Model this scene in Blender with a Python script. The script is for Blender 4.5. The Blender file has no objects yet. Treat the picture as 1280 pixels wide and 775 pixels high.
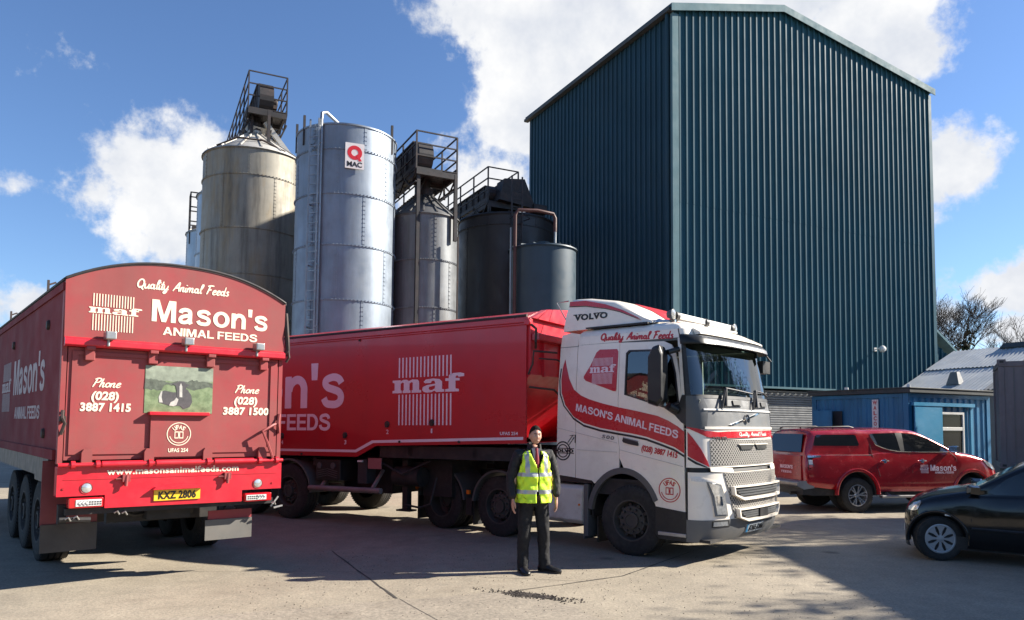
import bpy, bmesh, math, random
from math import sin, cos, pi, radians, sqrt, atan2
from mathutils import Vector, Matrix
from mathutils.geometry import delaunay_2d_cdt

random.seed(7)
SC = bpy.context.scene
COL = SC.collection

# ---------------------------------------------------------------- camera
F_PX, CY, PITCH, ROLL, EYE = 927.125, 474.127, 0.06165, 0.009662, 1.869
cd = bpy.data.cameras.new("camera")
cam = bpy.data.objects.new("camera", cd)
COL.objects.link(cam)
SC.camera = cam
cd.sensor_fit = 'HORIZONTAL'
cd.sensor_width = 36.0
cd.lens = F_PX * 36.0 / 1280.0
cd.shift_y = (CY - 387.5) / 1280.0
cd.clip_start = 0.1
cd.clip_end = 3000.0
fw = Vector((0, cos(PITCH), sin(PITCH))); rt = Vector((1, 0, 0)); up = rt.cross(fw)
R_ = cos(ROLL) * rt + sin(ROLL) * up
U_ = -sin(ROLL) * rt + cos(ROLL) * up
cam.matrix_world = Matrix(((R_.x, U_.x, -fw.x, 0), (R_.y, U_.y, -fw.y, 0), (R_.z, U_.z, -fw.z, EYE), (0, 0, 0, 1)))

# ---------------------------------------------------------------- sun, exposure
SUN_AZ, SUN_EL = radians(11.2), radians(31.7)      # azimuth from +X towards +Y
SC.view_settings.view_transform = 'Standard'
SC.view_settings.look = 'None'
SC.view_settings.exposure = 1.38
SC.view_settings.gamma = 1.0
SC.view_settings.use_curve_mapping = False
SC.cycles.use_denoising = True
SC.cycles.max_bounces = 8
SC.cycles.transparent_max_bounces = 16
sl = bpy.data.lights.new("sun", 'SUN')
sl.energy = 5.0
sl.angle = radians(0.53)
sl.color = (1.0, 0.93, 0.82)
sun = bpy.data.objects.new("sun", sl)
COL.objects.link(sun)
sd = Vector((cos(SUN_EL) * cos(SUN_AZ), cos(SUN_EL) * sin(SUN_AZ), sin(SUN_EL)))
sun.rotation_euler = sd.to_track_quat('Z', 'Y').to_euler()
sun.location = sd * 80

# ---------------------------------------------------------------- world: sky with cumulus
W = bpy.data.worlds.new("World")
SC.world = W
W.use_nodes = True
nt = W.node_tree
nt.nodes.clear()
def N(t, **kw):
    n = nt.nodes.new(t)
    for k, v in kw.items(): setattr(n, k, v)
    return n
def math_(op, a, b=None, clamp=False):
    n = N('ShaderNodeMath', operation=op, use_clamp=clamp)
    for i, v in enumerate((a, b)):
        if v is None: continue
        if isinstance(v, (int, float)): n.inputs[i].default_value = v
        else: nt.links.new(v, n.inputs[i])
    return n.outputs[0]
sky = N('ShaderNodeTexSky', sky_type='NISHITA')
sky.sun_disc = False
sky.sun_elevation = SUN_EL
sky.sun_rotation = pi / 2 - SUN_AZ
sky.altitude = 50
sky.air_density = 1.0
sky.dust_density = 0.25
sky.ozone_density = 2.6
bg = N('ShaderNodeBackground'); bg.inputs[1].default_value = 0.05
out = N('ShaderNodeOutputWorld')
tc = N('ShaderNodeTexCoord')
sep = N('ShaderNodeSeparateXYZ'); nt.links.new(tc.outputs['Generated'], sep.inputs[0])
az = math_('ARCTAN2', sep.outputs[0], sep.outputs[1])      # 0 ahead, + to the right
el = math_('ARCSINE', sep.outputs[2])
comb = N('ShaderNodeCombineXYZ'); nt.links.new(az, comb.inputs[0]); nt.links.new(el, comb.inputs[1])
def noise(scale, detail, rough=.55, src=None, dist=0.0, off=(0, 0, 0)):
    mp = N('ShaderNodeMapping'); mp.inputs['Location'].default_value = off
    nt.links.new(src or tc.outputs['Generated'], mp.inputs[0])
    n = N('ShaderNodeTexNoise'); n.inputs['Scale'].default_value = scale; n.inputs['Detail'].default_value = detail
    n.inputs['Roughness'].default_value = rough; n.inputs['Distortion'].default_value = dist
    nt.links.new(mp.outputs[0], n.inputs['Vector'])
    return n
def az_el(px, py):
    d = fw + R_ * ((px - 640) / F_PX) - U_ * ((py - CY) / F_PX)
    return atan2(d.x, d.y), math.asin(d.z / d.length)
nz1 = noise(5.0, 6, .6); 
nz2 = noise(22.0, 8, .62, off=(3, 1, 7))
nz3 = noise(60.0, 6, .6, off=(9, 5, 2))
# centre x, y and half-width, half-height in photograph pixels, weight
CLOUDS = [(205, 228, 88, 72, 1.0), (175, 265, 60, 60, .95), (255, 200, 60, 50, .95), (130, 240, 45, 45, .7), (225, 300, 60, 35, .8),
          (660, 20, 140, 48, 1.0), (640, 110, 60, 70, 1.0), (650, 165, 65, 42, .85), (800, 10, 170, 60, 1.0), (960, -10, 150, 75, 1.0), (1075, 35, 92, 58, 1.05), (1135, 72, 48, 34, .9), (680, 60, 110, 60, 1.0), (860, -90, 200, 70, 1.0),
          (1190, 205, 48, 46, 1.0), (1150, 225, 50, 50, .95), (1222, 208, 24, 26, .8),
          (1262, 362, 46, 30, 1.0), (1300, 352, 40, 34, 1.0), (1268, 410, 36, 20, .85), (1330, 420, 80, 28, .9), (1250, 425, 30, 12, .6), (1180, 400, 32, 55, .55),
          (548, 245, 60, 28, .85), (620, 235, 60, 50, .8), (590, 205, 60, 45, .35),
          (25, 380, 42, 26, .65), (55, 55, 42, 30, .22), (15, 235, 26, 20, .4), (-60, 350, 60, 30, .6),
          (-520, 200, 160, 70, 1.0), (1750, 250, 160, 60, 1.0)]
mx = None
for px, py, hw, hh, wgt in CLOUDS:
    a, e = az_el(px, py)
    mp = N('ShaderNodeMapping', vector_type='TEXTURE')
    mp.inputs['Location'].default_value = (a, e, 0)
    s = 1.35 / F_PX
    mp.inputs['Scale'].default_value = (hw * s, hh * s, 1)
    nt.links.new(comb.outputs[0], mp.inputs[0])
    ln = N('ShaderNodeVectorMath', operation='LENGTH'); nt.links.new(mp.outputs[0], ln.inputs[0])
    v = math_('MULTIPLY', math_('SUBTRACT', 1.0, ln.outputs['Value']), wgt)
    mx = v if mx is None else math_('SMOOTH_MAX', mx, v)
    if mx.node.operation == 'SMOOTH_MAX': mx.node.inputs[2].default_value = .12
turb = math_('ADD', math_('MULTIPLY', math_('SUBTRACT', nz1.outputs[0], .5), .75),
             math_('ADD', math_('MULTIPLY', math_('SUBTRACT', nz2.outputs[0], .5), .95), math_('MULTIPLY', math_('SUBTRACT', nz3.outputs[0], .5), .48)))
dens = math_('ADD', mx, turb)
mr = N('ShaderNodeMapRange', interpolation_type='SMOOTHSTEP')
mr.inputs['From Min'].default_value = .14; mr.inputs['From Max'].default_value = .52
nt.links.new(dens, mr.inputs[0])
cr = N('ShaderNodeValToRGB')
cr.color_ramp.elements[0].position = .25; cr.color_ramp.elements[0].color = (4.9, 5.3, 6.1, 1)
cr.color_ramp.elements[1].position = .62; cr.color_ramp.elements[1].color = (7.9, 7.9, 7.9, 1)
nt.links.new(noise(9, 5, .6, off=(2, 8, 1)).outputs[0], cr.inputs[0])
mixc = N('ShaderNodeMix', data_type='RGBA')
nt.links.new(mr.outputs[0], mixc.inputs[0]); tint = N('ShaderNodeMix', data_type='RGBA', blend_type='MULTIPLY'); tint.inputs[0].default_value = 1.; tint.inputs[7].default_value = (.95, 1.11, 1.35, 1); nt.links.new(sky.outputs[0], tint.inputs[6]); nt.links.new(tint.outputs[2], mixc.inputs[6]); nt.links.new(cr.outputs[0], mixc.inputs[7])
nt.links.new(mixc.outputs[2], bg.inputs[0]); nt.links.new(bg.outputs[0], out.inputs[0])

# ---------------------------------------------------------------- materials
def mat(name, col, rough=.5, metal=0., coat=0., var=.10, vs=2.5, bump=0., bs=60., dirt=None, dirt_amt=.5, dirt_s=1.2, streak=None, spec=.5, extra=None, rvar=.1):
    m = bpy.data.materials.new(name); m.use_nodes = True
    t = m.node_tree; b = t.nodes['Principled BSDF']
    L = t.links.new
    tcn = t.nodes.new('ShaderNodeTexCoord'); P = tcn.outputs['Object']
    def nz(scale, detail=5, rough=.6, stretch=None):
        n = t.nodes.new('ShaderNodeTexNoise'); n.inputs['Scale'].default_value = scale
        n.inputs['Detail'].default_value = detail; n.inputs['Roughness'].default_value = rough
        if stretch:
            mp = t.nodes.new('ShaderNodeMapping'); mp.inputs['Scale'].default_value = stretch; L(P, mp.inputs[0]); L(mp.outputs[0], n.inputs['Vector'])
        else: L(P, n.inputs['Vector'])
        return n.outputs[0]
    def ramp(src, p0, p1, c0, c1):
        r = t.nodes.new('ShaderNodeValToRGB'); e = r.color_ramp.elements
        e[0].position, e[0].color = p0, c0; e[1].position, e[1].color = p1, c1
        L(src, r.inputs[0]); return r.outputs[0]
    def mix(fac, a, bb, blend='MIX'):
        n = t.nodes.new('ShaderNodeMix'); n.data_type = 'RGBA'; n.blend_type = blend
        if isinstance(fac, (int, float)): n.inputs[0].default_value = fac
        else: L(fac, n.inputs[0])
        for i, x in ((6, a), (7, bb)):
            if isinstance(x, tuple): n.inputs[i].default_value = x
            else: L(x, n.inputs[i])
        return n.outputs[2]
    g = lambda v: (v, v, v, 1)
    c = (*col, 1)
    cs = mix(1.0, c, ramp(nz(vs), .3, .7, g(1 - var), g(1 + var)), 'MULTIPLY') if var else None
    if streak:
        scol, amt, sx = streak
        f = ramp(nz(sx, 6, .65, (1, 1, .06)), .42, .72, g(0), g(amt))
        cs = mix(f, cs or c, (*scol, 1))
    if dirt:
        f = ramp(nz(dirt_s, 8, .7), .48, .72, g(0), g(dirt_amt))
        cs = mix(f, cs or c, (*dirt, 1))
    if extra: cs = extra(t, L, P, mix, ramp, nz, cs or c, g)
    if cs is not None: L(cs, b.inputs['Base Color'])
    else: b.inputs['Base Color'].default_value = c
    b.inputs['Metallic'].default_value = metal
    b.inputs['Specular IOR Level'].default_value = spec
    b.inputs['Coat Weight'].default_value = coat
    b.inputs['Coat Roughness'].default_value = .06
    if rvar:
        L(ramp(nz(vs * 2.3, 4), .3, .7, g(max(0.02, rough - rvar)), g(min(1, rough + rvar))), b.inputs['Roughness'])
    else: b.inputs['Roughness'].default_value = rough
    if bump:
        bn = t.nodes.new('ShaderNodeBump'); bn.inputs['Strength'].default_value = bump; bn.inputs['Distance'].default_value = .02
        L(nz(bs, 6), bn.inputs['Height']); L(bn.outputs[0], b.inputs['Normal'])
    return m
def glass(name, tint, refl=.12):
    m = bpy.data.materials.new(name); m.use_nodes = True
    t = m.node_tree; t.nodes.clear(); L = t.links.new
    o = t.nodes.new('ShaderNodeOutputMaterial'); mx_ = t.nodes.new('ShaderNodeMixShader')
    tr = t.nodes.new('ShaderNodeBsdfTransparent'); tr.inputs[0].default_value = (*tint, 1)
    gl = t.nodes.new('ShaderNodeBsdfGlossy'); gl.inputs['Roughness'].default_value = .015; gl.inputs[0].default_value = (1, 1, 1, 1)
    lw = t.nodes.new('ShaderNodeFresnel'); lw.inputs[0].default_value = 1.55
    ad = t.nodes.new('ShaderNodeMath'); ad.operation = 'MULTIPLY_ADD'; ad.inputs[1].default_value = 1.0; ad.inputs[2].default_value = refl; ad.use_clamp = True
    L(lw.outputs[0], ad.inputs[0]); L(ad.outputs[0], mx_.inputs[0]); L(tr.outputs[0], mx_.inputs[1]); L(gl.outputs[0], mx_.inputs[2]); L(mx_.outputs[0], o.inputs[0])
    return m
def perforated(name, col, hole, scale):
    def ex(t, L, P, mix, ramp, nz, cs, g):
        mp = t.nodes.new('ShaderNodeMapping'); mp.inputs['Rotation'].default_value = (radians(45), 0, 0); L(P, mp.inputs[0])
        mp2 = t.nodes.new('ShaderNodeMapping'); mp2.inputs['Scale'].default_value = (0, 1, 1); L(mp.outputs[0], mp2.inputs[0])
        sp = t.nodes.new('ShaderNodeSeparateXYZ'); L(mp2.outputs[0], sp.inputs[0])
        fs = []
        for i in (1, 2):
            a = t.nodes.new('ShaderNodeMath'); a.operation = 'MULTIPLY'; a.inputs[1].default_value = scale; L(sp.outputs[i], a.inputs[0])
            b = t.nodes.new('ShaderNodeMath'); b.operation = 'FRACT'; L(a.outputs[0], b.inputs[0])
            c = t.nodes.new('ShaderNodeMath'); c.operation = 'GREATER_THAN'; c.inputs[1].default_value = .30; L(b.outputs[0], c.inputs[0]); fs.append(c.outputs[0])
        m = t.nodes.new('ShaderNodeMath'); m.operation = 'MULTIPLY'; L(fs[0], m.inputs[0]); L(fs[1], m.inputs[1])
        return mix(m.outputs[0], cs, (*hole, 1))
    return mat(name, col, .4, var=.05, extra=ex)

M = {}
DUST = (.16, .12, .09)
M['red'] = mat('red trailer paint', (.46, .013, .022), .34, coat=.25, var=.10, vs=.8, dirt=(.27, .018, .024), dirt_amt=.5, dirt_s=.5, streak=((.24, .03, .035), .3, 2.))
M['red_bright'] = mat('bright red paint', (.55, .011, .026), .38, coat=.15, var=.06, dirt=(.35, .05, .05), dirt_amt=.3, dirt_s=2)
M['red_faded'] = mat('sun faded red paint', (.27, .058, .056), .58, var=.14, vs=1.3, dirt=(.36, .03, .042), dirt_amt=.7, dirt_s=1.1, spec=.3, streak=((.20, .085, .075), .45, 2.5))
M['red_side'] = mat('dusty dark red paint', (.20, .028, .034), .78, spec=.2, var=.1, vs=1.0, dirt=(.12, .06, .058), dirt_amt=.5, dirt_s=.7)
M['red_livery'] = mat('red livery vinyl', (.48, .012, .022), .3, coat=.3, var=.04)
M['white'] = mat('cream white lorry paint', (.86, .785, .675), .34, coat=.3, var=.04, dirt=(.52, .43, .34), dirt_amt=.4, dirt_s=1.3)
M['white_dust'] = mat('dusty white paint', (.60, .56, .50), .4, var=.06, dirt=(.33, .25, .19), dirt_amt=.7, dirt_s=2)
M['letter'] = mat('white lettering', (.78, .72, .66), .45, var=.05)
M['letter_pink'] = mat('faded pinkish lettering', (.80, .62, .66), .5, var=.06)
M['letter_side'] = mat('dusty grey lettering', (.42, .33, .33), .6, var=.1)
M['letter_cream'] = mat('cream lettering', (.80, .68, .52), .5, var=.05)
M['letter_red'] = mat('red lettering', (.50, .02, .03), .4, var=.05)
M['black'] = mat('black plastic', (.015, .015, .016), .5, var=.2, dirt=(.06, .05, .045), dirt_amt=.5, dirt_s=3)
M['grey_plastic'] = mat('grey plastic', (.085, .088, .09), .45, var=.08, dirt=DUST, dirt_amt=.25, dirt_s=2)
M['grey_mid'] = mat('mid grey plastic', (.17, .172, .172), .38, coat=.15, var=.06, dirt=(.24, .21, .18), dirt_amt=.3, dirt_s=2)
M['chassis'] = mat('chassis dirty black', (.018, .017, .017), .7, var=.2, dirt=(.07, .055, .045), dirt_amt=.6, dirt_s=2.5)
M['tyre'] = mat('tyre rubber', (.018, .017, .016), .8, var=.2, vs=8, dirt=(.06, .052, .045), dirt_amt=.7, dirt_s=3, bump=.2)
M['rim'] = mat('dusty steel rim', (.16, .15, .14), .55, metal=.4, var=.15, dirt=(.09, .07, .055), dirt_amt=.7, dirt_s=5)
M['rim_dark'] = mat('dark dusty rim', (.06, .055, .05), .65, metal=.2, var=.2, dirt=(.10, .08, .065), dirt_amt=.6, dirt_s=5)
M['alloy'] = mat('alloy wheel', (.62, .63, .65), .25, metal=.9, var=.05)
M['hubcap'] = mat('silver plastic hubcap', (.36, .36, .36), .4, metal=.3, var=.08)
M['chrome'] = mat('chrome', (.8, .8, .8), .08, metal=1., var=0, rvar=0)
M['alu'] = mat('dull aluminium', (.42, .41, .40), .42, metal=.8, var=.12, dirt=(.2, .17, .14), dirt_amt=.5, dirt_s=3)
M['steel_pipe'] = mat('worn painted tube', (.20, .17, .16), .5, var=.2, dirt=(.3, .12, .1), dirt_amt=.5, dirt_s=4)
M['screen'] = glass('windscreen glass', (.26, .38, .35), .06)
M['glass_dark'] = glass('tinted side glass', (.16, .18, .18), .06)
M['privacy'] = mat('dark privacy glass', (.008, .009, .010), .03, var=0, rvar=0, spec=.8)
M['carglass'] = mat('car window glass', (.012, .018, .018), .04, var=0, rvar=0, spec=.9)
M['lens'] = mat('clear lamp lens', (.62, .62, .60), .08, metal=.6, var=.25, vs=25, coat=.8)
M['lens_red'] = mat('red lamp lens', (.55, .01, .015), .12, coat=.8, var=.1, vs=30)
M['lens_amber'] = mat('amber lamp lens', (.75, .18, .02), .15, coat=.6, var=.1)
M['lens_white'] = mat('white lamp segment', (.72, .70, .66), .2, coat=.6, var=.15, vs=40)
M['plate_yellow'] = mat('yellow number plate', (.80, .50, .03), .35, var=.05, dirt=(.4, .25, .05), dirt_amt=.3)
M['plate_text'] = mat('black plate lettering', (.01, .01, .01), .4, var=0)
M['plate_dark'] = mat('dark plate', (.30, .33, .36), .35, var=.08)
M['ink'] = mat('black line', (.010, .010, .010), .5, var=0)
M['perf'] = perforated('white perforated grille', (.36, .34, .31), (.025, .022, .02), 24.)
M['cab_red'] = M['red_livery']
M['interior'] = mat('dark cab interior', (.03, .03, .032), .8, var=.2)
M['interior_grey'] = mat('grey trim', (.12, .13, .125), .7, var=.1)
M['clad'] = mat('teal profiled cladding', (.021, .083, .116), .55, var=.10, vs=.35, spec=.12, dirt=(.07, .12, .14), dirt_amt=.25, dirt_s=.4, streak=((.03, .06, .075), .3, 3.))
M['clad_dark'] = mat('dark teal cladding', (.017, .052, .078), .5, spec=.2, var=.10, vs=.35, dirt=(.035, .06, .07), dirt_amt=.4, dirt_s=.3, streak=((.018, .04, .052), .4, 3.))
M['flash'] = mat('pale teal flashing', (.095, .175, .20), .65, spec=.1, var=.12, vs=1, streak=((.06, .12, .14), .5, 4.))
M['rust'] = mat('rusted dark steel', (.035, .025, .022), .7, var=.3, vs=4, dirt=(.10, .045, .025), dirt_amt=.7, dirt_s=3)
M['gantry'] = mat('dark painted steel', (.022, .020, .022), .65, var=.25, vs=3, dirt=(.07, .04, .03), dirt_amt=.6, dirt_s=3)
M['ladder'] = mat('galvanised ladder', (.24, .255, .27), .4, metal=.6, var=.12)
M['pipe_white'] = mat('white pipe', (.72, .72, .72), .4, var=.08)
M['pipe_red'] = mat('red oxide pipe', (.085, .034, .028), .6, var=.2)
def galv(name, col, stain, amt, rough=.38, metal=.75, s2=None):
    def ex(t, L, P, mix, ramp, nz, cs, g):
        f = ramp(nz(2.2, 7, .7, (1, 1, .09)), .45, .70, g(0), g(amt))
        cs = mix(f, cs, (*stain, 1))
        if s2:
            f2 = ramp(nz(1.1, 7, .7, (1, 1, .22)), .50, .66, g(0), g(s2[1]))
            cs = mix(f2, cs, (*s2[0], 1))
        return cs
    return mat(name, col, rough, metal=metal, var=.14, vs=1.2, extra=ex)
M['galv'] = galv('galvanised silo sheet', (.215, .25, .295), (.13, .16, .20), .7, .50, .45, ((.16, .18, .20), .5))
M['galv_stain'] = galv('stained silo sheet', (.27, .25, .205), (.075, .068, .056), .95, .55, .25, ((.27, .20, .11), .8))
M['galv_old'] = galv('weathered silo sheet', (.17, .18, .19), (.09, .09, .09), .7, .5, .35, ((.10, .09, .08), .5))
M['galv_back'] = galv('pale silo sheet', (.36, .42, .47), (.26, .31, .35), .5, .45, .4)
M['silo_black'] = galv('black silo steel', (.028, .027, .029), (.016, .016, .017), .6, .5, .1, ((.05, .045, .04), .4))
M['tank_teal'] = galv('dark teal tank', (.026, .050, .070), (.018, .036, .05), .5, .5, .05)
M['cone'] = galv('cone roof sheet', (.46, .44, .40), (.25, .23, .2), .6, .5, .3)
M['cone_old'] = galv('old cone sheet', (.11, .11, .11), (.06, .06, .06), .6, .55, .2)
M['blue'] = mat('blue cabin paint', (.020, .155, .31), .45, var=.10, vs=1.2, dirt=(.015, .08, .16), dirt_amt=.5, dirt_s=1.0, streak=((.012, .07, .13), .5, 3.))
M['blue_light'] = mat('lighter blue shutter', (.045, .235, .40), .42, var=.06, vs=1.2, dirt=(.05, .2, .33), dirt_amt=.4, dirt_s=1.5)
M['roof_felt'] = mat('dark roof edge', (.045, .05, .05), .7, var=.2)
M['frame_white'] = mat('white window frame', (.62, .61, .58), .45, var=.06)
M['win_black'] = mat('dark window pane', (.010, .011, .012), .12, var=0, rvar=0, spec=.2)
M['tin'] = mat('grey corrugated sheet', (.40, .42, .43), .45, metal=.25, var=.12, vs=.8, dirt=(.28, .29, .29), dirt_amt=.5, dirt_s=.6)
M['tin_dark'] = mat('grey rooflight sheet', (.17, .175, .18), .55, var=.12)
M['roller'] = mat('grey roller shutter', (.20, .205, .21), .42, metal=.3, var=.12, vs=1.5, dirt=(.12, .12, .12), dirt_amt=.5)
M['container'] = mat('grey container paint', (.15, .14, .15), .55, var=.10, vs=1, dirt=(.085, .065, .06), dirt_amt=.5, dirt_s=1.5, streak=((.07, .06, .06), .4, 3.))
M['sign_white'] = mat('white sign board', (.72, .68, .66), .5, var=.06)
M['sign_red'] = mat('sign red', (.62, .02, .03), .4, var=.03)
M['pickup'] = mat('dark metallic red paint', (.37, .008, .014), .22, metal=.25, coat=1., var=.05)
M['carblack'] = mat('black car paint', (.004, .0045, .006), .16, coat=.6, spec=.3, var=.1)
M['skin'] = mat('skin', (.50, .27, .19), .55, var=.08, vs=20)
M['hair'] = mat('dark greying hair', (.013, .010, .008), .9, spec=.15, var=.35, vs=80)
M['jacket'] = mat('black jacket cloth', (.009, .0085, .010), .75, var=.2, vs=12, bump=.8, bs=9)
M['trouser'] = mat('black trouser cloth', (.008, .008, .0095), .85, var=.2, vs=9, bump=.8, bs=8)
M['shoe'] = mat('black leather', (.014, .013, .013), .35, var=.2)
M['hivis'] = mat('yellow hi-vis cloth', (.62, .90, .03), .6, var=.07, vs=14, bump=.7, bs=11)
M['reflect'] = mat('grey reflective tape', (.42, .43, .43), .35, metal=.2, var=.08)
M['shirt'] = mat('dark blue shirt', (.10, .11, .15), .7, var=.05)
M['eye_white'] = mat('eye white', (.5, .5, .5), .4, var=0)
M['tie'] = mat('red tie', (.24, .010, .02), .6, var=.1)
M['bark'] = mat('bark', (.085, .068, .052), .9, var=.3, vs=6)
M['twig'] = mat('twigs', (.055, .043, .034), .9, var=.25, vs=3)
M['ivy'] = mat('ivy leaves', (.018, .034, .012), .55, var=.4, vs=3)
M['leaf'] = mat('young leaves', (.06, .085, .03), .6, var=.4, vs=3)

# ---------------------------------------------------------------- mesh helper
class MB:
    def __init__(s): s.v = []; s.f = []; s.m = []; s.sm = []
    def add(s, vs, fs, mi=0, smooth=False):
        o = len(s.v); s.v += [tuple(p) for p in vs]
        for f in fs:
            s.f.append(tuple(i + o for i in f)); s.m.append(mi); s.sm.append(smooth)
        return s
    def box(s, a, b, mi=0):
        x0, y0, z0 = a; x1, y1, z1 = b
        return s.add([(x0, y0, z0), (x1, y0, z0), (x1, y1, z0), (x0, y1, z0), (x0, y0, z1), (x1, y0, z1), (x1, y1, z1), (x0, y1, z1)],
                     [(0, 3, 2, 1), (4, 5, 6, 7), (0, 1, 5, 4), (1, 2, 6, 5), (2, 3, 7, 6), (3, 0, 4, 7)], mi)
    def bar(s, p, q, w, h=None, mi=0, upv=(0, 0, 1)):
        h = h or w; p = Vector(p); q = Vector(q); d = (q - p).normalized(); u = Vector(upv)
        if abs(d.dot(u)) > .98: u = Vector((1, 0, 0))
        a = d.cross(u).normalized() * (w / 2); b = a.cross(d).normalized() * (h / 2)
        vs = [p - a - b, p + a - b, p + a + b, p - a + b, q - a - b, q + a - b, q + a + b, q - a + b]
        return s.add(vs, [(0, 1, 2, 3), (7, 6, 5, 4), (0, 4, 5, 1), (1, 5, 6, 2), (2, 6, 7, 3), (3, 7, 4, 0)], mi)
    def tube(s, pts, r, n=8, mi=0, cap=True):
        P = [Vector(p) for p in pts]; rs = r if isinstance(r, (list, tuple)) else [r] * len(P)
        vs = []; prev = None
        for i, p in enumerate(P):
            d = (P[min(i + 1, len(P) - 1)] - P[max(i - 1, 0)]).normalized()
            if prev is None:
                u = Vector((0, 0, 1)) if abs(d.z) < .9 else Vector((1, 0, 0))
                a = d.cross(u).normalized()
            else: a = (prev - d * prev.dot(d)).normalized()
            prev = a; b = d.cross(a)
            vs += [p + (a * cos(2 * pi * k / n) + b * sin(2 * pi * k / n)) * rs[i] for k in range(n)]
        fs = [(i * n + k, i * n + (k + 1) % n, (i + 1) * n + (k + 1) % n, (i + 1) * n + k) for i in range(len(P) - 1) for k in range(n)]
        s.add(vs, fs, mi, True)
        if cap: s.add(vs[:n], [tuple(range(n))[::-1]], mi); s.add(vs[-n:], [tuple(range(n))], mi)
        return s
    def lathe(s, prof, o=(0, 0, 0), axis='z', n=32, mi=0, smooth=True, a0=0., a1=2 * pi):
        full = abs(a1 - a0 - 2 * pi) < 1e-6; k = n if full else n + 1
        vs = []
        for r, t in prof:
            for i in range(k):
                a = a0 + (a1 - a0) * i / n; c, sn = r * cos(a), r * sin(a)
                p = (c, sn, t) if axis == 'z' else ((c, t, sn) if axis == 'y' else (t, c, sn))
                vs.append((p[0] + o[0], p[1] + o[1], p[2] + o[2]))
        fs = []
        for j in range(len(prof) - 1):
            for i in range(n if full else n):
                i2 = (i + 1) % k if full else i + 1
                fs.append((j * k + i, j * k + i2, (j + 1) * k + i2, (j + 1) * k + i))
        return s.add(vs, fs, mi, smooth)
    def disc(s, o, r, axis='y', t=.01, n=24, mi=0):
        return s.lathe([(0.0001, -t / 2), (r, -t / 2), (r, t / 2), (0.0001, t / 2)], o, axis, n, mi, False)
    def loft(s, rings, mi=0, closed=True, cap=True, smooth=True):
        n = len(rings[0]); vs = [p for r in rings for p in r]
        fs = [(i * n + k, i * n + (k + 1) % n, (i + 1) * n + (k + 1) % n, (i + 1) * n + k) for i in range(len(rings) - 1) for k in range(n if closed else n - 1)]
        s.add(vs, fs, mi, smooth)
        if cap: s.add(rings[0], [tuple(range(n))[::-1]], mi); s.add(rings[-1], [tuple(range(n))], mi)
        return s
    def prism(s, poly, fn, t0, t1, mi=0, grid=None, holes=()):
        """poly in (a,b); fn(a,b,t)->xyz; filled caps (holes allowed) and walls"""
        if grid:                                             # keep long edges on the surface they follow
            gmin = max(.04, min(grid if isinstance(grid, tuple) else (grid, grid)))
            def densify(lp):
                o = []
                for i in range(len(lp)):
                    p, q = lp[i], lp[(i + 1) % len(lp)]; k = max(1, int(math.hypot(q[0] - p[0], q[1] - p[1]) / gmin))
                    o += [(p[0] + (q[0] - p[0]) * j / k, p[1] + (q[1] - p[1]) * j / k) for j in range(k)]
                return o
            poly = densify(poly); holes = [densify(h) for h in holes]
        loops = [poly] + list(holes)
        pts = []; edges = []
        for lp in loops:
            o = len(pts); k = len(lp); pts += [Vector(p) for p in lp]
            edges += [(o + i, o + (i + 1) % k) for i in range(k)]
        nb = len(pts)
        def inside(p, lp):
            c = False; j = len(lp) - 1
            for i in range(len(lp)):
                xi, yi = lp[i]; xj, yj = lp[j]
                if (yi > p[1]) != (yj > p[1]) and p[0] < (xj - xi) * (p[1] - yi) / (yj - yi + 1e-15) + xi: c = not c
                j = i
            return c
        ok = lambda p: inside(p, poly) and not any(inside(p, h) for h in holes)
        if grid:
            ga, gb = grid if isinstance(grid, tuple) else (grid, grid)
            a0 = min(p[0] for p in poly); a1 = max(p[0] for p in poly); b0 = min(p[1] for p in poly); b1 = max(p[1] for p in poly)
            for i in range(1, int((a1 - a0) / ga) + 1):
                for j in range(1, int((b1 - b0) / gb) + 1):
                    q = (a0 + i * ga, b0 + j * gb)
                    if ok(q): pts.append(Vector(q))
        V, E_, F_, *_ = delaunay_2d_cdt(pts, edges, [], 0, 1e-5, False)
        tri = [f for f in F_ if ok(sum((V[i] for i in f), Vector((0, 0))) / len(f))]
        s.add([fn(v.x, v.y, t1) for v in V], tri, mi, grid is not None)
        if t0 is not None:
            s.add([fn(v.x, v.y, t0) for v in V], [f[::-1] for f in tri], mi, grid is not None)
            for lp in loops:
                k = len(lp)
                s.add([fn(a, b, t0) for a, b in lp] + [fn(a, b, t1) for a, b in lp], [(i, (i + 1) % k, k + (i + 1) % k, k + i) for i in range(k)], mi)
        return s
    def build(s, name, mats, parent=None, loc=None, rot=None, bevel=0., recalc=True, angle=35, label=None):
        me = bpy.data.meshes.new(name)
        me.from_pydata(s.v, [], s.f)
        for m_ in (mats if isinstance(mats, (list, tuple)) else [mats]): me.materials.append(M[m_] if isinstance(m_, str) else m_)
        me.polygons.foreach_set('material_index', s.m); me.polygons.foreach_set('use_smooth', s.sm)
        if recalc:
            bm = bmesh.new(); bm.from_mesh(me); bmesh.ops.recalc_face_normals(bm, faces=bm.faces); bm.to_mesh(me); bm.free()
        if any(s.sm): me.set_sharp_from_angle(angle=radians(angle))
        me.update()
        return link(name, me, parent, loc, rot, bevel, label)
def link(name, me, parent=None, loc=None, rot=None, bevel=0., label=None):
    o = bpy.data.objects.new(name, me); COL.objects.link(o)
    if parent is not None: o.parent = parent
    if loc: o.location = loc
    if rot: o.rotation_euler = rot
    if bevel:
        b = o.modifiers.new('bevel', 'BEVEL'); b.width = bevel; b.segments = 2; b.limit_method = 'ANGLE'; b.angle_limit = radians(40)
    if label: o['label'] = label
    return o
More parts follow.
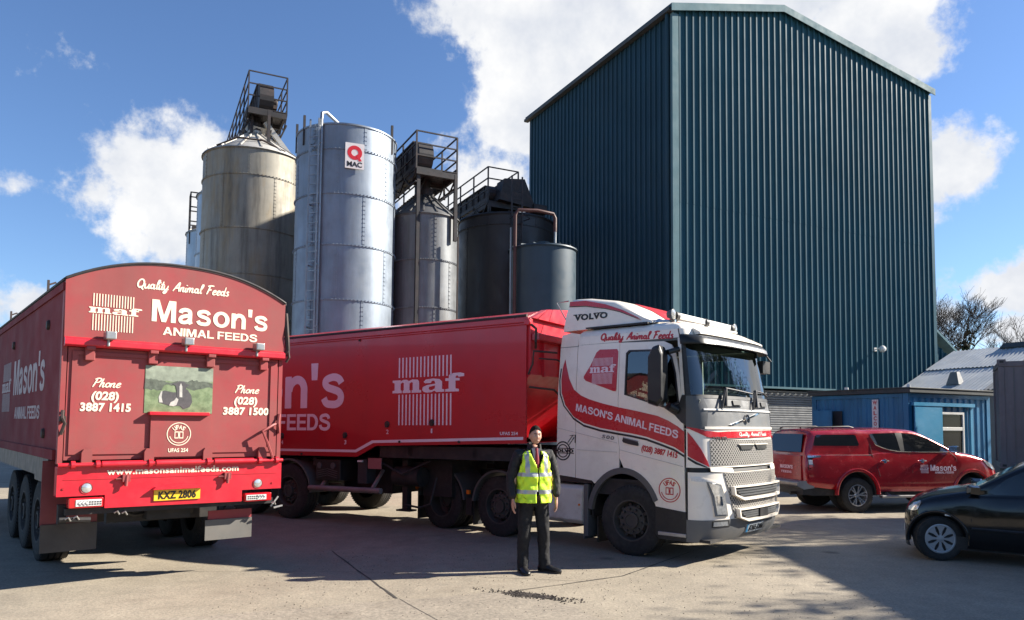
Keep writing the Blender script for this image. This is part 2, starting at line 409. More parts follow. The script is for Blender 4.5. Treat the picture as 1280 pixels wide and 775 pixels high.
def tag(o, label=None, cat=None, group=None, kind=None):
    if label: o['label'] = label
    if cat: o['category'] = cat
    if group: o['group'] = group
    if kind: o['kind'] = kind
    return o
def empty(name, loc, rz, label, cat, group=None, tilt=0.):
    o = bpy.data.objects.new(name, None); COL.objects.link(o)
    o.empty_display_size = .3
    o.location = loc; o.rotation_euler = (0, tilt, rz)
    return tag(o, label, cat, group)

# ---------------------------------------------------------------- lettering
CAP = .682
def text_geo(st, bold=.02, shear=0., space=1.0, depth=.5):
    lo, hi = None, None
    for b in (0., bold, bold * .7, bold * .5, bold * .25):           # very heavy offsets can throw stray points: step back until none
        v, f = _text_geo(st, b, shear, space, depth)
        bb = (min(p[0] for p in v), max(p[0] for p in v), min(p[1] for p in v), max(p[1] for p in v))
        if lo is None: lo = bb; continue
        if bb[0] > lo[0] - .08 and bb[1] < lo[1] + .08 and bb[2] > lo[2] - .08 and bb[3] < lo[3] + .08: break
    return v, f
def _text_geo(st, bold=.02, shear=0., space=1.0, depth=.5):
    c = bpy.data.curves.new('t', 'FONT'); c.body = st; c.size = 1; c.offset = bold; c.shear = shear; c.space_character = space
    c.extrude = depth; c.resolution_u = 3
    o = bpy.data.objects.new('t', c)
    me = bpy.data.meshes.new_from_object(o)
    v = [tuple(p.co) for p in me.vertices]; f = [tuple(p.vertices) for p in me.polygons]
    bpy.data.objects.remove(o); bpy.data.curves.remove(c); bpy.data.meshes.remove(me)
    return v, f
def put_text(mb, st, fn, w, h, bold=.02, shear=0., space=1., t=(.0005, .004), mi=0, x0=0., y0=0.):
    """text with baseline start at (x0,y0) in the (a,b) plane, width w, capital height h; fn(a,b,t)->xyz"""
    v, f = text_geo(st, bold, shear, space)
    xa = min(p[0] for p in v); xb = max(p[0] for p in v); sx = w / (xb - xa); sy = h / CAP
    mb.add([fn(x0 + (p[0] - xa) * sx, y0 + p[1] * sy, t[0] if p[2] < 0 else t[1]) for p in v], f, mi)
    return mb
def ring_poly(cx, cy, r0, r1, n=40):
    return [(cx + r1 * cos(2 * pi * i / n), cy + r1 * sin(2 * pi * i / n)) for i in range(n)], [[(cx + r0 * cos(2 * pi * i / n), cy + r0 * sin(2 * pi * i / n)) for i in range(n)]]

# heavy grotesque capitals and a brush script, drawn here as outlines and strokes (cap height 1)
def cr_curve(pts, n=6, closed=False):
    P = [Vector(p) for p in pts]; o = []; m = len(P)
    for i in range(m if closed else m - 1):
        p1, p2 = P[i], P[(i + 1) % m]; p0 = P[i - 1] if (i or closed) else p1; p3 = P[(i + 2) % m] if (closed or i + 2 < m) else p2
        for k in range(n): 
            t = k / n; t2 = t * t; t3 = t2 * t
            o.append(p1 * (2 * t3 - 3 * t2 + 1) + (p2 - p0) * .5 * (t3 - 2 * t2 + t) + p2 * (-2 * t3 + 3 * t2) + (p3 - p1) * .5 * (t3 - t2))
    if not closed: o.append(P[-1])
    return o
def ell(cx, cy, rx, ry, n=28, a0=0., a1=360.):
    return [(cx + rx * cos(radians(a0 + (a1 - a0) * i / n)), cy + ry * sin(radians(a0 + (a1 - a0) * i / n))) for i in range(n if a1 - a0 >= 360 else n + 1)]
SANS = {
 'M': (.98, [('P', [(0, 0), (.2, 0), (.2, .70), (.40, 0), (.58, 0), (.78, .70), (.78, 0), (.98, 0), (.98, 1), (.69, 1), (.49, .30), (.29, 1), (0, 1)], [])]),
 'A': (.90, [('P', [(0, 0), (.21, 0), (.285, .22), (.615, .22), (.69, 0), (.90, 0), (.56, 1), (.34, 1)], [[(.34, .39), (.56, .39), (.45, .74)]])]),
 'N': (.86, [('P', [(0, 0), (.2, 0), (.2, .68), (.63, 0), (.86, 0), (.86, 1), (.66, 1), (.66, .34), (.24, 1), (0, 1)], [])]),
 'I': (.20, [('P', [(0, 0), (.2, 0), (.2, 1), (0, 1)], [])]),
 'L': (.68, [('P', [(0, 0), (.68, 0), (.68, .17), (.2, .17), (.2, 1), (0, 1)], [])]),
 'F': (.68, [('P', [(0, 0), (.2, 0), (.2, .41), (.60, .41), (.60, .58), (.2, .58), (.2, .83), (.68, .83), (.68, 1), (0, 1)], [])]),
 'E': (.73, [('P', [(0, 0), (.74, 0), (.74, .17), (.2, .17), (.2, .42), (.68, .42), (.68, .59), (.2, .59), (.2, .83), (.72, .83), (.72, 1), (0, 1)], [])]),
 'D': (.84, [('P', [(0, 0)] + ell(.38, .5, .46, .5, 20, -90, 90) + [(0, 1)], [[(.2, .17)] + ell(.36, .5, .27, .33, 16, -90, 90) + [(.2, .83)]])]),
 'O': (1.0, [('P', ell(.5, .5, .5, .52), [ell(.5, .5, .285, .345)])]),
 'S': (.84, [('S', [(.74, .70), (.69, .83), (.55, .915), (.38, .91), (.20, .86), (.13, .73), (.20, .62), (.42, .54), (.62, .47), (.735, .37), (.73, .22), (.60, .105), (.42, .08), (.22, .115), (.12, .22), (.09, .33)], .195)]),
 "'": (.20, [('P', [(.02, .62), (.18, .62), (.20, 1), (.0, 1)], [])]),
 'a': (.68, [('S', [(.11, .50), (.15, .60), (.30, .662), (.45, .63), (.51, .53), (.51, .14), (.56, .02)], .18), ('S', [(.50, .42), (.32, .37), (.17, .31), (.105, .20), (.15, .09), (.28, .07), (.41, .12), (.50, .24)], .165)]),
 's': (.66, [('S', [(.57, .53), (.51, .62), (.40, .665), (.28, .66), (.15, .61), (.13, .52), (.20, .445), (.34, .40), (.49, .345), (.56, .25), (.53, .13), (.43, .075), (.30, .07), (.16, .10), (.09, .21)], .165)]),
 'o': (.74, [('P', ell(.37, .365, .37, .385), [ell(.37, .365, .175, .235)])]),
 'n': (.68, [('P', [(0, 0), (.19, 0), (.19, .73), (.02, .73), (0, .70)], []), ('S', [(.12, .40), (.18, .55), (.33, .645), (.48, .61), (.56, .48), (.565, .30), (.565, .0)], .19)]),
}
SCRIPT = {
 'Q': (.74, [ell(.36, .50, .27, .44) + [(.63, .50)], [(.38, .22), (.55, .0), (.70, -.16)]]), 'u': (.50, [[(.02, .52), (.02, .18), (.10, .04), (.22, .08), (.33, .26), (.36, .52)], [(.36, .52), (.35, .14), (.41, .03), (.50, .12)]]),
 'a': (.52, [ell(.19, .27, .15, .22) + [(.34, .27)], [(.37, .52), (.36, .14), (.42, .03), (.52, .12)]]), 'l': (.27, [[(.06, .30), (.22, .65), (.26, .95), (.17, 1.0), (.11, .75), (.09, .18), (.16, .04), (.27, .12)]]),
 'i': (.21, [[(.05, .50), (.04, .14), (.11, .03), (.21, .12)], [(.08, .72), (.11, .80)]]), 't': (.27, [[(.13, .92), (.08, .18), (.15, .04), (.27, .12)], [(-.05, .58), (.26, .62)]]),
 'y': (.48, [[(.02, .52), (.02, .18), (.10, .04), (.22, .08), (.33, .26), (.36, .52)], [(.36, .52), (.32, -.08), (.20, -.32), (.06, -.26), (.16, -.08), (.48, .12)]]),
 'A': (.66, [[(.0, .0), (.22, .5), (.48, 1.0), (.49, .5), (.56, .0)], [(.14, .36), (.55, .40)]]), 'n': (.46, [[(.04, .50), (.03, .0)], [(.04, .28), (.15, .47), (.27, .48), (.28, .30), (.27, .12), (.34, .03), (.46, .12)]]),
 'm': (.70, [[(.04, .50), (.03, .0)], [(.04, .28), (.14, .47), (.25, .48), (.27, .30), (.26, .0)], [(.27, .28), (.37, .47), (.49, .48), (.51, .30), (.50, .12), (.57, .03), (.70, .12)]]),
 'F': (.60, [[(.24, .98), (.17, .5), (.07, .0)], [(.0, .90), (.28, 1.0), (.64, .98)], [(.16, .52), (.46, .55)]]), 'e': (.42, [[(.06, .22), (.24, .30), (.33, .42), (.24, .52), (.11, .44), (.06, .20), (.15, .04), (.28, .05), (.42, .16)]]),
 'd': (.54, [ell(.19, .27, .15, .22) + [(.34, .27)], [(.42, 1.0), (.37, .14), (.44, .03), (.54, .12)]]), 's': (.36, [[(.29, .44), (.19, .52), (.09, .43), (.18, .29), (.27, .16), (.17, .03), (.03, .08)]]),
 'P': (.58, [[(.20, .98), (.14, .5), (.06, .0)], [(.0, .86), (.20, 1.0), (.48, .95), (.53, .76), (.40, .56), (.16, .50)]]), 'h': (.46, [[(.12, 1.0), (.03, .0)], [(.05, .26), (.16, .48), (.27, .48), (.27, .12), (.34, .03), (.46, .12)]]),
 'o': (.44, [ell(.19, .27, .16, .23) + [(.35, .27)], [(.33, .40), (.44, .38)]]), ' ': (.42, []),
}
def stroke(mb, pts, w, fn, t0, t1, mi=0, taper=False):
    n = len(pts); vs = []
    for i, p in enumerate(pts):
        d = (Vector(pts[min(i + 1, n - 1)]) - Vector(pts[max(i - 1, 0)])); d = d / (d.length or 1); hw = w / 2 * (1 if not taper else (.55 + .45 * min(1, 4 * min(i + .3, n - 1 - i + .3) / n)))
        o = Vector((-d[1], d[0])) * hw; vs += [Vector(p) + o, Vector(p) - o]
    mb.add([fn(v[0], v[1], t1) for v in vs] + [fn(v[0], v[1], t0) for v in vs], [(2 * i, 2 * i + 1, 2 * i + 3, 2 * i + 2) for i in range(n - 1)] + [(2 * n + 2 * i, 2 * i, 2 * i + 2, 2 * n + 2 * i + 2) for i in range(n - 1)] + [(2 * i + 1, 2 * n + 2 * i + 1, 2 * n + 2 * i + 3, 2 * i + 3) for i in range(n - 1)], mi)
def put_sans(mb, st, fn, w, h, t=(.0005, .004), x0=0., y0=0., gap=.085, word=.36, mi=0):
    adv = 0; items = []
    for ch in st:
        if ch == ' ': adv += word - gap; continue
        items.append((adv, ch)); adv += SANS[ch][0] + gap
    sx = w / (adv - gap)
    for a_, ch in items:
        for k, e in enumerate(SANS[ch][1]):
            g = lambda p: (x0 + (a_ + p[0]) * sx, y0 + p[1] * h)
            if e[0] == 'P': mb.prism([g(p) for p in e[1]], fn, t[0], t[1] + k * .0003, mi, holes=[[g(p) for p in q] for q in e[2]])
            else:
                f2 = lambda a, b, tt: fn(*g((a, b)), tt)
                stroke(mb, cr_curve([Vector(p) for p in e[1]], 5), e[2], f2, t[0], t[1] + k * .0003, mi)
    return mb
def put_script(mb, st, fn, w, h, t=(.0005, .004), x0=0., y0=0., wt=.135, slant=.22, mi=0):
    adv = sum(SCRIPT[c][0] for c in st); sx = w / adv; a_ = 0.
    for ch in st:
        for k, s_ in enumerate(SCRIPT[ch][1]):
            f2 = lambda a, b, tt, a_=a_: fn(x0 + (a_ + a) * sx + b * slant * h, y0 + b * h, tt)
            pts = s_ if len(s_) > 20 else cr_curve(s_, 4)
            stroke(mb, [Vector(p) for p in pts], wt, f2, t[0], t[1] + k * .0003, mi, len(s_) <= 20)
        a_ += SCRIPT[ch][0]
    return mb
# slab-serif word "maf" drawn as a filled outline set in a 0..1 x 0..1 frame (x-height .72)
def maf_word(mb, fn, x0, y0, w, h, t=(.0005, .004), mi=0):
    def P(pts, holes=()):
        g = lambda q: (x0 + q[0] * w, y0 + q[1] * h)
        mb.prism([g(q) for q in pts], fn, t[0], t[1], mi, holes=[[g(q) for q in hh] for hh in holes])
    # m
    P([(0, 0), (.135, 0), (.135, .13), (.118, .16), (.118, .52), (.15, .60), (.165, .56), (.165, .16), (.15, .13), (.15, 0), (.262, 0), (.262, .13), (.247, .16), (.247, .52), (.28, .60), (.295, .56), (.295, .16), (.28, .13), (.28, 0),
       (.415, 0), (.415, .13), (.385, .16), (.385, .60), (.365, .72), (.29, .74), (.238, .66), (.21, .74), (.16, .74), (.118, .66), (.118, .72), (0, .72), (0, .60), (.03, .56), (.03, .16), (0, .13)])
    # a
    P([(.50, -.02), (.56, .0), (.60, .08), (.625, 0), (.735, 0), (.735, .13), (.705, .16), (.705, .56), (.67, .70), (.58, .745), (.48, .70), (.45, .58), (.47, .50), (.55, .50), (.565, .62), (.60, .62), (.615, .46), (.50, .40), (.44, .30), (.43, .14), (.455, .02)],
      [[(.52, .20), (.53, .30), (.612, .36), (.605, .20), (.57, .12), (.535, .12)]])
    # f
    P([(.75, 0), (.93, 0), (.93, .13), (.885, .16), (.885, .58), (.94, .58), (.94, .72), (.885, .72), (.89, .82), (.91, .86), (.925, .78), (1.0, .80), (1.0, .95), (.95, 1.0), (.86, .99), (.80, .90), (.795, .72), (.75, .72), (.75, .58), (.795, .58), (.795, .16), (.75, .13)])
def maf_logo(parent, fn, x0, z0, x1, z1, wx0, wx1, wz0, wz1, material, nb=15, name='emblem', t=(.0005, .004), upper=None):
    """vertical bars with the slab word across"""
    mb = MB(); gapb = wz0 - .06 * (z1 - z0) * .4; gapt = wz0 + (wz1 - wz0) * .78 + .02 * (z1 - z0)
    bw = (x1 - x0) / (nb - 1) * .36
    for i in range(nb):
        x = x0 + (x1 - x0) * i / (nb - 1)
        for a, b in ((z0, gapb), (gapt, z1)):
            mb.prism([(x - bw / 2, a), (x + bw / 2, a), (x + bw / 2, b), (x - bw / 2, b)], fn, t[0], t[1])
    maf_word(mb, fn, wx0, wz0, wx1 - wx0, wz1 - wz0, t)
    return mb.build(name, material, parent)
def assurance_badge(parent, fn, cx, cz, r, material, letters='UFAS', t=(.0005, .004)):
    mb = MB(); o, h = ring_poly(cx, cz, r * .93, r); mb.prism(o, fn, t[0], t[1], holes=h)
    # letters round the upper arc
    for i, ch in enumerate(letters):
        a = radians(128 - i * 25); rr = r * .58; sz = r * .34
        bx, bz = cx + rr * cos(a), cz + rr * sin(a); rot = a - pi / 2
        g = lambda x, y, tt, bx=bx, bz=bz, rot=rot: fn(bx + x * cos(rot) - y * sin(rot), bz + x * sin(rot) + y * cos(rot), tt)
        put_text(mb, ch, g, sz * .75, sz, .03, t=t, x0=-sz * .38, y0=-.02)
    # two linked blocks in the middle and the lower arc
    for k in (-1, 1):
        xo = cx + k * r * .19
        o = [(xo - .17 * r, cz - .38 * r), (xo + .17 * r, cz - .38 * r), (xo + .17 * r, cz + .22 * r), (xo - .17 * r, cz + .22 * r)]
        hh = [(xo - .11 * r, cz - .30 * r), (xo + .11 * r, cz - .30 * r), (xo + .11 * r, cz + .14 * r), (xo - .11 * r, cz + .14 * r)]
        mb.prism(o, fn, t[0], t[1] + k * .0004, holes=[hh])
    mb.prism([(cx - .05 * r, cz - .2 * r), (cx + .05 * r, cz - .2 * r), (cx + .05 * r, cz + .02 * r), (cx - .05 * r, cz + .02 * r)], fn, t[0], t[1] + .001)
    arc = [(cx + r * .80 * cos(radians(a)), cz + r * .80 * sin(radians(a))) for a in range(195, 346, 10)]
    arc2 = [(cx + r * .74 * cos(radians(a)), cz + r * .74 * sin(radians(a))) for a in range(345, 194, -10)]
    mb.prism(arc + arc2, fn, t[0], t[1])
    return mb.build('badge', material, parent)

# ---------------------------------------------------------------- wheels
WHEELS = {}
def tyre_mesh(r, w, ri):
    mb = MB(); h = w / 2
    prof = [(ri, -h * .86), (ri + .01, -h * .96), (ri + (r - ri) * .35, -h), (ri + (r - ri) * .7, -h * .98), (r - .022, -h * .90), (r - .006, -h * .80)]
    k = 4
    for i in range(k):
        a = -h * .78 + i * (h * 1.56) / k; b = a + h * 1.56 / k
        prof += [(r, a + .006), (r, b - .010), (r - .014, b - .008), (r - .014, b + .002)] if i < k - 1 else [(r, a + .006), (r, b)]
    prof += [(r - .006, h * .80), (r - .022, h * .90), (ri + (r - ri) * .7, h * .98), (ri + (r - ri) * .35, h), (ri + .01, h * .96), (ri, h * .86)]
    mb.lathe(prof, axis='y', n=56)
    for i in range(56):                                       # shoulder lugs
        a = 2 * pi * (i + .5) / 56
        for sgn in (-1, 1):
            c = Vector((cos(a), 0, sin(a)))
            mb.bar(c * (r - .030) + Vector((0, sgn * h * .885, 0)), c * (r - .003) + Vector((0, sgn * h * .845, 0)), r * .055, h * .10, upv=(0, 1, 0))
    return mb
def rim_mesh(kind, ri, w):
    mb = MB(); h = w / 2
    if kind == 'steer':
        mb.lathe([(ri + .006, h * .88), (ri + .008, h * .97), (ri - .012, h * .97), (ri - .02, h * .80), (ri - .035, h * .25), (ri - .05, h * .12), (ri * .80, h * .20), (ri * .72, h * .62), (ri * .70, h * .70), (ri * .40, h * .72)], axis='y', n=48)
        for i in range(10):
            a = 2 * pi * i / 10; mb.disc((cos(a) * ri * .77, h * .46, sin(a) * ri * .77), ri * .085, 'y', .05, 12, 1)
    elif kind == 'drive':
        mb.lathe([(ri + .006, h * .88), (ri + .008, h * .97), (ri - .012, h * .97), (ri - .02, h * .80), (ri - .03, -h * .35), (ri - .06, -h * .55), (ri * .70, -h * .62), (ri * .42, -h * .55)], axis='y', n=48)
        for i in range(8):
            a = 2 * pi * i / 8; mb.disc((cos(a) * ri * .66, -h * .58, sin(a) * ri * .66), ri * .10, 'y', .03, 12, 1)
    elif kind == 'alloy':
        mb.lathe([(ri + .004, h * .85), (ri + .006, h * .94), (ri - .016, h * .94), (ri - .022, h * .6), (ri - .03, -h * .5)], axis='y', n=40)
        for i in range(6):
            for dd in (-.17, .17):
                a = 2 * pi * i / 6 + dd; b = 2 * pi * i / 6 + dd * .5
                mb.bar((cos(b) * ri * .18, h * .62, sin(b) * ri * .18), (cos(a) * (ri - .012), h * .72, sin(a) * (ri - .012)), ri * .11, .03, upv=(0, 1, 0))
        mb.disc((0, h * .2, 0), ri - .02, 'y', .02, 32, 1)
        mb.lathe([(.001, h * .74), (ri * .17, h * .72), (ri * .24, h * .60), (ri * .25, h * .3)], axis='y', n=24)
    elif kind == 'cap':
        mb.lathe([(ri + .004, h * .85), (ri + .004, h * .95), (ri * .93, h * 1.0), (ri * .86, h * .93)], axis='y', n=40)
        for i in range(8):
            a = 2 * pi * i / 8
            pts = [(ri * .20, a - .30), (ri * .55, a - .20), (ri * .88, a - .31), (ri * .90, a), (ri * .88, a + .31), (ri * .55, a + .20), (ri * .20, a + .30)]
            mb.prism([(r_ * cos(q), r_ * sin(q)) for r_, q in pts], lambda x, y, t: (x, t - .10 * h * (1 - (x * x + y * y) / ri ** 2) * 0, y), h * .80, h * .95)
        mb.disc((0, h * .6, 0), ri * .93, 'y', .02, 32, 1)
        mb.lathe([(.001, h * 1.0), (ri * .16, h * .99), (ri * .24, h * .94), (ri * .25, h * .6)], axis='y', n=24)
    return mb
def hub_mesh(kind, ri, w):
    mb = MB(); h = w / 2
    if kind == 'steer':
        mb.lathe([(ri * .40, h * .60), (ri * .40, h * .98), (ri * .30, h * 1.0), (ri * .28, h * .92), (.001, h * .90)], axis='y', n=28)
        y = h * .72; rr = ri * .57
    else:
        mb.lathe([(ri * .44, -h * .6), (ri * .42, h * .12), (ri * .30, h * .2), (ri * .28, h * .12), (.001, h * .12)], axis='y', n=28)
        y = -h * .52; rr = ri * .52
    for i in range(10):
        a = 2 * pi * i / 10
        mb.lathe([(.001, .038), (.013, .036), (.019, .02), (.019, -.01)], (cos(a) * rr, y, sin(a) * rr), 'y', 6)
    return mb
def wheel(parent, x, y, r, w, kind, ri, out, steer=0., rims=('rim', 'black')):
    """out=-1: outer face towards -y; the tyre is the part, rim and hub its sub-parts"""
    key = (r, w, kind, ri)
    if key not in WHEELS:
        t = tyre_mesh(r, w, ri).build('wheel', 'tyre', parent)
        rm = rim_mesh(kind, ri, w).build('rim', list(rims), t)
        hb = hub_mesh(kind, ri, w).build('hub', [rims[0]], t) if kind in ('steer', 'drive') else None
        WHEELS[key] = (t, rm, hb)
    else:
        t0, r0, h0 = WHEELS[key]
        t = t0.copy(); COL.objects.link(t); t.parent = parent
        for q in (r0, h0):
            if q:
                c = q.copy(); COL.objects.link(c); c.parent = t
    t.location = (x, y, r)
    t.rotation_euler = (0, random.uniform(0, 6.28) if out > 0 else -random.uniform(0, 6.28), (pi if out < 0 else 0) + steer)
    t.rotation_mode = 'XYZ'
    return t
# ================================================================ ground
def mat_ground(name, base, var, agg, stain, patchy):
    m = bpy.data.materials.new(name); m.use_nodes = True
    t = m.node_tree; b = t.nodes['Principled BSDF']; L = t.links.new
    tcn = t.nodes.new('ShaderNodeTexCoord'); P = tcn.outputs['Object']
    def nz(scale, detail=6, rough=.6, dist=0, stretch=None):
        n = t.nodes.new('ShaderNodeTexNoise'); n.inputs['Scale'].default_value = scale; n.inputs['Detail'].default_value = detail
        n.inputs['Roughness'].default_value = rough; n.inputs['Distortion'].default_value = dist
        if stretch:
            mp = t.nodes.new('ShaderNodeMapping'); mp.inputs['Scale'].default_value = stretch; mp.inputs['Rotation'].default_value = (0, 0, .5); L(P, mp.inputs[0]); L(mp.outputs[0], n.inputs['Vector'])
        else: L(P, n.inputs['Vector'])
        return n.outputs[0]
    def ramp(src, p0, p1, c0, c1):
        r = t.nodes.new('ShaderNodeValToRGB'); e = r.color_ramp.elements
        e[0].position, e[0].color = p0, (*c0, 1); e[1].position, e[1].color = p1, (*c1, 1); L(src, r.inputs[0]); return r.outputs[0]
    def mix(fac, a, c, blend='MIX'):
        n = t.nodes.new('ShaderNodeMix'); n.data_type = 'RGBA'; n.blend_type = blend
        if isinstance(fac, (int, float)): n.inputs[0].default_value = fac
        else: L(fac, n.inputs[0])
        for i, x in ((6, a), (7, c)):
            if isinstance(x, tuple): n.inputs[i].default_value = (*x, 1)
            else: L(x, n.inputs[i])
        return n.outputs[2]
    c = ramp(nz(.35, 8, .65), .32, .68, tuple(v * (1 - var) for v in base), tuple(v * (1 + var) for v in base))
    c = mix(1., c, ramp(nz(3.2, 8, .7), .3, .7, (.84, .84, .85), (1.14, 1.13, 1.12)), 'MULTIPLY')
    c = mix(1., c, ramp(nz(agg, 3, .8), .34, .66, (.72, .72, .72), (1.24, 1.23, 1.22)), 'MULTIPLY')
    c = mix(ramp(nz(.8, 7, .72, 1.0), .55, .74, (0, 0, 0), (patchy,) * 3), c, stain)
    c = mix(ramp(nz(.22, 6, .7, .5, (1, .22, 1)), .56, .72, (0, 0, 0), (patchy * .7,) * 3), c, tuple(v * .8 for v in stain))
    # a few dark oil spots
    vo = t.nodes.new('ShaderNodeTexVoronoi'); vo.inputs['Scale'].default_value = .55; L(P, vo.inputs['Vector'])
    c = mix(ramp(vo.outputs['Distance'], .03, .09, (.6,) * 3, (0,) * 3), c, tuple(v * .45 for v in stain))
    L(c, b.inputs['Base Color'])
    L(ramp(nz(1.1), .3, .7, (.72,) * 3, (.95,) * 3), b.inputs['Roughness'])
    b.inputs['Specular IOR Level'].default_value = .3
    bn = t.nodes.new('ShaderNodeBump'); bn.inputs['Strength'].default_value = .5; bn.inputs['Distance'].default_value = .012
    L(nz(agg * .8, 5, .75), bn.inputs['Height']); L(bn.outputs[0], b.inputs['Normal'])
    return m
M['yard'] = mat_ground('yard concrete', (.285, .248, .19), .14, 34., (.15, .12, .088), .5)
M['apron'] = mat_ground('coarse worn tarmac', (.27, .235, .185), .14, 22., (.14, .115, .085), .5)
M['strip'] = mat_ground('smooth concrete strip', (.30, .27, .225), .12, 45., (.19, .16, .125), .45)
M['joint'] = mat('dark joint', (.05, .043, .036), .95, var=.3, vs=5)
M['soil'] = mat('dark wet grit', (.045, .035, .028), .95, var=.5, vs=30, bump=.6, bs=50)

g = MB(); S = 700.
g.add([(-S, -S, 0), (S, -S, 0), (S, S, 0), (-S, S, 0)], [(0, 1, 2, 3)])
tag(g.build('yard_ground', 'yard'), kind='structure')
def wob(pts, amp=.03, step=.18, seed=1):
    rr = random.Random(seed); o = []
    for i in range(len(pts) - 1):
        a, b = Vector(pts[i]), Vector(pts[i + 1]); n = max(1, int((b - a).length / step))
        for k in range(n):
            q = a.lerp(b, k / n); o.append((q.x + rr.uniform(-amp, amp), q.y + rr.uniform(-amp, amp)))
    o.append(tuple(pts[-1])); return o
flat = lambda z: (lambda a, b, t: (a, b, z))
edge = wob([(-8, 5.4), (-3.3, 7.13), (-1.17, 8.02), (-.4, 8.32), (.02, 8.42), (.35, 8.2), (.68, 7.75), (.98, 7.0), (1.5, 5.5), (2.2, 3.6)], .035, .2, 3)
a = MB(); a.prism(edge + [(2.2, -6), (-8, -6)], flat(.004), None, 0); tag(a.build('worn_tarmac', 'apron'), kind='structure')
s2 = MB(); s2.prism(wob([(-1.2, 8.08), (-1.89, 9.5), (-2.6, 11.0)], .008, .2, 5) + wob([(-2.62, 11.0), (-1.915, 9.5), (-1.225, 8.08)], .008, .2, 6), flat(.004), None, 0)
tag(s2.build('concrete_joint', 'joint'), kind='structure')
s3 = MB(); s3.prism(wob([(.05, 8.5), (1.4, 9.4), (2.66, 11.2)], .006, .2, 8) + wob([(2.672, 11.19), (1.415, 9.385), (.062, 8.49)], .006, .2, 9), flat(.0045), None, 0)
tag(s3.build('concrete_joint', 'joint'), kind='structure')
for k, (ln, sd_) in enumerate((([(2.66, 11.2), (5.2, 14.6), (8.6, 19.0)], 12), ([(-6.2, 9.3), (-1.89, 9.5), (.9, 9.05)], 13), ([(-1.2, 8.08), (-.2, 6.3), (.8, 4.4)], 15))):
    w_ = .006 if k != 2 else .004
    p1 = wob(ln, .012, .25, sd_); q_ = MB(); q_.prism(p1 + [(x + w_ * 1.6, y + w_) for x, y in p1[::-1]], flat(.0062 if k == 2 else .0035), None, 0); tag(q_.build('concrete_joint', 'joint'), kind='structure')
# broken dark edge with loose grit
rr = random.Random(4)
s4 = MB(); s4.prism([(.235 + (.27 + rr.uniform(-.08, .08)) * cos(a_) * 1.0 - .0, 8.27 + (.10 + rr.uniform(-.035, .035)) * sin(a_) - .22 * cos(a_) * .5) for a_ in [2 * pi * i / 36 for i in range(36)]], flat(.009), None, 0)
tag(s4.build('dirt_patch', 'soil'), kind='structure')
gr = MB()
for i in range(420):
    t_ = rr.gauss(0, 1); x = .235 + t_ * .22; y = 8.27 - t_ * .10 + rr.gauss(0, .07); q = rr.uniform(.004, .016)
    gr.add([(x - q, y - q * .7, .004), (x + q, y - q * .5, .004), (x + q * .2, y + q, .004), (x, y, .005 + q)], [(0, 1, 3), (1, 2, 3), (2, 0, 3)])
for i in range(900):
    x = rr.uniform(-3, 4); y = rr.uniform(7.2, 11); q = rr.uniform(.002, .007)
    gr.add([(x - q, y - q * .7, .003), (x + q, y - q * .5, .003), (x + q * .2, y + q, .003), (x, y, .006 + q)], [(0, 1, 3), (1, 2, 3), (2, 0, 3)])
tag(gr.build('loose_grit', 'soil'), kind='stuff')

# ================================================================ teal warehouse
BA = 0.46474
BX, BY, BW, BL, BH = 6.094, 27.764, 15.36, 11.78, 18.0
wh = empty('warehouse', (BX, BY, 0), BA, 'tall teal profiled steel warehouse with a gable roof behind the lorry', 'building')
RIDGE = 5.72; RZ = 19.42; SR = 18.0
def roofz(x): return BH + (RZ - BH) * x / RIDGE if x < RIDGE else RZ + (SR - RZ) * (x - RIDGE) / (BW - RIDGE)
PITCH_R = .335
def ribs(L, depth, flatfrac=.56):
    out = []; n = int(round(L / PITCH_R)); p = L / n
    for i in range(n):
        x = i * p
        out += [(x, 0.), (x + p * .34, 0.), (x + p * .40, .012), (x + p * .46, 0.), (x + p * .66, 0.), (x + p * .72, -depth), (x + p * .915, -depth), (x + p * .965, 0.)]
    out.append((L, 0.)); return out
def clad_wall(fn, L, zlo, ztop, depth=.062):
    mb = MB(); pr = ribs(L, depth); zs = 14
    lap = 10.45                                           # upper sheets lap over the lower ones
    for lo_, hi_, dd in ((0., lap, 0.), (lap - .02, 99., -.006)):
        vs = []
        for x, d in pr:
            a, b = max(zlo(x), lo_), min(ztop(x), hi_)
            vs += [fn(x, d + dd, min(a, b)), fn(x, d + dd, b)]
        if max(ztop(x) for x, d in pr) > lo_: mb.add(vs, [(2 * i, 2 * i + 2, 2 * i + 3, 2 * i + 1) for i in range(len(pr) - 1)])
    return mb
door0, door1, doorz = 1.2, 7.86, 3.47
f = clad_wall(lambda x, d, z: (x, d, z), BW, lambda x: doorz if door0 < x < door1 else 0., roofz)
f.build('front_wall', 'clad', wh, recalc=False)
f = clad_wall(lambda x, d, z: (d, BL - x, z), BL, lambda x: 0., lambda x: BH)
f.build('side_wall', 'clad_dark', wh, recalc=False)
f = MB(); f.prism([(0, 0), (BW, 0), (BW, SR), (RIDGE, RZ), (0, BH)], lambda a, b, t: (a, t, b), BL - .1, BL); f.box((BW - .1, .1, 0), (BW, BL - .12, SR - .02)); f.box((.08, .14, 0), (.1, BL - .12, BH - .05))
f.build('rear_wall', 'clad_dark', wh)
r = MB()
r.loft([[(-.22, y, BH - .02), (RIDGE, y, RZ + .08), (BW + .25, y, SR - .0), (BW + .25, y, SR + .10), (RIDGE, y, RZ + .20), (-.22, y, BH + .10)] for y in (-.16, BL + .1)], smooth=False)
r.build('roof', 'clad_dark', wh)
v = MB()                                              # verge flashing, corner trims, gutter
def strip(x0, z0, x1, z1): v.prism([(x0, z0 - .20), (x1, z1 - .20), (x1, z1 + .10), (x0, z0 + .10)], lambda a, b, t: (a, t, b), -.20, -.17)
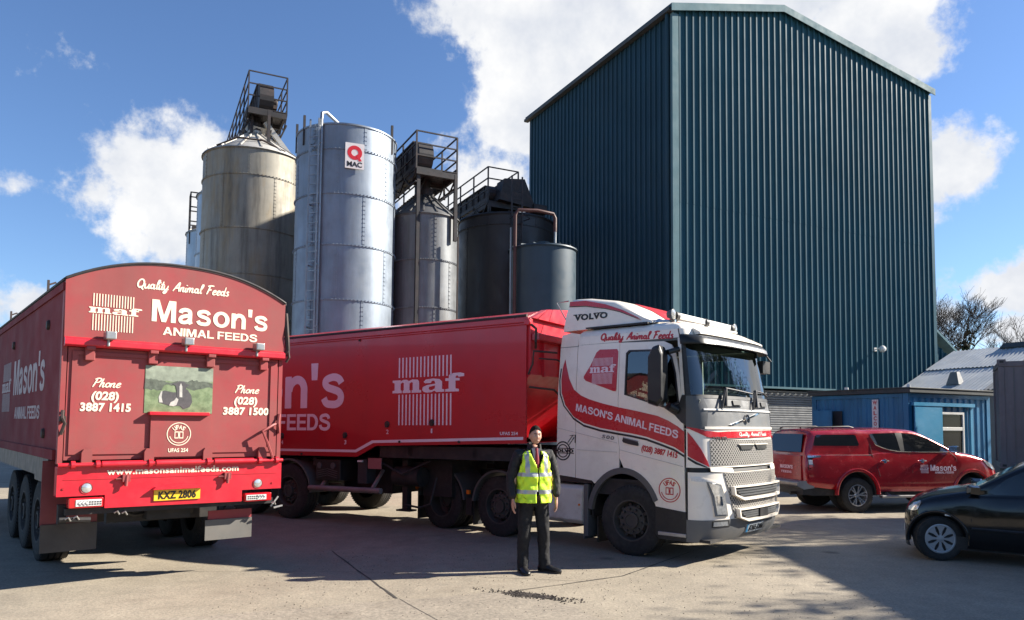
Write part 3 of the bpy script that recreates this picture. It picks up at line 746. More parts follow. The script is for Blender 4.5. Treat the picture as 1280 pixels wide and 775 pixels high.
strip(-.22, BH, RIDGE, RZ + .1); strip(RIDGE, RZ + .1, BW + .25, SR + .02)
v.build('verge_flashing', 'flash', wh)
v = MB(); v.box((-.10, -.075, 0), (.20, -.055, BH - .19)); v.box((-.10, -.055, 0), (-.08, .05, BH - .19)); v.build('corner_flashing', 'flash', wh)
v = MB(); v.box((BW - .12, -.075, 0), (BW + .09, -.05, SR - .2)); v.box((BW + .07, -.05, 0), (BW + .09, .3, SR - .3)); v.build('corner_flashing', 'clad', wh)
v = MB(); v.box((-.30, -.1, BH - .16), (-.06, BL + .1, BH - .03)); v.build('gutter', 'roof_felt', wh)
v = MB(); v.tube([(-.16, .18, BH - .15), (-.16, .18, BH - .6), (-.12, .20, BH - .9), (-.12, .20, .1)], .075, 10); v.build('downpipe', 'clad_dark', wh)
# roller door with head flashing
rd = MB(); n = 36
for i in range(n):
    z = i * (doorz - .08) / n; h = (doorz - .08) / n
    rd.loft([[(x, .10, z), (x, .075, z + h * .25), (x, .075, z + h * .75), (x, .10, z + h), (x, .13, z + h), (x, .13, z)] for x in (door0 + .06, door1 - .06)], smooth=False, cap=False)
rdo = rd.build('roller_door', 'roller', wh)
q = MB(); q.box((door0, -.02, 0), (door0 + .06, .14, doorz)); q.box((door1 - .06, -.02, 0), (door1, .14, doorz)); q.build('door_frame', 'roof_felt', rdo)
q = MB(); q.box((door0 - .1, -.22, doorz - .03), (door1 + .55, -.06, doorz + .05)); q.build('canopy_flashing', 'flash', rdo)
# lean-to on the far side
lt = MB()
w2 = clad_wall(lambda x, d, z: (BW + .1 + x, .6 + d, z), 3.0, lambda x: 0, lambda x: 6.55 - x * .62)
w2.build('lean_to_wall', 'clad', wh, recalc=False)
lt.loft([[(BW - .05, y, 7.02), (BW + 3.4, y, 4.86), (BW + 3.4, y, 4.98), (BW - .05, y, 7.14)] for y in (.35, 11)], smooth=False); lt.build('lean_to_roof', 'flash', wh)
# floodlight on the front wall
fl = empty('floodlight', (BX + 11.16 * cos(BA) + .06 * sin(BA), BY + 11.16 * sin(BA) - .06 * cos(BA), 5.37), BA, 'small white floodlight fixed on the teal warehouse front above the blue cabin', 'floodlight')
q = MB(); q.tube([(0, .02, 0), (0, -.18, .02), (0, -.26, .0)], .03, 8); q.box((-.08, -.0, -.08), (.08, .03, .08)); q.build('bracket', 'frame_white', fl)
q = MB(); q.lathe([(.001, -.48), (.10, -.46), (.15, -.38), (.14, -.28), (.05, -.22), (.001, -.22)], (0, 0, -.01), 'y', 18); q.build('lamp_head', 'frame_white', fl)

# ================================================================ silos
def silo(X, Y, r, zt, cone_h, shell, cone, seams, label, phase=0., bottom=0., nseam=6, group='feed silos'):
    root = empty('silo', (X, Y, 0), BA, label, 'silo', group)
    mb = MB(); prof = [(r, bottom)]
    for z in sorted(seams):
        if bottom < z < zt: prof += [(r, z - .035), (r + .022, z - .03), (r + .022, z + .03), (r, z + .035)]
    prof += [(r, zt - .06), (r + .03, zt - .05), (r + .03, zt), (r - .02, zt)]
    mb.lathe(prof, n=96)
    zs = [bottom] + sorted(z for z in seams if z < zt) + [zt]
    for k in range(len(zs) - 1):                          # lapped vertical seams with bolt heads
        for j in range(nseam):
            a = phase + 2 * pi * (j + (k % 2) * .5) / nseam
            c = Vector((cos(a), sin(a), 0)); tt = Vector((-sin(a), cos(a), 0))
            if c.y > .55: continue
            p = c * (r + .004)
            mb.bar(p + Vector((0, 0, zs[k] + .04)), p + Vector((0, 0, zs[k + 1] - .04)), .09, .008, upv=tuple(c))
            nb = max(3, int((zs[k + 1] - zs[k]) / .13))
            for b in range(nb):
                z = zs[k] + .06 + (zs[k + 1] - zs[k] - .12) * b / (nb - 1)
                for sgn in (-.022, .022):
                    mb.bar(p + tt * sgn + Vector((0, 0, z - .013)), p + tt * sgn + Vector((0, 0, z + .013)), .026, .03, upv=tuple(c))
        if k:
            for b in range(90):
                a = 2 * pi * b / 90
                if sin(a) > .5: continue
                mb.bar((cos(a) * (r + .03), sin(a) * (r + .03), zs[k] - .012), (cos(a) * (r + .03), sin(a) * (r + .03), zs[k] + .012), .03, .03)
    mb.build('shell', shell, root)
    if cone_h:
        c = MB(); c.lathe([(r + .07, zt - .02), (r + .05, zt + .03), (.28, zt + cone_h), (.28, zt + cone_h + .18), (.001, zt + cone_h + .18)], n=48)
        for j in range(16):
            a = 2 * pi * j / 16
            c.bar((cos(a) * (r + .04), sin(a) * (r + .04), zt + .05), (cos(a) * .3, sin(a) * .3, zt + cone_h + .02), .05, .05)
        c.build('cone_roof', cone, root)
    return root
def gantry(root, x0, x1, y0, y1, z, railh, legs=(), conv=None, motor=None, apex=None, metal='gantry', braces=True):
    p = MB(); p.box((x0, y0, z - .08), (x1, y0 + 1.25, z)); p.bar((x0, y0, z - .16), (x1, y0, z - .16), .10, .2); p.bar((x0, y0 + 1.2, z - .16), (x1, y0 + 1.2, z - .16), .08, .16)
    p.bar((x0 + .05, y0, z - .16), (x0 + .05, y1, z - .16), .08, .18); p.bar((x1 - .05, y0, z - .16), (x1 - .05, y1, z - .16), .08, .18)
    k = int((y1 - y0) / .22)
    for i in range(k):
        yy = y0 + (y1 - y0) * i / k; p.bar((x1 - .5, yy, z - .03), (x1, yy, z - .03), .12, .03)
    p.build('walkway', metal, root)
    h = MB(); n = max(2, int((y1 - y0) / 1.2))
    for x in (x0, x1):
        for i in range(n + 1):
            y = y0 + (y1 - y0) * i / n; h.bar((x, y, z - .1), (x, y, z + railh), .05, .05)
        for zz in (railh, railh * .66, railh * .33): h.bar((x, y0, z + zz), (x, y1, z + zz), .042)
    for zz in (railh, railh * .66, railh * .33): h.bar((x0, y0, z + zz - .003), (x1, y0, z + zz - .003), .042)
    h.build('handrail', metal, root)
    k_ = MB()
    for x in (x0, x1):
        k_.box((x - .01, y0 + .02, z + .0), (x + .01, y1, z + .14))
        for i in range(int((y1 - y0) / .6)):
            ya, yb = y0 + i * .6, y0 + (i + 1) * .6; k_.bar((x, ya, z - .5 if i % 2 else z - .1), (x, yb, z - .1 if i % 2 else z - .5), .045)
        k_.bar((x, y0, z - .5), (x, y1, z - .5), .05)
    for i in range(int((x1 - x0) / .10)): k_.bar((x0 + .1 * i, y0 + .02, z - .06), (x0 + .1 * i, y0 + 1.2, z - .06), .02, .05)
    k_.build('lattice_truss', metal, root)
    if conv:
        c0, c1, cz, ch = conv
        c = MB(); c.box((c0, y0 + .55, cz), (c1, y1, cz + ch)); c.box((c0 - .06, y0 + .55, cz + ch + .002), (c1 + .06, y1, cz + ch + .05))
        for i in range(n * 2): 
            y = y0 + .7 + (y1 - y0 - 1) * i / (2 * n); c.box((c0 - .04, y, cz - .02), (c1 + .04, y + .06, cz + ch + .02))
        c.lathe([(.001, c0 - .012), (ch * .56, c0 - .012), (ch * .56, c1 + .012), (.001, c1 + .012)], (0, y0 + .55, cz + ch * .45), 'x', 20, smooth=False)
        c.build('conveyor', metal, root)
    if motor:
        m_ = MB(); x, y, zz, s = motor
        m_.lathe([(.001, -s * 1.2), (s * .8, -s * 1.2), (s, -s * .9), (s, s * .7), (s * .7, s), (.001, s)], (x, y, zz), 'x', 18); m_.box((x - s * .8, y - s, zz - s * 1.6), (x + s * .8, y + s, zz - s * .7)); m_.build('drive_motor', 'rust', root)
    l = MB(); got = False
    for (x, y, zb) in legs: l.bar((x, y, zb), (x, y, z - .1), .11, .11); got = True
    if apex:
        l.lathe([(.30, apex), (.30, apex + .3), (.18, z - .6), (.18, z - .1)], n=12); got = True
        if braces:
            for sx in (-1, 1): l.bar((sx * .5, -.5, apex - .1), (sx * .35 + .2, -.3, z - .1), .07)
    if got: l.build('support', metal, root)
# row of stained silos at the left
S1 = (-10.17, 28.5)
s1 = silo(S1[0], S1[1], 1.86, 12.0, 1.12, 'galv_stain', 'cone', [2.3, 4.0, 5.7, 7.3, 9.0, 11.0], 'stained silo with cone roof and highest gantry, left of the shiny silo', .3)
gantry(s1, -.40, 1.03, -.82, 7.4, 13.92, 1.40, conv=(.02, .52, 13.95, 1.12), motor=(.62, -.1, 14.5, .16), apex=13.25, legs=[(.35, -1.03, 12.5), (-.2, -.4, 12.9)])
q = MB(); q.bar((.3, -.4, 13.55), (1.95, -.5, 11.5), .18, .18); q.bar((.1, -.2, 13.2), (-.1, .9, 13.9), .5, .4); q.build('spout', 'cone', s1)
q = MB(); q.tube([(-1.5, -1.2, 12.05), (-.8, -1.37, 12.43), (.1, -1.43, 12.45), (.9, -1.54, 12.12)], .035, 6); q.build('cone_rail', 'rust', s1)
ca, sa = cos(BA), sin(BA)
for k, (zt, lab) in enumerate(((11.6, 'pale silo directly behind the stained silo, only its left edge showing'), (10.9, 'second pale silo back in the row behind the stained silo, with a railed ladder top'), (9.4, 'lower pale silo farthest back behind the stained silo'))):
    d = 4.2 * (k + 1); x, y = S1[0] - sa * d - .1, S1[1] + ca * d
    sk = silo(x - .2 * k + .12, y, 1.80, zt, .8, 'galv_back', 'cone', [1.5, 3, 4.5, 6, 7.5, 9], lab, .1)
    if k == 1:
        h = MB()
        for xx in (-1.7, -.85):
            for yy in (-.6, .2): h.bar((xx, yy, zt - .6), (xx, yy, zt + 1.9), .06)
        for zz in (.5, 1.2, 1.9):
            h.bar((-1.7, -.6, zt + zz), (-.85, -.6, zt + zz), .05); h.bar((-1.7, .2, zt + zz), (-.85, .2, zt + zz), .05); h.bar((-1.7, -.6, zt + zz), (-1.7, .2, zt + zz), .05)
        h.build('handrail', 'gantry', sk)
        h = MB(); h.box((-1.6, -.7, zt - .9), (-.7, .2, zt + .3)); h.build('walkway', 'gantry', sk)
# shiny silo
s2_ = silo(-5.52, 24.0, 1.60, 11.15, 0, 'galv', 'cone', [1.9, 2.35, 4.0, 5.65, 7.35, 8.95, 10.35], 'shiny galvanised silo with a red Q sign and a flat open top', .12)
q = MB(); q.lathe([(1.58, 11.1), (1.55, 11.0), (.001, 11.05)], n=48); q.build('roof_plate', 'galv', s2_)
a = radians(222); 
ld = MB(); c = Vector((cos(a), sin(a), 0)); tt = Vector((-sin(a), cos(a), 0))
for sg in (-1, 1): ld.bar(c * 1.76 + tt * .16 * sg + Vector((0, 0, .3)), c * 1.76 + tt * .16 * sg + Vector((0, 0, 11.25)), .05, .05)
for i in range(36): ld.bar(c * 1.76 - tt * .2 + Vector((0, 0, .5 + i * .3)), c * 1.76 + tt * .2 + Vector((0, 0, .5 + i * .3)), .03)
for i in range(6):
    for sg in (-1, 1): ld.bar(c * 1.60 + tt * .2 * sg + Vector((0, 0, 1 + i * 1.9)), c * 1.76 + tt * .2 * sg + Vector((0, 0, 1 + i * 1.9)), .035)
ld.build('ladder', 'ladder', s2_)
q = MB(); q.tube([(-1.12, -1.25, .5), (-1.12, -1.25, 11.2), (-1.10, -1.24, 11.45), (-.95, -1.12, 11.55), (.2, -.25, 11.2)], .055, 10); q.build('filling_pipe', 'ladder', s2_)
for aa in (170, 200, 318, 20):
    q = MB(); q.bar((cos(radians(aa)) * 1.6, sin(radians(aa)) * 1.6, 10.6), (cos(radians(aa)) * 1.6, sin(radians(aa)) * 1.6, 11.55), .07); q.build('lifting_post', 'gantry', s2_)
# sign on the silo
aq = radians(-90 + 21) ; cx_, cy_ = -5.52 + 1.655 * cos(aq), 24.0 + 1.655 * sin(aq)
sg = empty('sign', (cx_, cy_, 9.72), aq + pi / 2, 'white square sign with a red Q on the shiny silo', 'sign')
q = MB(); q.box((-.29, -.012, 0), (.29, .012, .80)); q.build('board', 'sign_white', sg)
fs = lambda a_, b_, t_: (a_, -.012 - t_, b_)
q = MB(); o, hl = ring_poly(0, .50, .105, .225, 36); q.prism(o, fs, .0005, .004, holes=hl); q.prism([(.03, .42), (.09, .46), (.22, .26), (.13, .24)], fs, .0005, .006); q.build('letter', 'sign_red', sg)
q = MB(); put_text(q, 'MAC', fs, .46, .15, .03, x0=-.23, y0=.06); q.build('lettering', 'plate_text', sg)
# old grey silo
s3_ = silo(-3.05, 25.2, 1.13, 8.85, .82, 'galv_old', 'cone_old', [2.0, 3.9, 5.7, 7.3], 'old dark grey silo with a railed platform, between the shiny silo and the black silo', .5)
gantry(s3_, -.72, .72, -1.07, 6.0, 10.35, 1.2, conv=(-.60, -.12, 10.4, .95), apex=9.65, legs=[(-.62, -1.0, 0.5), (.68, -1.07, 8.0)])
q = MB(); q.bar((.70, -1.30, 4.0), (.70, -1.30, 8.1), .05); q.build('cable_pipe', 'rust', s3_)
# black silo
s4_ = silo(-.30, 30.0, 1.94, 10.02, .42, 'silo_black', 'silo_black', [3., 6., 9.6], 'wide black silo with a railed gantry beside the teal warehouse', .2)
gantry(s4_, -1.12, .22, -.62, 6.5, 10.78, 1.35, conv=(-.95, -.1, 10.9, .6), apex=10.5, legs=[(-1.05, -.6, 9.6), (.15, -.6, 10.0)], braces=False)
q = MB(); q.loft([[(-.75, -.9, 10.8), (.9, -.9, 10.62), (.9, -.3, 10.62), (-.75, -.3, 10.8)], [(-.55, -.95, 11.65), (.35, -.95, 11.75), (.35, -.25, 11.75), (-.55, -.25, 11.65)]], smooth=False)
q.box((.75, -1.0, 10.45), (1.35, -.3, 10.8)); q.build('conveyor_head', 'gantry', s4_)
q = MB(); a = radians(196); c = Vector((cos(a), sin(a), 0)); tt = Vector((-sin(a), cos(a), 0)); c2 = Vector((-.55, -2.05, 0))
for sgn in (-.22, .22): q.bar(c2 + Vector((sgn, 0, 1)), c2 + Vector((sgn, 0, 11.4)), .05)
for i in range(33): q.bar(c2 + Vector((-.22, 0, 1.2 + .3 * i)), c2 + Vector((.22, 0, 1.2 + .3 * i)), .03)
for i in range(6): 
    z = 4.2 + i * 1.1; q.tube([c2 + Vector((-.3, 0, z)), c2 + Vector((-.36, -.4, z)), c2 + Vector((0, -.66, z)), c2 + Vector((.36, -.4, z)), c2 + Vector((.3, 0, z))], .02, 5)
q.build('ladder', 'gantry', s4_)
# small teal tank
s5_ = silo(1.09, 27.0, 1.22, 8.25, .16, 'tank_teal', 'tank_teal', [], 'smooth dark teal tank in front of the black silo', .2, nseam=0, group=None)
q = MB(); q.tube([(-1.33, -.35, .3), (-1.33, -.35, 9.35), (-1.22, -.38, 9.55), (-.5, -.5, 9.6), (.12, -.55, 9.55), (.2, -.55, 9.4), (.2, -.55, 8.9)], .065, 8); q.build('vent_pipe', 'pipe_red', s5_)
q = MB(); q.tube([(.2, -.55, 8.95), (.2, -.55, 8.1)], .05, 8); q.tube([(-1.47, -.3, .3), (-1.47, -.3, 8.9)], .035, 6); q.build('thin_pipe', 'ladder', s5_)

# ================================================================ blue cabin, grey shed, container
CBX, CBY = 11.22, 21.0
cb = empty('site_cabin', (CBX, CBY, 0), BA, 'blue steel site cabin with a white framed window beside the red pickup', 'cabin')
CH = 2.98; CW = 3.75; CDp = 3.3
def boxclad(fn, L, ztop, zlo=0., hole=None):
    mb = MB(); p = .28; n = int(L / p); p = L / n; pr = []
    for i in range(n):
        x = i * p; pr += [(x, 0), (x + p * .42, 0), (x + p * .55, .035), (x + p * .87, .035)]
    pr.append((L, 0))
    xs = [(x, d) for x, d in pr]
    for i in range(len(xs) - 1):
        (xa, da), (xb, db) = xs[i], xs[i + 1]
        segs = [(zlo, ztop)]
        if hole and xb > hole[0] and xa < hole[1]: segs = [(zlo, hole[2]), (hole[3], ztop)]
        for a_, b_ in segs: mb.add([fn(xa, da, a_), fn(xb, db, a_), fn(xb, db, b_), fn(xa, da, b_)], [(0, 1, 2, 3)])
    return mb
boxclad(lambda x, d, z: (x, d, z), CW, CH - .1, .12).build('front_wall', 'blue', cb, recalc=False)
boxclad(lambda x, d, z: (d, CDp - x, z), CDp, CH - .1, .12).build('side_wall', 'blue', cb, recalc=False)
q = MB(); q.box((.06, CDp - .03, .1), (CW, CDp, CH - .1)); q.box((CW - .03, .05, .1), (CW, CDp - .05, CH - .1)); q.box((.05, .06, .05), (CW - .05, CDp - .05, .12)); q.build('rear_wall', 'blue', cb)
q = MB()
for (x, y) in ((-.03, -.03), (CW - .13, -.03), (-.03, CDp - .13)): q.box((x, y, 0), (x + .16, y + .16, CH - .09))
q.box((-.035, -.035, CH - .21), (CW, -.005, CH - .10)); q.box((-.034, 0.14, CH - .21), (-.004, CDp, CH - .10)); q.build('corner_post', 'blue', cb)
q = MB(); q.box((-.14, -.16, CH - .085), (CW + .1, CDp + .1, CH + .03)); q.box((-.16, -.18, CH + .032), (CW + .12, CDp + .12, CH + .07)); q.build('roof', 'roof_felt', cb, bevel=.01)
W0, W1, WZ0, WZ1 = 1.37, 2.46, 1.05, 2.37
w = MB(); t_ = .07
w.box((W0, -.06, WZ0), (W1, .03, WZ0 + .09)); w.box((W0, -.06, WZ1 - t_), (W1, .03, WZ1)); w.box((W0, -.06, WZ0 + .09), (W0 + t_, .03, WZ1 - t_)); w.box((W1 - t_, -.06, WZ0 + .09), (W1, .03, WZ1 - t_)); w.box((W0 + t_, -.055, 1.83), (W1 - t_, .025, 1.93))
win = w.build('window', 'frame_white', cb, bevel=.006)
w = MB(); w.box((W0 + t_, -.02, WZ0 + .09), (W1 - t_, 0.01, 1.83)); w.box((W0 + t_, -.02, 1.93), (W1 - t_, .01, WZ1 - t_)); w.build('pane', 'win_black', win)
w = MB(); w.box((.13, -.115, .95), (1.36, -.075, 2.53)); sh = w.build('sliding_shutter', 'blue_light', cb, bevel=.008)
w = MB(); w.box((.08, -.13, 2.53), (2.88, -.03, 2.63)); w.box((2.72, -.09, 1.0), (2.82, -.036, 2.53)); w.box((W0, -.09, .93), (2.72, -.036, 1.0)); w.build('shutter_rail', 'blue_light', sh)
dr = MB(); dr.box((-.30, 2.35, .3), (-.26, 3.1, 2.42)); dr.bar((-.02, 3.12, .3), (-.02, 3.12, 2.45), .08); d_ = dr.build('door', 'blue', cb, bevel=.006)
dr = MB(); dr.box((-.02, 2.2, .2), (-.006, 3.05, 2.40)); dr.build('door_opening', 'interior', d_)
w = MB(); w.tube([(.6, .4, CH + .07), (.6, .4, CH + .15), (.62, .4, CH + .17)], .05, 8); w.tube([(-.05, 2.0, CH), (-.05, 2.0, CH + .14)], .06, 10); w.build('roof_vent', 'frame_white', cb)
# sign on the cabin's shaded side
n_ = (-sin(0), 0)
sx, sy = -.035, .78
def cabp(x, y, z): return (CBX + x * ca - y * sa, CBY + x * sa + y * ca, z)
ws = empty('sign', cabp(-.035, 1.02, 0), BA - pi / 2, 'narrow upright white sign with red letters on the blue cabin side', 'sign')
q = MB(); q.box((-.10, -.015, 1.74), (.10, .015, 2.72)); q.build('board', 'sign_white', ws)
q = MB()
for i, ch in enumerate('WALCON'): put_text(q, ch, lambda a_, b_, t_: (a_, -.015 - t_, b_), .10 if ch != 'W' else .14, .108, .035, x0=-.05 if ch != 'W' else -.07, y0=2.58 - i * .155)
q.build('lettering', 'letter_red', ws)
# grey shed built out from the warehouse front, behind the cabin; ridge square to the warehouse
sh_ = empty('shed', (BX, BY, 0), BA, 'low shed with a pale grey corrugated roof behind the blue cabin', 'shed')
EX, EZ, GX, GZ, YF, YB = 12.35, 3.55, 16.55, 5.52, -5.6, -.12
def rz_(x): return EZ + (GZ - EZ) * (x - EX) / (GX - EX)
q = MB(); q.prism([(EX + .3, 0), (2 * GX - EX - .3, 0), (2 * GX - EX - .3, EZ), (GX, GZ - .12), (EX + .3, EZ)], lambda a_, b_, t_: (a_, t_, b_), YF + .3, YB - .02); q.build('wall', 'tin_dark', sh_)
def corr(y0, y1, xa, xb, up=0., pitch=.16):
    mb = MB(); n = int(abs(y1 - y0) / pitch) * 4; vs = []
    for i in range(n + 1):
        y = y0 + (y1 - y0) * i / n; o = .022 * sin(2 * pi * i / 4) + up
        for x in (xa, xb): vs.append((x, y, (rz_(x) if x <= GX + 1e-6 else rz_(2 * GX - x)) + o))
    mb.add(vs, [(2 * i, 2 * i + 2, 2 * i + 3, 2 * i + 1) for i in range(n)], 0, True); return mb
xm = EX + (GX - EX) * .52
y_ = YB
for k, wd in enumerate((1.0, 1.0, 1.0, 1.0)):
    corr(y_, y_ - wd - .06, EX - .25, xm, .012 * (k % 2)).build('roof_sheet', 'tin', sh_, recalc=False); corr(y_, y_ - wd - .06, xm - .12, GX, .05 + .012 * (k % 2)).build('roof_sheet', 'tin', sh_, recalc=False); y_ -= wd
corr(y_, YF - .1, EX - .25, GX, .02).build('rooflight_sheet', 'tin_dark', sh_, recalc=False)
corr(YB, YF - .1, GX, 2 * GX - EX + .25).build('roof_sheet', 'tin', sh_, recalc=False)
q = MB(); q.loft([[(GX - .3, y, rz_(GX - .3) + .09), (GX, y, GZ + .16), (GX + .3, y, rz_(GX - .3) + .09), (GX + .3, y, rz_(GX - .3) + .14), (GX, y, GZ + .22), (GX - .3, y, rz_(GX - .3) + .14)] for y in (YF - .1, YB - 2.3)], smooth=False); q.build('ridge_cap', 'roof_felt', sh_)
q = MB(); cwx, cwy = EX + .55, -2.5
q.loft([[(cwx - .2, cwy - .28, rz_(cwx) - .05), (cwx + .2, cwy - .28, rz_(cwx) - .05), (cwx + .2, cwy + .28, rz_(cwx) - .05), (cwx - .2, cwy + .28, rz_(cwx) - .05)], [(cwx - .1, cwy - .14, rz_(cwx) + .48), (cwx + .1, cwy - .14, rz_(cwx) + .48), (cwx + .1, cwy + .14, rz_(cwx) + .48), (cwx - .1, cwy + .14, rz_(cwx) + .48)]], smooth=False); q.build('roof_cowl', 'tin_dark', sh_)
# grey container at the right edge
cx0, cy0 = 12.82, 19.5
ct = empty('shipping_container', (cx0, cy0, 0), radians(-30), 'tall grey steel container at the right edge of the yard', 'container')
HT = 3.70
def panel(fn, L, z0, z1, p=.36, d=.04):
    mb = MB(); n = int(L / p); p = L / n; pr = []
    for i in range(n): x = i * p; pr += [(x, 0), (x + p * .35, 0), (x + p * .5, d), (x + p * .85, d)]
    pr.append((L, 0))
    mb.add([fn(x, dd, z) for x, dd in pr for z in (z0, z1)], [(2 * i, 2 * i + 2, 2 * i + 3, 2 * i + 1) for i in range(len(pr) - 1)]); return mb
q = MB(); q.box((.13, .03, 1.0), (2.4, .06, HT - .16)); q.box((.13, .022, 1.0), (.20, .031, HT - .17)); q.build('front_wall', 'container', ct)
panel(lambda x, d, z: (.04 + d, 2.28 - x, z), 2.18, 1.0, HT - .16).build('end_wall', 'container', ct, recalc=False)
q = MB(); q.box((0, 0, 1.0), (.13, .13, HT - .17)); q.box((0, 0, HT - .165), (2.44, .10, HT - .03)); q.box((0, .105, HT - .16), (.1, 2.28, HT - .03)); q.box((0, 2.18, .9), (.13, 2.3, HT - .17)); q.box((0, -.0, .86), (2.44, .12, .995)); q.box((0.001, .125, .86), (.12, 2.28, .995)); q.build('frame', 'container', ct, bevel=.008)
q = MB(); q.box((.05, .05, HT - .06), (2.4, 2.26, HT - .035)); q.box((2.3, .1, 1), (2.4, 2.26, HT - .1)); q.box((.1, 2.22, 1), (2.3, 2.26, HT - .1)); q.build('roof', 'container', ct)
for z in (HT - .115, .87):
    q = MB(); q.box((-.02, -.02, z), (.17, .15, z + .135)); q.box((-.025, .03, z + .04), (-.018, .10, z + .10), 1); q.box((.03, -.025, z + .04), (.12, -.018, z + .10), 1); q.build('corner_casting', ['container', 'black'], ct)
q = MB(); q.box((.33, .02, 2.30), (2.4, .0295, 2.325)); q.box((.33, .02, 1.0), (.345, .0295, HT - .17)); q.build('door_seam', 'interior_grey', ct)
q = MB(); q.box((.1, .2, 0), (.7, 2.2, .858)); q.box((1.7, .2, 0), (2.3, 2.2, .858)); q.build('support_block', 'chassis', ct)

# ================================================================ trees
def tree(name, X, Y, h, spread, label, seed, ivy=True, leaves=0, cat='tree', group=None, depth=5, tw=.011, lean=0., stem=.42):
    rr = random.Random(seed); root = empty(name, (X, Y, 0), 0, label, cat, group)
    tr = MB(); tw_ = MB(); iv = MB(); lf = MB(); tips = []
    def branch(p, d, ln, r, lev):
        n = 4; pts = [p]; rs = [r]; q = p.copy(); dd = d.copy(); jit = .05 if lev == 0 else .13
        for i in range(n):
            dd = (dd + Vector((rr.gauss(0, jit), rr.gauss(0, jit), rr.gauss(.03, .09)))).normalized()
            q = q + dd * ln / n; pts.append(q.copy()); rs.append(r * (1 - .42 * (i + 1) / n))
        (tr if lev < 3 else tw_).tube(pts, rs, 8 if lev == 0 else (6 if lev < 3 else 3), cap=lev < 2)
        if ivy and lev <= 2:
            dens = {0: 420, 1: 260, 2: 70}[lev]
            for _ in range(dens):
                k = rr.uniform(0, n - .01); i = int(k); c = pts[i].lerp(pts[i + 1], k - i)
                if lev == 2 and k > 2.2: continue
                rad = rs[i] + abs(rr.gauss(.10, .14)); a = rr.uniform(0, 2 * pi); u = rr.uniform(-1, 1)
                iv_leaf(iv, c + Vector((cos(a) * rad, sin(a) * rad, u * .15)), rr, .13)
        if lev >= depth: tips.append(q); return
        kids = {0: 5, 1: 5, 2: 5, 3: 5, 4: 4}.get(lev, 4)
        for j in range(kids):
            k = 1.2 + (n - 1.2) * (j + rr.random()) / kids if lev else 2.0 + 2.0 * (j + rr.random()) / kids
            i = min(n - 1, int(k)); c = pts[i].lerp(pts[i + 1], k - i)
            a = rr.uniform(0, 2 * pi); ax = Vector((cos(a), sin(a), rr.uniform(-.1, .5)))
            nd = (dd * rr.uniform(.45, .9) + ax * spread * rr.uniform(.5, .95)).normalized()
            branch(c, nd, ln * rr.uniform(.55, .76), max(tw, rs[i] * rr.uniform(.42, .62)), lev + 1)
        if lev or stem > .5: branch(q, dd, ln * (.62 if lev else .5), max(tw, rs[-1] * .8), lev + 1)
    def iv_leaf(mb, c, rr, s):
        s *= rr.uniform(.6, 1.3); a = Vector((rr.gauss(0, 1), rr.gauss(0, 1), rr.gauss(0, 1))).normalized(); b = a.orthogonal().normalized(); e = a.cross(b)
        mb.add([c - b * s, c + e * s * .8, c + b * s, c - e * s * .8], [(0, 1, 2, 3)])
    branch(Vector((0, 0, 0)), Vector((lean, 0, 1)).normalized(), h * stem, h * .030, 0)
    tr.build('trunk', 'bark', root)
    if leaves:
        for t in tips:
            for _ in range(leaves): iv_leaf(tw_, t + Vector((rr.gauss(0, .22), rr.gauss(0, .22), rr.gauss(0, .18))), rr, .075)
    tw_.build('crown', ['twig', 'leaf'][1 if leaves else 0], root)
    if iv.v: iv.build('ivy', 'ivy', root)
    return root
bt = tree('bare_tree', 30.1, 48.5, 9.4, .72, stem=.66, label='bare tree with dark ivy on its trunk beyond the grey shed roof', seed=11, tw=.014)
bt.scale = (.78, .78, .82)
# off to the right of the frame: a tree, then a store and a bin added to shade the yard
tree('bare_tree', 20.6, 13.2, 12.0, .8, 'tall budding tree beside the yard, outside the frame at the right', 5, ivy=True, leaves=2)
gs = empty('shade_building', (14.0, 6.2, 0), 0, 'plain grey building added outside the frame at the right to shade the yard', 'building')  # unseen block added to shade the black car and the ground near it
q = MB(); q.box((.1, 0.1, 0), (5, 7.5, 6.2)); q.build('wall', 'tin_dark', gs)
q = MB(); q.box((0, 0, 6.2), (5.1, 7.6, 6.35)); q.build('roof', 'tin', gs)
silo(17.5, 16.55, 1.0, 6.9, .85, 'galv_old', 'cone_old', [1.5, 3, 4.5, 6], 'slim grey bin added outside the frame at the right to cast a band of shade', .2)  # unseen bin added to cast the narrow band of shade

# trees farther along, outside the frame at the right (mirrored in the windscreen), and an unseen hedge added behind us to darken reflections
far_tree = tree('ivy_tree', 32.0, 22.0, 14.5, .85, 'tall ivy tree outside the frame at the right, nearest of the group', 21, ivy=True, leaves=3, group='trees outside the frame', depth=4)
for (x, y, s_, rz, lab) in ((37.5, 17.0, 1.1, 1.2, 'tall ivy tree outside the frame at the right, farthest right of the group'), (36.0, 27.5, 1.05, 2.6, 'tall ivy tree outside the frame at the right, farthest back of the group')):
    t2 = far_tree.copy(); COL.objects.link(t2); t2.location = (x, y, 0); t2.rotation_euler = (0, 0, rz); t2.scale = (s_,) * 3; t2['label'] = lab
    for ch in far_tree.children:
        c2 = ch.copy(); COL.objects.link(c2); c2.parent = t2
hg = MB(); rr = random.Random(9)
for i in range(16000):
    x = rr.uniform(-42, 48); top = 3.6 + .8 * sin(x * .31) + .5 * sin(x * .83 + 1) ; z = top * (1 - rr.random() ** 2 * .98); y = -17 + rr.gauss(0, .8) * (1.1 - .6 * z / top)
    s_ = rr.uniform(.14, .34); a_ = Vector((rr.gauss(0, 1), rr.gauss(0, 1), rr.gauss(0, 1))).normalized(); b_ = a_.orthogonal().normalized(); e_ = a_.cross(b_); c = Vector((x, y, z))
    hg.add([c - b_ * s_, c + e_ * s_ * .7, c + b_ * s_, c - e_ * s_ * .7], [(0, 1, 2, 3)])
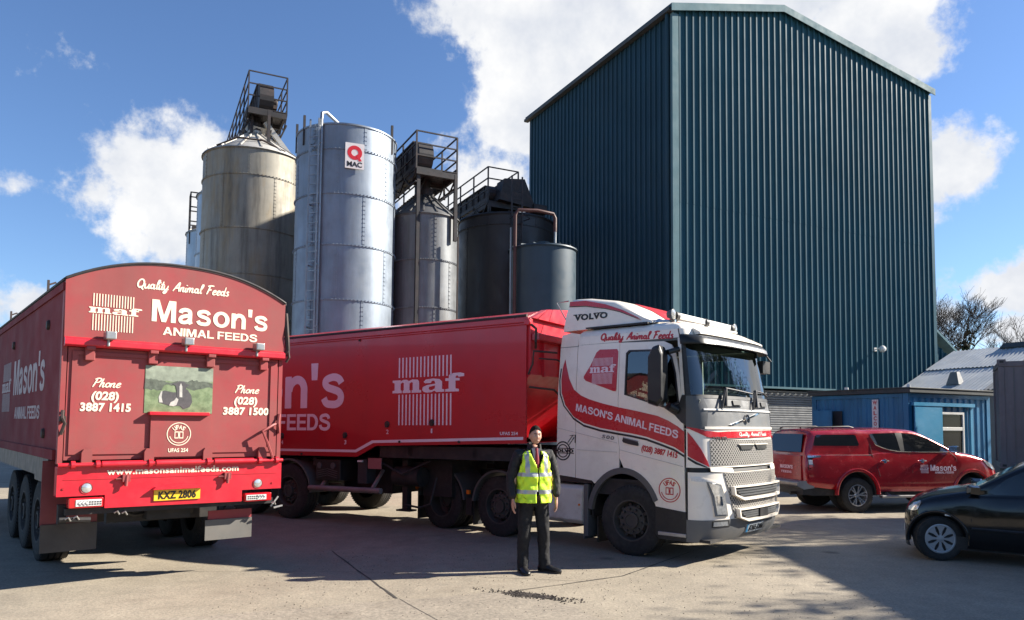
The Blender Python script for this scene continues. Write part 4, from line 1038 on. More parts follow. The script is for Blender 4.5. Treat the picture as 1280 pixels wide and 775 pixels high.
hg.box((-42, -17.4, 0), (48, -16.8, 2.3))
ho = empty('hedge', (0, 0, 0), 0, 'long dark hedge added behind the photographer, outside the frame, to darken reflections', 'hedge')  # added behind the camera to darken reflections and cut sky fill
hg.build('foliage', 'ivy', ho)

for (x, y, rz, lab) in ((-70, 78, .5, 'far dark hedge across the fields to the left, beyond the trailers'), (60, 118, -.2, 'far dark hedge across the fields behind the warehouse')):
    h2 = ho.copy(); COL.objects.link(h2); h2.location = (x, y, 0); h2.rotation_euler = (0, 0, rz); h2['label'] = lab
    for ch in ho.children:
        c2 = ch.copy(); COL.objects.link(c2); c2.parent = h2
# ================================================================ lorry tractor unit
TX, TY, TA = 1.7107, 10.8628, -0.7266
tr_ = empty('lorry', (TX, TY, 0), TA, 'white lorry tractor unit with a red swoosh and MASON\'S ANIMAL FEEDS on its cab', 'lorry')
KEY = [(.30, .93, 1.28), (.42, .93, 1.36), (.60, .93, 1.385), (1.26, .93, 1.36), (1.32, .93, 1.335), (1.84, .93, 1.30), (2.10, .93, 1.27), (2.29, .915, 1.22), (3.05, .835, 1.03), (3.22, .80, .97), (3.40, .75, .88)]
def us_uc(z):
    for i in range(len(KEY) - 1):
        if z <= KEY[i + 1][0] or i == len(KEY) - 2:
            a, b = KEY[i], KEY[i + 1]; k = (z - a[0]) / (b[0] - a[0]); return a[1] + (b[1] - a[1]) * k, a[2] + (b[2] - a[2]) * k
NE = 2.5; HW = 1.25
def inset(z): return 0. if z < 2.35 else .07 * (z - 2.35)
# arc-length parameter l in [-LM, LM], measured on the plan curve of a mean section; l=-LM is the near corner
def curve_pt(th, us, uc, hw):
    return us + (uc - us) * abs(cos(th)) ** (2 / NE), -math.copysign(abs(sin(th)) ** (2 / NE), sin(th)) * hw * -1
_tab = []; _l = 0.; _p = None
for i in range(801):
    th = -pi / 2 + pi * i / 800
    p = (.93 + .40 * abs(cos(th)) ** (2 / NE), math.copysign(abs(sin(th)) ** (2 / NE), sin(th)) * HW)
    if _p: _l += math.hypot(p[0] - _p[0], p[1] - _p[1])
    _tab.append((_l, th, p[1])); _p = p
LM = _l / 2
def l2th(l):
    l = max(0, min(2 * LM, l + LM)); lo, hi = 0, 800
    while hi - lo > 1:
        m_ = (lo + hi) // 2
        if _tab[m_][0] <= l: lo = m_
        else: hi = m_
    a, b = _tab[lo], _tab[hi]; k = (l - a[0]) / (b[0] - a[0] + 1e-12); return a[1] + (b[1] - a[1]) * k
def v2l(v):                       # v: distance from the near side (0..2.5)
    w = v - 1.25; lo, hi = 0, 800
    while hi - lo > 1:
        m_ = (lo + hi) // 2
        if _tab[m_][2] <= w: lo = m_
        else: hi = m_
    a, b = _tab[lo], _tab[hi]; k = (w - a[2]) / (b[2] - a[2] + 1e-12); return a[0] + (b[0] - a[0]) * k - LM
def fp(l, z, t):                  # front surface point, t metres proud
    us, uc = us_uc(z); th = l2th(l); hw = HW - inset(z)
    def P(h):
        return Vector((us + (uc - us) * abs(cos(h)) ** (2 / NE), 1.25 + math.copysign(abs(sin(h)) ** (2 / NE), sin(h)) * hw, z))
    p = P(th); e = .004; d = (P(min(pi / 2, th + e)) - P(max(-pi / 2, th - e))); n = Vector((d.y, -d.x, 0)).normalized()
    return tuple(p + n * t)
def fband(z0, z1, l0, l1, t=0., nz=None, nl=60, mi=0, mb=None):
    mb = mb or MB(); nz = nz or max(1, int((z1 - z0) / .08))
    vs = [fp(l0 + (l1 - l0) * i / nl, z0 + (z1 - z0) * j / nz, t) for j in range(nz + 1) for i in range(nl + 1)]
    k = nl + 1
    mb.add(vs, [(j * k + i, j * k + i + 1, (j + 1) * k + i + 1, (j + 1) * k + i) for j in range(nz) for i in range(nl)], mi, True); return mb
def fpatch(poly, t0, t1, mat_, name, parent, grid=.05, holes=(), vmode=True, bevel=0.):
    cv = lambda lp: [(v2l(a) if vmode else a, b) for a, b in lp]
    mb = MB(); mb.prism(cv(poly), fp, t0, t1, 0, grid, [cv(h) for h in holes]); return mb.build(name, mat_, parent, bevel=bevel)

# ---- cab shell: quarter panels, far wall, rear wall, roof
SIDE = lambda a, b, t: (a, inset(b) - t, b)
cabm = MB()
quarter = [(-.955, 1.07), (-.655, 1.045), (-.60, 1.0), (-.53, 1.07), (-.42, 1.15), (-.31, 1.205), (-.20, 1.235), (-.165, 1.24), (-.165, 1.55), (-.187, 1.70), (-.187, 3.10), (-.187, 3.12), (-.93, 3.12), (-.955, 3.10)]
cabm.prism(quarter, SIDE, -.03, 0., grid=.25)
far = [(-1.27, .9), (-.75, .9), (-.6, 1.1), (-.1, 1.27), (.4, .9), (.92, .8), (.92, 2.3), (.85, 3.1), (-1.27, 3.1)]
winF = [(-.07, 2.99), (.55, 2.98), (.75, 2.6), (.80, 2.2), (-.08, 2.3)]
cabm.prism(far, lambda a, b, t: (a, 2.5 - inset(b) - t, b), 0., .03, grid=.3, holes=[winF])
cabm.prism([(.06, 1.1), (2.44, 1.1), (2.44, 3.3), (.06, 3.3)], lambda a, b, t: (t, a, b), -.95, -.92)
# narrow door header above the door and front pillar
cabm.prism([(-.187, 3.125), (.80, 3.125), (.77, 3.25), (-.187, 3.25)], SIDE, -.03, 0., grid=.3)
cabm.prism([(.895, 1.90), (.935, 1.9), (.93, 2.31), (.845, 3.12), (.775, 3.12), (.86, 2.31)], SIDE, -.03, 0.)
cabm.prism([(-.955, 3.125), (-.187, 3.125), (-.187, 3.25), (-.955, 3.25)], SIDE, -.03, 0., grid=.3)
def roof_ring(z, ins, fr):
    us, uc = us_uc(min(z, 3.4)); pts = []
    hw = HW - inset(min(z, 3.4)) - ins
    for i in range(33):
        th = -pi / 2 + pi * i / 32
        pts.append((us - fr + (uc - us) * abs(cos(th)) ** (2 / NE), 1.25 + math.copysign(abs(sin(th)) ** (2 / NE), sin(th)) * hw, z))
    pts += [(-.95 + ins * .5, 1.25 + hw, z), (-.95 + ins * .5, 1.25 - hw, z)]
    return pts
cabm.loft([roof_ring(3.2505, 0, 0), roof_ring(3.30, .02, .03), roof_ring(3.345, .07, .10), roof_ring(3.375, .15, .2), roof_ring(3.39, .3, .35)], cap=False)
cabm.add(roof_ring(3.39, .3, .35), [tuple(range(35))])
fband(3.14, 3.252, -LM, LM, mb=cabm)
cab = cabm.build('cab_body', 'white', tr_, angle=30)
q = MB(); q.box((-.92, .04, 1.05), (.80, 2.46, 1.09)); q.box((-.6, .06, .85), (.95, .09, 1.05)); q.build('cab_floor', 'chassis', tr_)
# side fairing behind the cab
q = MB(); q.prism([(-1.335, 1.10), (-.965, 1.073), (-.965, 3.10), (-1.30, 3.10)], lambda a, b, t: (a, inset(b) - t, b), -.04, 0., grid=.3)
q.prism([(-1.30, 3.11), (-.965, 3.11), (-.95, 3.30), (-1.10, 3.33), (-1.28, 3.30)], lambda a, b, t: (a, inset(b) - t, b), -.04, 0., grid=.3); q.build('side_fairing', 'white', tr_)
q = MB(); q.prism([(-1.30, 1.1), (-.965, 1.1), (-.965, 3.3), (-1.30, 3.3)], lambda a, b, t: (a, 2.5 - inset(b) - t, b), 0., .04); q.build('side_fairing', 'white', tr_)
# dark gaps behind the seams
q = MB(); q.prism([(-.975, 1.1), (-.935, 1.1), (-.935, 3.2), (-.975, 3.2)], SIDE, -.05, -.012, grid=.2); q.prism([(-.21, 1.3), (-.15, 1.3), (-.15, 3.15), (-.21, 3.15)], SIDE, -.05, -.012, grid=.2); q.prism([(-1.28, 3.09), (.76, 3.09), (.76, 3.14), (-1.28, 3.14)], SIDE, -.052, -.014, grid=.3); q.build('seam', 'interior_grey', tr_)
# ---- door
dz = [(-.179, 1.71), (-.157, 1.55), (-.157, 1.40), (-.06, 1.215), (.02, 1.19), (.12, 1.14), (.244, 1.065), (.34, .94), (.42, .82), (.452, .745), (.915, .70), (.90, 1.29), (.89, 1.90), (.855, 2.31), (.82, 2.60), (.745, 2.92), (.68, 3.03), (.56, 3.085), (-.179, 3.112)]
wn = [(-.075, 2.33), (.60, 2.13), (.83, 2.20), (.815, 2.31), (.77, 2.62), (.70, 2.86), (.62, 2.95), (.52, 2.975), (-.02, 2.993), (-.07, 2.95)]
q = MB(); q.prism(dz, SIDE, -.03, 0.001, grid=.25, holes=[wn]); door = q.build('door', 'white', tr_)
q = MB(); gl_ = [(a + (.012 if a < .3 else -.012) * 0, b) for a, b in wn]; q.prism(wn, SIDE, -.018, -.012); q.build('window', 'glass_dark', door)
q = MB(); wi = [(a + (.3 - a) * .055, b + (2.55 - b) * .055) for a, b in wn]; q.prism(wn, SIDE, -.03, .004, holes=[wi]); q.bar(SIDE(.02, 2.3, .0), SIDE(.02, 2.3, .001), .001); q.build('window_seal', 'black', door)
q = MB(); q.prism([(-.10, 1.655), (-.085, 1.70), (.06, 1.675), (.16, 1.64), (.175, 1.60), (.16, 1.585), (.0, 1.61), (-.08, 1.63)], SIDE, 0.0005, .018); q.build('handle', 'black', door, bevel=.006)
q = MB(); q.prism([(-.085, 1.705), (.165, 1.655), (.165, 1.645), (-.085, 1.695)], SIDE, .002, .02); q.build('handle_rim', 'grey_mid', door)
# dark corner cladding from the door mirror foot to the dash
q = MB(); q.prism([(.60, 2.128), (.83, 2.195), (.875, 2.31), (.932, 2.31), (.934, 1.885), (.86, 1.93), (.76, 2.03)], SIDE, .0015, .012, grid=.12); q.build('corner_cladding', 'black', tr_)
fpatch([(-LM + .004, 1.87), (-LM + .30, 1.83), (-LM + .36, 2.11), (-LM + .30, 2.29), (-LM + .004, 2.30)], -.01, .010, 'grey_plastic', 'corner_cladding', tr_, .06, vmode=False)
fpatch([(LM - .28, 1.84), (LM - .004, 1.84), (LM - .004, 2.30), (LM - .28, 2.29)], -.01, .010, 'grey_plastic', 'corner_cladding', tr_, .06, vmode=False)
# ---- front
fr = MB()
fband(.60, 1.245, -LM, LM, 0., mb=fr, mi=0); fband(1.31, 1.84, -LM, LM, 0., mb=fr, mi=0); fband(1.245, 1.31, -LM, LM, -.03, mb=fr, mi=1); fband(1.84, 2.285, -LM, LM, 0., mb=fr, mi=2)
front = fr.build('front_panel', ['white', 'ink', 'grey_mid'], tr_)
bp = MB(); fband(.30, .60, -LM, LM, .006, mb=bp); fband(.60, .60 + 1e-3, -LM, LM, .003, nz=1, mb=bp)
bo = bp.build('bumper', mat('grey bumper plastic', (.115, .117, .118), .45, var=.06, dirt=(.2, .17, .14), dirt_amt=.35, dirt_s=2.5), tr_)
q = MB(); q.prism([(.45, .742), (.925, .700), (.93, .33), (.925, .30), (.50, .30), (.45, .36)], SIDE, -.05, .008); sk = q.build('side_skirt', 'black', tr_)
q = MB(); q.box((.50, -.03, .355), (.93, .12, .405)); q.build('step', 'alu', sk, bevel=.006)
q = MB(); q.box((.90, .06, .30), (1.25, 2.44, .34)); q.build('underside', 'chassis', tr_)
# corner seam between side and front, headlamps, fog lamps
fpatch([(-LM + .001, 1.30), (-LM + .02, 1.30), (-LM + .02, .60), (-LM + .001, .60)], 0., .004, 'ink', 'seam', tr_, .05, vmode=False)
for sg, nm in ((1, 'near'), (-1, 'far')):
    m_ = lambda pl: [((l if sg > 0 else -l), z) for l, z in pl]
    hl = fpatch(m_([(-LM + .05, 1.18), (-LM + .20, 1.175), (-LM + .50, 1.10), (-LM + .56, .92), (-LM + .60, .64), (-LM + .36, .66), (-LM + .34, .9), (-LM + .30, 1.06), (-LM + .05, 1.12)]), -.01, .012, 'white', 'headlamp', tr_, .05, vmode=False)
    fpatch(m_([(-LM + .25, 1.13), (-LM + .49, 1.08), (-LM + .565, .90), (-LM + .605, .645), (-LM + .37, .655), (-LM + .33, .92)]), .005, .020, 'grey_mid', 'bezel', hl, .04, vmode=False)
    fpatch(m_([(-LM + .28, 1.105), (-LM + .475, 1.06), (-LM + .545, .89), (-LM + .58, .67), (-LM + .40, .68), (-LM + .36, .92)]), .012, .030, 'lens', 'lens', hl, .04, vmode=False)
    fpatch(m_([(-LM + .40, .93), (-LM + .48, .92), (-LM + .50, .80), (-LM + .41, .81)]), .02, .036, 'chrome', 'reflector', hl, .03, vmode=False)
    fpatch(m_([(-LM + .07, 1.165), (-LM + .22, 1.16), (-LM + .44, 1.10), (-LM + .44, 1.075), (-LM + .22, 1.12), (-LM + .07, 1.13)]), .005, .018, 'lens_white', 'indicator', hl, .04, vmode=False)
    fg = fpatch(m_([(-LM + .33, .59), (-LM + .63, .59), (-LM + .66, .50), (-LM + .33, .50)]), -.02, .012, 'black', 'fog_lamp', tr_, .05, vmode=False)
    fpatch(m_([(-LM + .35, .575), (-LM + .60, .575), (-LM + .62, .515), (-LM + .35, .515)]), .0, .016, 'lens', 'lens', fg, .04, vmode=False)
# white surround posts and grilles
gp = fpatch([(.40, 1.235), (2.30, 1.235), (2.16, .61), (.60, .61)], -.01, .012, 'perf', 'lower_grille', tr_, .06)
for z1, z0, a0, a1 in ((1.05, .85, .52, 2.24), (.735, .55, .62, 2.06)):
    zt, zb = z1, z0; d = .10
    outer = [(a0, zt), (a1, zt), (a1 + .01, zt - .09), (a1 - .10, zb), (a0 + .24, zb), (a0 + .02, zt - .12)]
    inner = [(a0 + .03, zt - .018), (a1 - .03, zt - .018), (a1 - .03, zt - .082), (a1 - .115, zb + .035), (a0 + .25, zb + .035), (a0 + .045, zt - .108)]
    fpatch(outer, .008, .075, 'white', 'grille_frame', gp, .08, holes=[inner], bevel=.006)
    fpatch(inner, .005, .032, 'ink', 'grille_opening', gp, .05)
    sl_ = MB()
    for k in range(3):
        zz = zt - .055 - k * (zt - zb - .11) / 2.5
        pl = [(v2l(a0 + .08 + .05 * k), zz + .012), (v2l(a1 - .08 - .03 * k), zz + .012), (v2l(a1 - .08 - .03 * k), zz - .012), (v2l(a0 + .08 + .05 * k), zz - .012)]
        sl_.prism(pl, fp, .034, .050, 0, .08)
    sl_.build('grille_slat', 'grey_plastic', gp)
q = fpatch([(1.22, .70), (1.50, .70), (1.50, .58), (1.22, .58)], .034, .070, 'black', 'radar_cover', gp, .08, bevel=.006)
ug = fpatch([(.20, 1.69), (2.30, 1.69), (2.32, 1.335), (.20, 1.335)], -.01, .010, 'perf', 'upper_grille', tr_, .06)
for a0, a1 in ((.82, 1.24), (1.34, 1.78)): fpatch([(a0, 1.622), (a1, 1.622), (a1 - .03, 1.55), (a0 + .05, 1.55)], .004, .028, 'ink', 'air_slot', ug, .06)
for a0, a1 in ((.80, 1.26), (1.32, 1.80)): fpatch([(a0, 1.63), (a1, 1.63), (a1, 1.618), (a0, 1.618)], .004, .036, 'white', 'slot_lip', ug, .06)
fpatch([(.18, 1.26), (.62, 1.235), (.60, 1.30), (.18, 1.31)], -.005, .012, 'white', 'panel_lip', tr_, .06); fpatch([(1.9, 1.235), (2.36, 1.24), (2.36, 1.31), (1.9, 1.30)], -.005, .012, 'white', 'panel_lip', tr_, .06)
# red band and silver line
fpatch([(-LM + .004, 1.885), (-LM + .30, 1.815), (-LM + .52, 1.80), (-LM + .75, 1.81), (LM - .05, 1.828), (LM - .05, 1.735), (-LM + .75, 1.715), (-LM + .52, 1.705), (-LM + .30, 1.735), (-LM + .004, 1.86)], .001, .006, 'red_livery', 'red_band', tr_, .05, vmode=False)
fpatch([(-LM + .30, 1.733), (-LM + .55, 1.703), (LM - .05, 1.743), (LM - .05, 1.735), (-LM + .55, 1.692), (-LM + .30, 1.725)], .001, .005, 'ink', 'black_pinstripe', tr_, .05, vmode=False)
fpatch([(.13, 2.125), (2.40, 2.125), (2.40, 2.10), (.13, 2.10)], .0, .018, 'lens_white', 'silver_trim', tr_, .06)
fpatch([(.13, 1.875), (2.40, 1.875), (2.40, 1.84), (.13, 1.84)], .0, .016, 'white', 'white_trim', tr_, .06)
q = MB(); put_script(q, 'Quality Animal Feeds', lambda a, b, t: fp(v2l(.86) + a, b, t), .98, .055, t=(.006, .009), y0=1.745); q.build('lettering', 'letter', tr_)
q = MB(); put_text(q, 'VOLVO', lambda a, b, t: fp(v2l(.24) + a, b, t), .30, .034, .03, 0, 1.2, t=(.008, .014), y0=1.70); q.build('lettering', 'grey_plastic', tr_)
q = MB(); put_text(q, '500', lambda a, b, t: fp(v2l(2.16) + a, b, t), .12, .03, .02, 0, 1.1, t=(.008, .013), y0=1.71); q.build('lettering', 'letter_red', tr_)
# diagonal bar and ring emblem
em = fpatch([(.62, 1.905), (.68, 1.895), (1.62, 2.075), (1.58, 2.09)], .004, .02, 'chrome', 'diagonal_bar', tr_, .05)
def ringp(cx, cz, r0, r1):
    o, h = ring_poly(v2l(cx), cz, r0, r1, 28); mb = MB(); mb.prism(o, fp, .01, .035, holes=h); return mb
q = ringp(1.14, 1.995, .038, .062); q.prism([(v2l(1.10), 1.985), (v2l(1.18), 1.985), (v2l(1.18), 2.005), (v2l(1.10), 2.005)], fp, .01, .038); q.build('ring_emblem', 'chrome', em)
# wiper boxes and wipers, number plate
for a0 in (.55, 1.50):
    fpatch([(a0, 2.255), (a0 + .52, 2.265), (a0 + .50, 2.175), (a0 + .03, 2.165)], 0., .03, 'grey_plastic', 'wiper_mount', tr_, .08, bevel=.006)
    fpatch([(a0 + .20, 2.25), (a0 + .44, 2.255), (a0 + .42, 2.19), (a0 + .2, 2.185)], .02, .05, 'black', 'grab_recess', tr_, .08)
    q = MB(); b = Vector(fp(v2l(a0 - .02), 2.16, .05)); t_ = Vector(fp(v2l(a0 + .06), 2.42, .06)); q.tube([b, t_], .025, 6)
    q.tube([t_, Vector(fp(v2l(a0 + .45), 2.40, .04)), Vector(fp(v2l(a0 + .95), 2.37, .03))], .013, 5); q.tube([t_ , b + Vector((0, -.12, -.02))], .018, 5); q.build('wiper', 'black', tr_)
pl = fpatch([(.93, .50), (1.48, .50), (1.48, .375), (.93, .375)], .0, .022, 'plate_dark', 'number_plate', tr_, .08)
fpatch([(.935, .495), (.99, .495), (.99, .38), (.935, .38)], .022, .025, M['blue'], 'country_band', pl, .08)
q = MB(); put_text(q, 'KY65 DME', lambda a, b, t: fp(v2l(1.005) + a, b, t), .455, .075, .03, 0, 1.05, t=(.022, .026), y0=.40); q.build('lettering', 'plate_text', pl)
M['mirror_black'] = mat('satin black shell', (.014, .015, .016), .38, var=.1, spec=.35)
# ---- windscreen, surround, visor
sc = MB(); fband(2.29, 3.10, -LM + .10, LM - .10, -.004, mb=sc, nz=10); ws_ = sc.build('windscreen', 'screen', tr_)
q = MB()
for a_, b_ in ((-LM, -LM + .11), (LM - .11, LM)): fband(2.285, 3.14, a_, b_, .004, nl=8, mb=q)
fband(2.27, 2.315, -LM, LM, .006, nl=60, mb=q); fband(3.04, 3.14, -LM, LM, .004, mb=q); q.build('windscreen_surround', 'black', tr_)
vs = MB()
def vis(l, z, t): return fp(l, z, t)
pv = [(3.17, .01), (3.15, .13), (3.10, .17), (3.03, .175), (3.02, .165), (3.09, .155), (3.14, .11), (3.16, .0)]
nl = 60; l0, l1 = -LM + .02, LM - .06
vs.loft([[vis(l0 + (l1 - l0) * i / nl, z, t * min(1, .35 + 6 * min(i, nl - i) / nl)) for z, t in pv] for i in range(nl + 1)], closed=True)
vo = vs.build('sun_visor', 'mirror_black', tr_, angle=50)
q = MB(); n_ = 40
q.add([fp(v2l(.42) + (v2l(2.28) - v2l(.42)) * i / n_, z, .178) for z in (3.032, 3.088) for i in range(n_ + 1)], [(i, i + 1, n_ + 2 + i, n_ + 1 + i) for i in range(n_)], 0, True); q.build('visor_strip', 'grey_mid', vo)
q = MB(); put_sans(q, "MASON'S ANIMAL FEEDS", lambda a, b, t: fp(v2l(.70) + a, b, .178 + t), 1.36, .046, t=(.001, .004), y0=3.036); q.build('lettering', 'letter', vo)
# white roof lip above the visor
rl = MB(); rl.loft([[fp(-LM + .35 + (2 * LM - .45) * i / nl, z, t) for z, t in ((3.172, .02), (3.175, .12), (3.20, .125), (3.27, .02), (3.26, .0))] for i in range(nl + 1)]); rl.build('roof_lip', 'white', tr_)
# side visor at the far corner
q = MB(); q.loft([[(1.02, 2.45, 3.06), (1.10, 2.36, 3.02), (1.12, 2.50, 2.93), (1.05, 2.56, 2.95)], [(1.00, 2.47, 3.075), (1.09, 2.37, 3.035), (1.11, 2.52, 2.945), (1.03, 2.58, 2.965)]], smooth=False); 
q.box((.86, 2.44, 2.75), (1.0, 2.72, 2.95)); q.build('far_mirror', 'black', tr_)
# ---- mirror
q = MB(); mpts = [(.50, 2.19), (.66, 2.14), (.74, 2.22), (.74, 2.88), (.69, 3.0), (.58, 2.97), (.51, 2.84)]
def rim_(s_, y): 
    cx_, cz_ = .62, 2.57; return [(cx_ + (a - cx_) * s_, y, cz_ + (b - cz_) * s_) for a, b in mpts]
q.loft([[(x + .06, y, z) for x, y, z in rim_(.86, -.42)], [(x + .05, y, z) for x, y, z in rim_(.98, -.38)], rim_(1., -.30), rim_(.96, -.16), rim_(.85, -.13)], smooth=False)
q.tube([(.74, -.14, 2.15), (.80, -.02, 2.10)], .06, 8); q.tube([(.74, -.16, 2.9), (.82, -.0, 2.95)], .04, 8)
q.build('mirror', 'mirror_black', tr_, bevel=.02)
# ---- interior
q = MB(); q.loft([[(.62, y, 2.05), (1.05, y, 2.05), (1.10, y, 2.24), (.95, y, 2.33), (.62, y, 2.30)] for y in (.08, 2.42)], smooth=False)
it = q.build('dashboard', 'interior_grey', tr_)
for y in (.35, 1.6):
    q = MB(); q.loft([[(-.35, y, 1.5), (.2, y, 1.5), (.2, y + .55, 1.5), (-.35, y + .55, 1.5)], [(-.35, y, 1.85), (.2, y, 1.82), (.2, y + .55, 1.82), (-.35, y + .55, 1.85)]], smooth=False)
    q.loft([[(-.35, y + .02, 1.84), (-.20, y + .02, 1.84), (-.20, y + .53, 1.84), (-.35, y + .53, 1.84)], [(-.52, y + .06, 2.5), (-.38, y + .06, 2.5), (-.38, y + .49, 2.5), (-.52, y + .49, 2.5)], [(-.55, y + .14, 2.74), (-.44, y + .14, 2.74), (-.44, y + .41, 2.74), (-.55, y + .41, 2.74)]], smooth=False); q.build('seat', 'interior', tr_, bevel=.03)
q = MB(); o_ = [(.55 + .22 * cos(a) * .35, .62 + .22 * sin(a), 2.32 + .22 * cos(a) * .8) for a in [2 * pi * i / 24 for i in range(25)]]; q.tube(o_, .018, 6, cap=False); q.build('steering_wheel', 'black', tr_)
q = MB(); q.box((-.90, .1, 1.1), (-.86, 2.4, 3.1)); q.box((-.85, .1, 3.10), (.7, 2.4, 3.12)); q.build('cab_lining', 'interior_grey', tr_)
q = MB(); q.box((.98, 1.52, 2.32), (1.0, 2.0, 2.42)); cg = q.build('dash_card', 'letter', tr_)
# ---- roof deflector
df = MB(); prof = [(-1.17, 3.36, 3.86), (-1.12, 3.36, 3.90), (-.86, 3.37, 3.885), (-.37, 3.38, 3.80), (-.10, 3.385, 3.67), (.15, 3.385, 3.50), (.30, 3.39, 3.42)]
rings = []
for u, zb, zt in prof:
    k = .10; h = zt - zb; y0 = .08 + .06 * (u + 1.17)
    rings.append([(u - (.10 if u < -1.1 else 0) * 1, y0, zb), (u - (.05 if u < -1.1 else 0), y0 + .01, zb + h * .55), (u, y0 + .02, zb + h * .80), (u, y0 + .07, zb + h * .93), (u, y0 + .18, zb + h * .985), (u, y0 + .5, zt), (u, 2.5 - y0 - .5, zt), (u, 2.5 - y0 - .18, zb + h * .985), (u, 2.5 - y0 - .07, zb + h * .93), (u, 2.5 - y0 - .02, zb + h * .8), (u, 2.5 - y0 - .01, zb + h * .55), (u, 2.5 - y0, zb)])
df.loft(rings, smooth=True); dfo = df.build('roof_deflector', 'white', tr_, angle=40)
def dfs(a, b, t):
    h = .5; y0 = .08 + .06 * (a + 1.17); return (a, y0 + (.02 * max(0, (b - 3.36)) / .4) - .004 - t, b)
q = MB(); q.prism([(-1.155, 3.835), (-.86, 3.825), (-.5, 3.735), (-.2, 3.62), (.06, 3.485), (.12, 3.44), (.0, 3.50), (-.25, 3.605), (-.5, 3.675), (-.86, 3.745), (-1.165, 3.765)], dfs, 0, .004); q.build('red_stripe', 'red_livery', dfo)
q = MB(); q.prism([(-1.165, 3.762), (-.86, 3.742), (-.5, 3.672), (-.25, 3.602), (.0, 3.497), (.12, 3.436), (.0, 3.487), (-.25, 3.592), (-.5, 3.662), (-.86, 3.730), (-1.168, 3.75)], dfs, 0, .004); q.build('black_pinstripe', 'ink', dfo)
q = MB(); put_text(q, 'VOLVO', dfs, .60, .085, .045, 0, 1.12, t=(.0, .005), x0=-1.06, y0=3.525); 
for xx in (-1.045, -.955, -.66, -.575): q.prism([(xx - .035, 3.605), (xx + .035, 3.605), (xx + .035, 3.618), (xx - .035, 3.618)], dfs, 0, .006)
q.build('lettering', 'ink', dfo)
q = MB(); q.box((-1.20, .10, 3.372), (.26, 2.4, 3.398)); q.build('deflector_foot', 'ink', dfo)
# red flash on the deflector top and roof
q = MB(); q.loft([[(u, .75 + (u + .45) * .25, z), (u, 1.75 - (u + .45) * .25, z), (u, 1.75 - (u + .45) * .25, z + .006), (u, .75 + (u + .45) * .25, z + .006)] for u, z in ((-.37, 3.805), (-.10, 3.675), (.15, 3.505), (.30, 3.425))], smooth=False); q.build('red_flash', 'letter_red', dfo)
q = MB(); q.tube([(-1.30, .3, 3.45), (-1.62, .35, 3.9), (-1.22, .15, 3.86)], .012, 5); q.build('aerial', 'ladder', dfo)
# ---- light bar and spot lamps
lb = MB(); lb.bar((.56, .42, 3.42), (.62, 2.3, 3.42), .03); 
for y0, y1 in ((.36, 1.16), (1.22, 2.02)): lb.box((.53, y0 + .04, 3.445), (.61, y1 + .1, 3.53))
lbo = lb.build('light_bar', 'frame_white', tr_, bevel=.008)
for y in (.36, 1.27, 2.16):
    q = MB(); q.lathe([(.001, -.045), (.07, -.04), (.07, .04), (.001, .045)], (.57, y, 3.48), 'y', 12); q.bar((.57, y, 3.36), (.57, y, 3.45), .04); q.build('bar_mount', 'black', lbo)
for y in (.24, 2.26):
    q = MB(); q.lathe([(.001, -.08), (.05, -.06), (.074, 0), (.078, .03), (.070, .035), (.001, .02)], (.58, y, 3.49), 'x', 20); q.tube([(.57, y, 3.36), (.57, y, 3.44)], .018, 6); so = q.build('spot_lamp', 'grey_plastic', lbo)
    q = MB(); q.lathe([(.001, .042), (.05, .038), (.069, .032)], (.58, y, 3.49), 'x', 20); q.build('lens', 'lens', so)
q = MB(); q.lathe([(.001, .06), (.05, .04), (.08, 0), (.001, -.001)], (.35, .28, 3.395), 'z', 14); q.tube([(.15, .2, 3.42), (.62, .28, 3.40)], .02, 6); q.build('horn', 'chrome', tr_)
# ---- livery on the side
LIV = lambda a, b, t: (a, inset(b) - .0035 - t, b)
top = [(-1.195, 2.91), (-1.165, 2.80), (-1.10, 2.60), (-1.0, 2.43), (-.86, 2.335), (-.70, 2.272), (-.45, 2.205), (-.20, 2.152), (.14, 2.09), (.48, 2.020), (.66, 1.95), (.80, 1.875), (.905, 1.80)]
bot = [(.905, 1.50), (.75, 1.585), (.55, 1.648), (.30, 1.722), (.05, 1.765), (-.187, 1.795), (-.5, 1.84), (-.80, 1.91), (-1.0, 2.01), (-1.16, 2.19), (-1.235, 2.38), (-1.255, 2.60), (-1.235, 2.78)]
q = MB(); q.prism(top + bot, LIV, -.002, .002); q.build('red_swoosh', 'red_livery', tr_)
off = [(a, b - .017 - (.008 if a > -1 else 0)) if a > -1.1 else (a - .022, b - .008) for a, b in bot]
off2 = [(a, b - .047 - (.008 if a > -1 else 0)) if a > -1.1 else (a - .040, b - .014) for a, b in bot]
q = MB(); q.prism(off + off2[::-1], LIV, -.002, .002); q.build('black_pinstripe', 'ink', tr_)
# swoosh carried round the corner to the headlamp panel
fpatch([(-LM + .024, 1.80), (-LM + .10, 1.72), (-LM + .20, 1.58), (-LM + .30, 1.40), (-LM + .33, 1.32), (-LM + .15, 1.40), (-LM + .024, 1.47)], .001, .005, 'red_livery', 'red_swoosh', tr_, .04, vmode=False)
fpatch([(-LM + .024, 1.455), (-LM + .15, 1.385), (-LM + .31, 1.315), (-LM + .27, 1.315), (-LM + .13, 1.36), (-LM + .024, 1.425)], .001, .005, 'ink', 'black_pinstripe', tr_, .04, vmode=False)
def bend(a, b, t):              # baseline of the slanted company name
    u = -.955 + a; z = 2.105 - .205 * a - .012 * a * a; sl = -.205 - .024 * a
    return LIV(u - sl * b * .5, z + b * .985 - .005, t)
q = MB(); put_sans(q, "MASON'S ANIMAL FEEDS", bend, 1.76, .112, t=(.003, .006)); q.build('lettering', 'letter_pink', tr_)
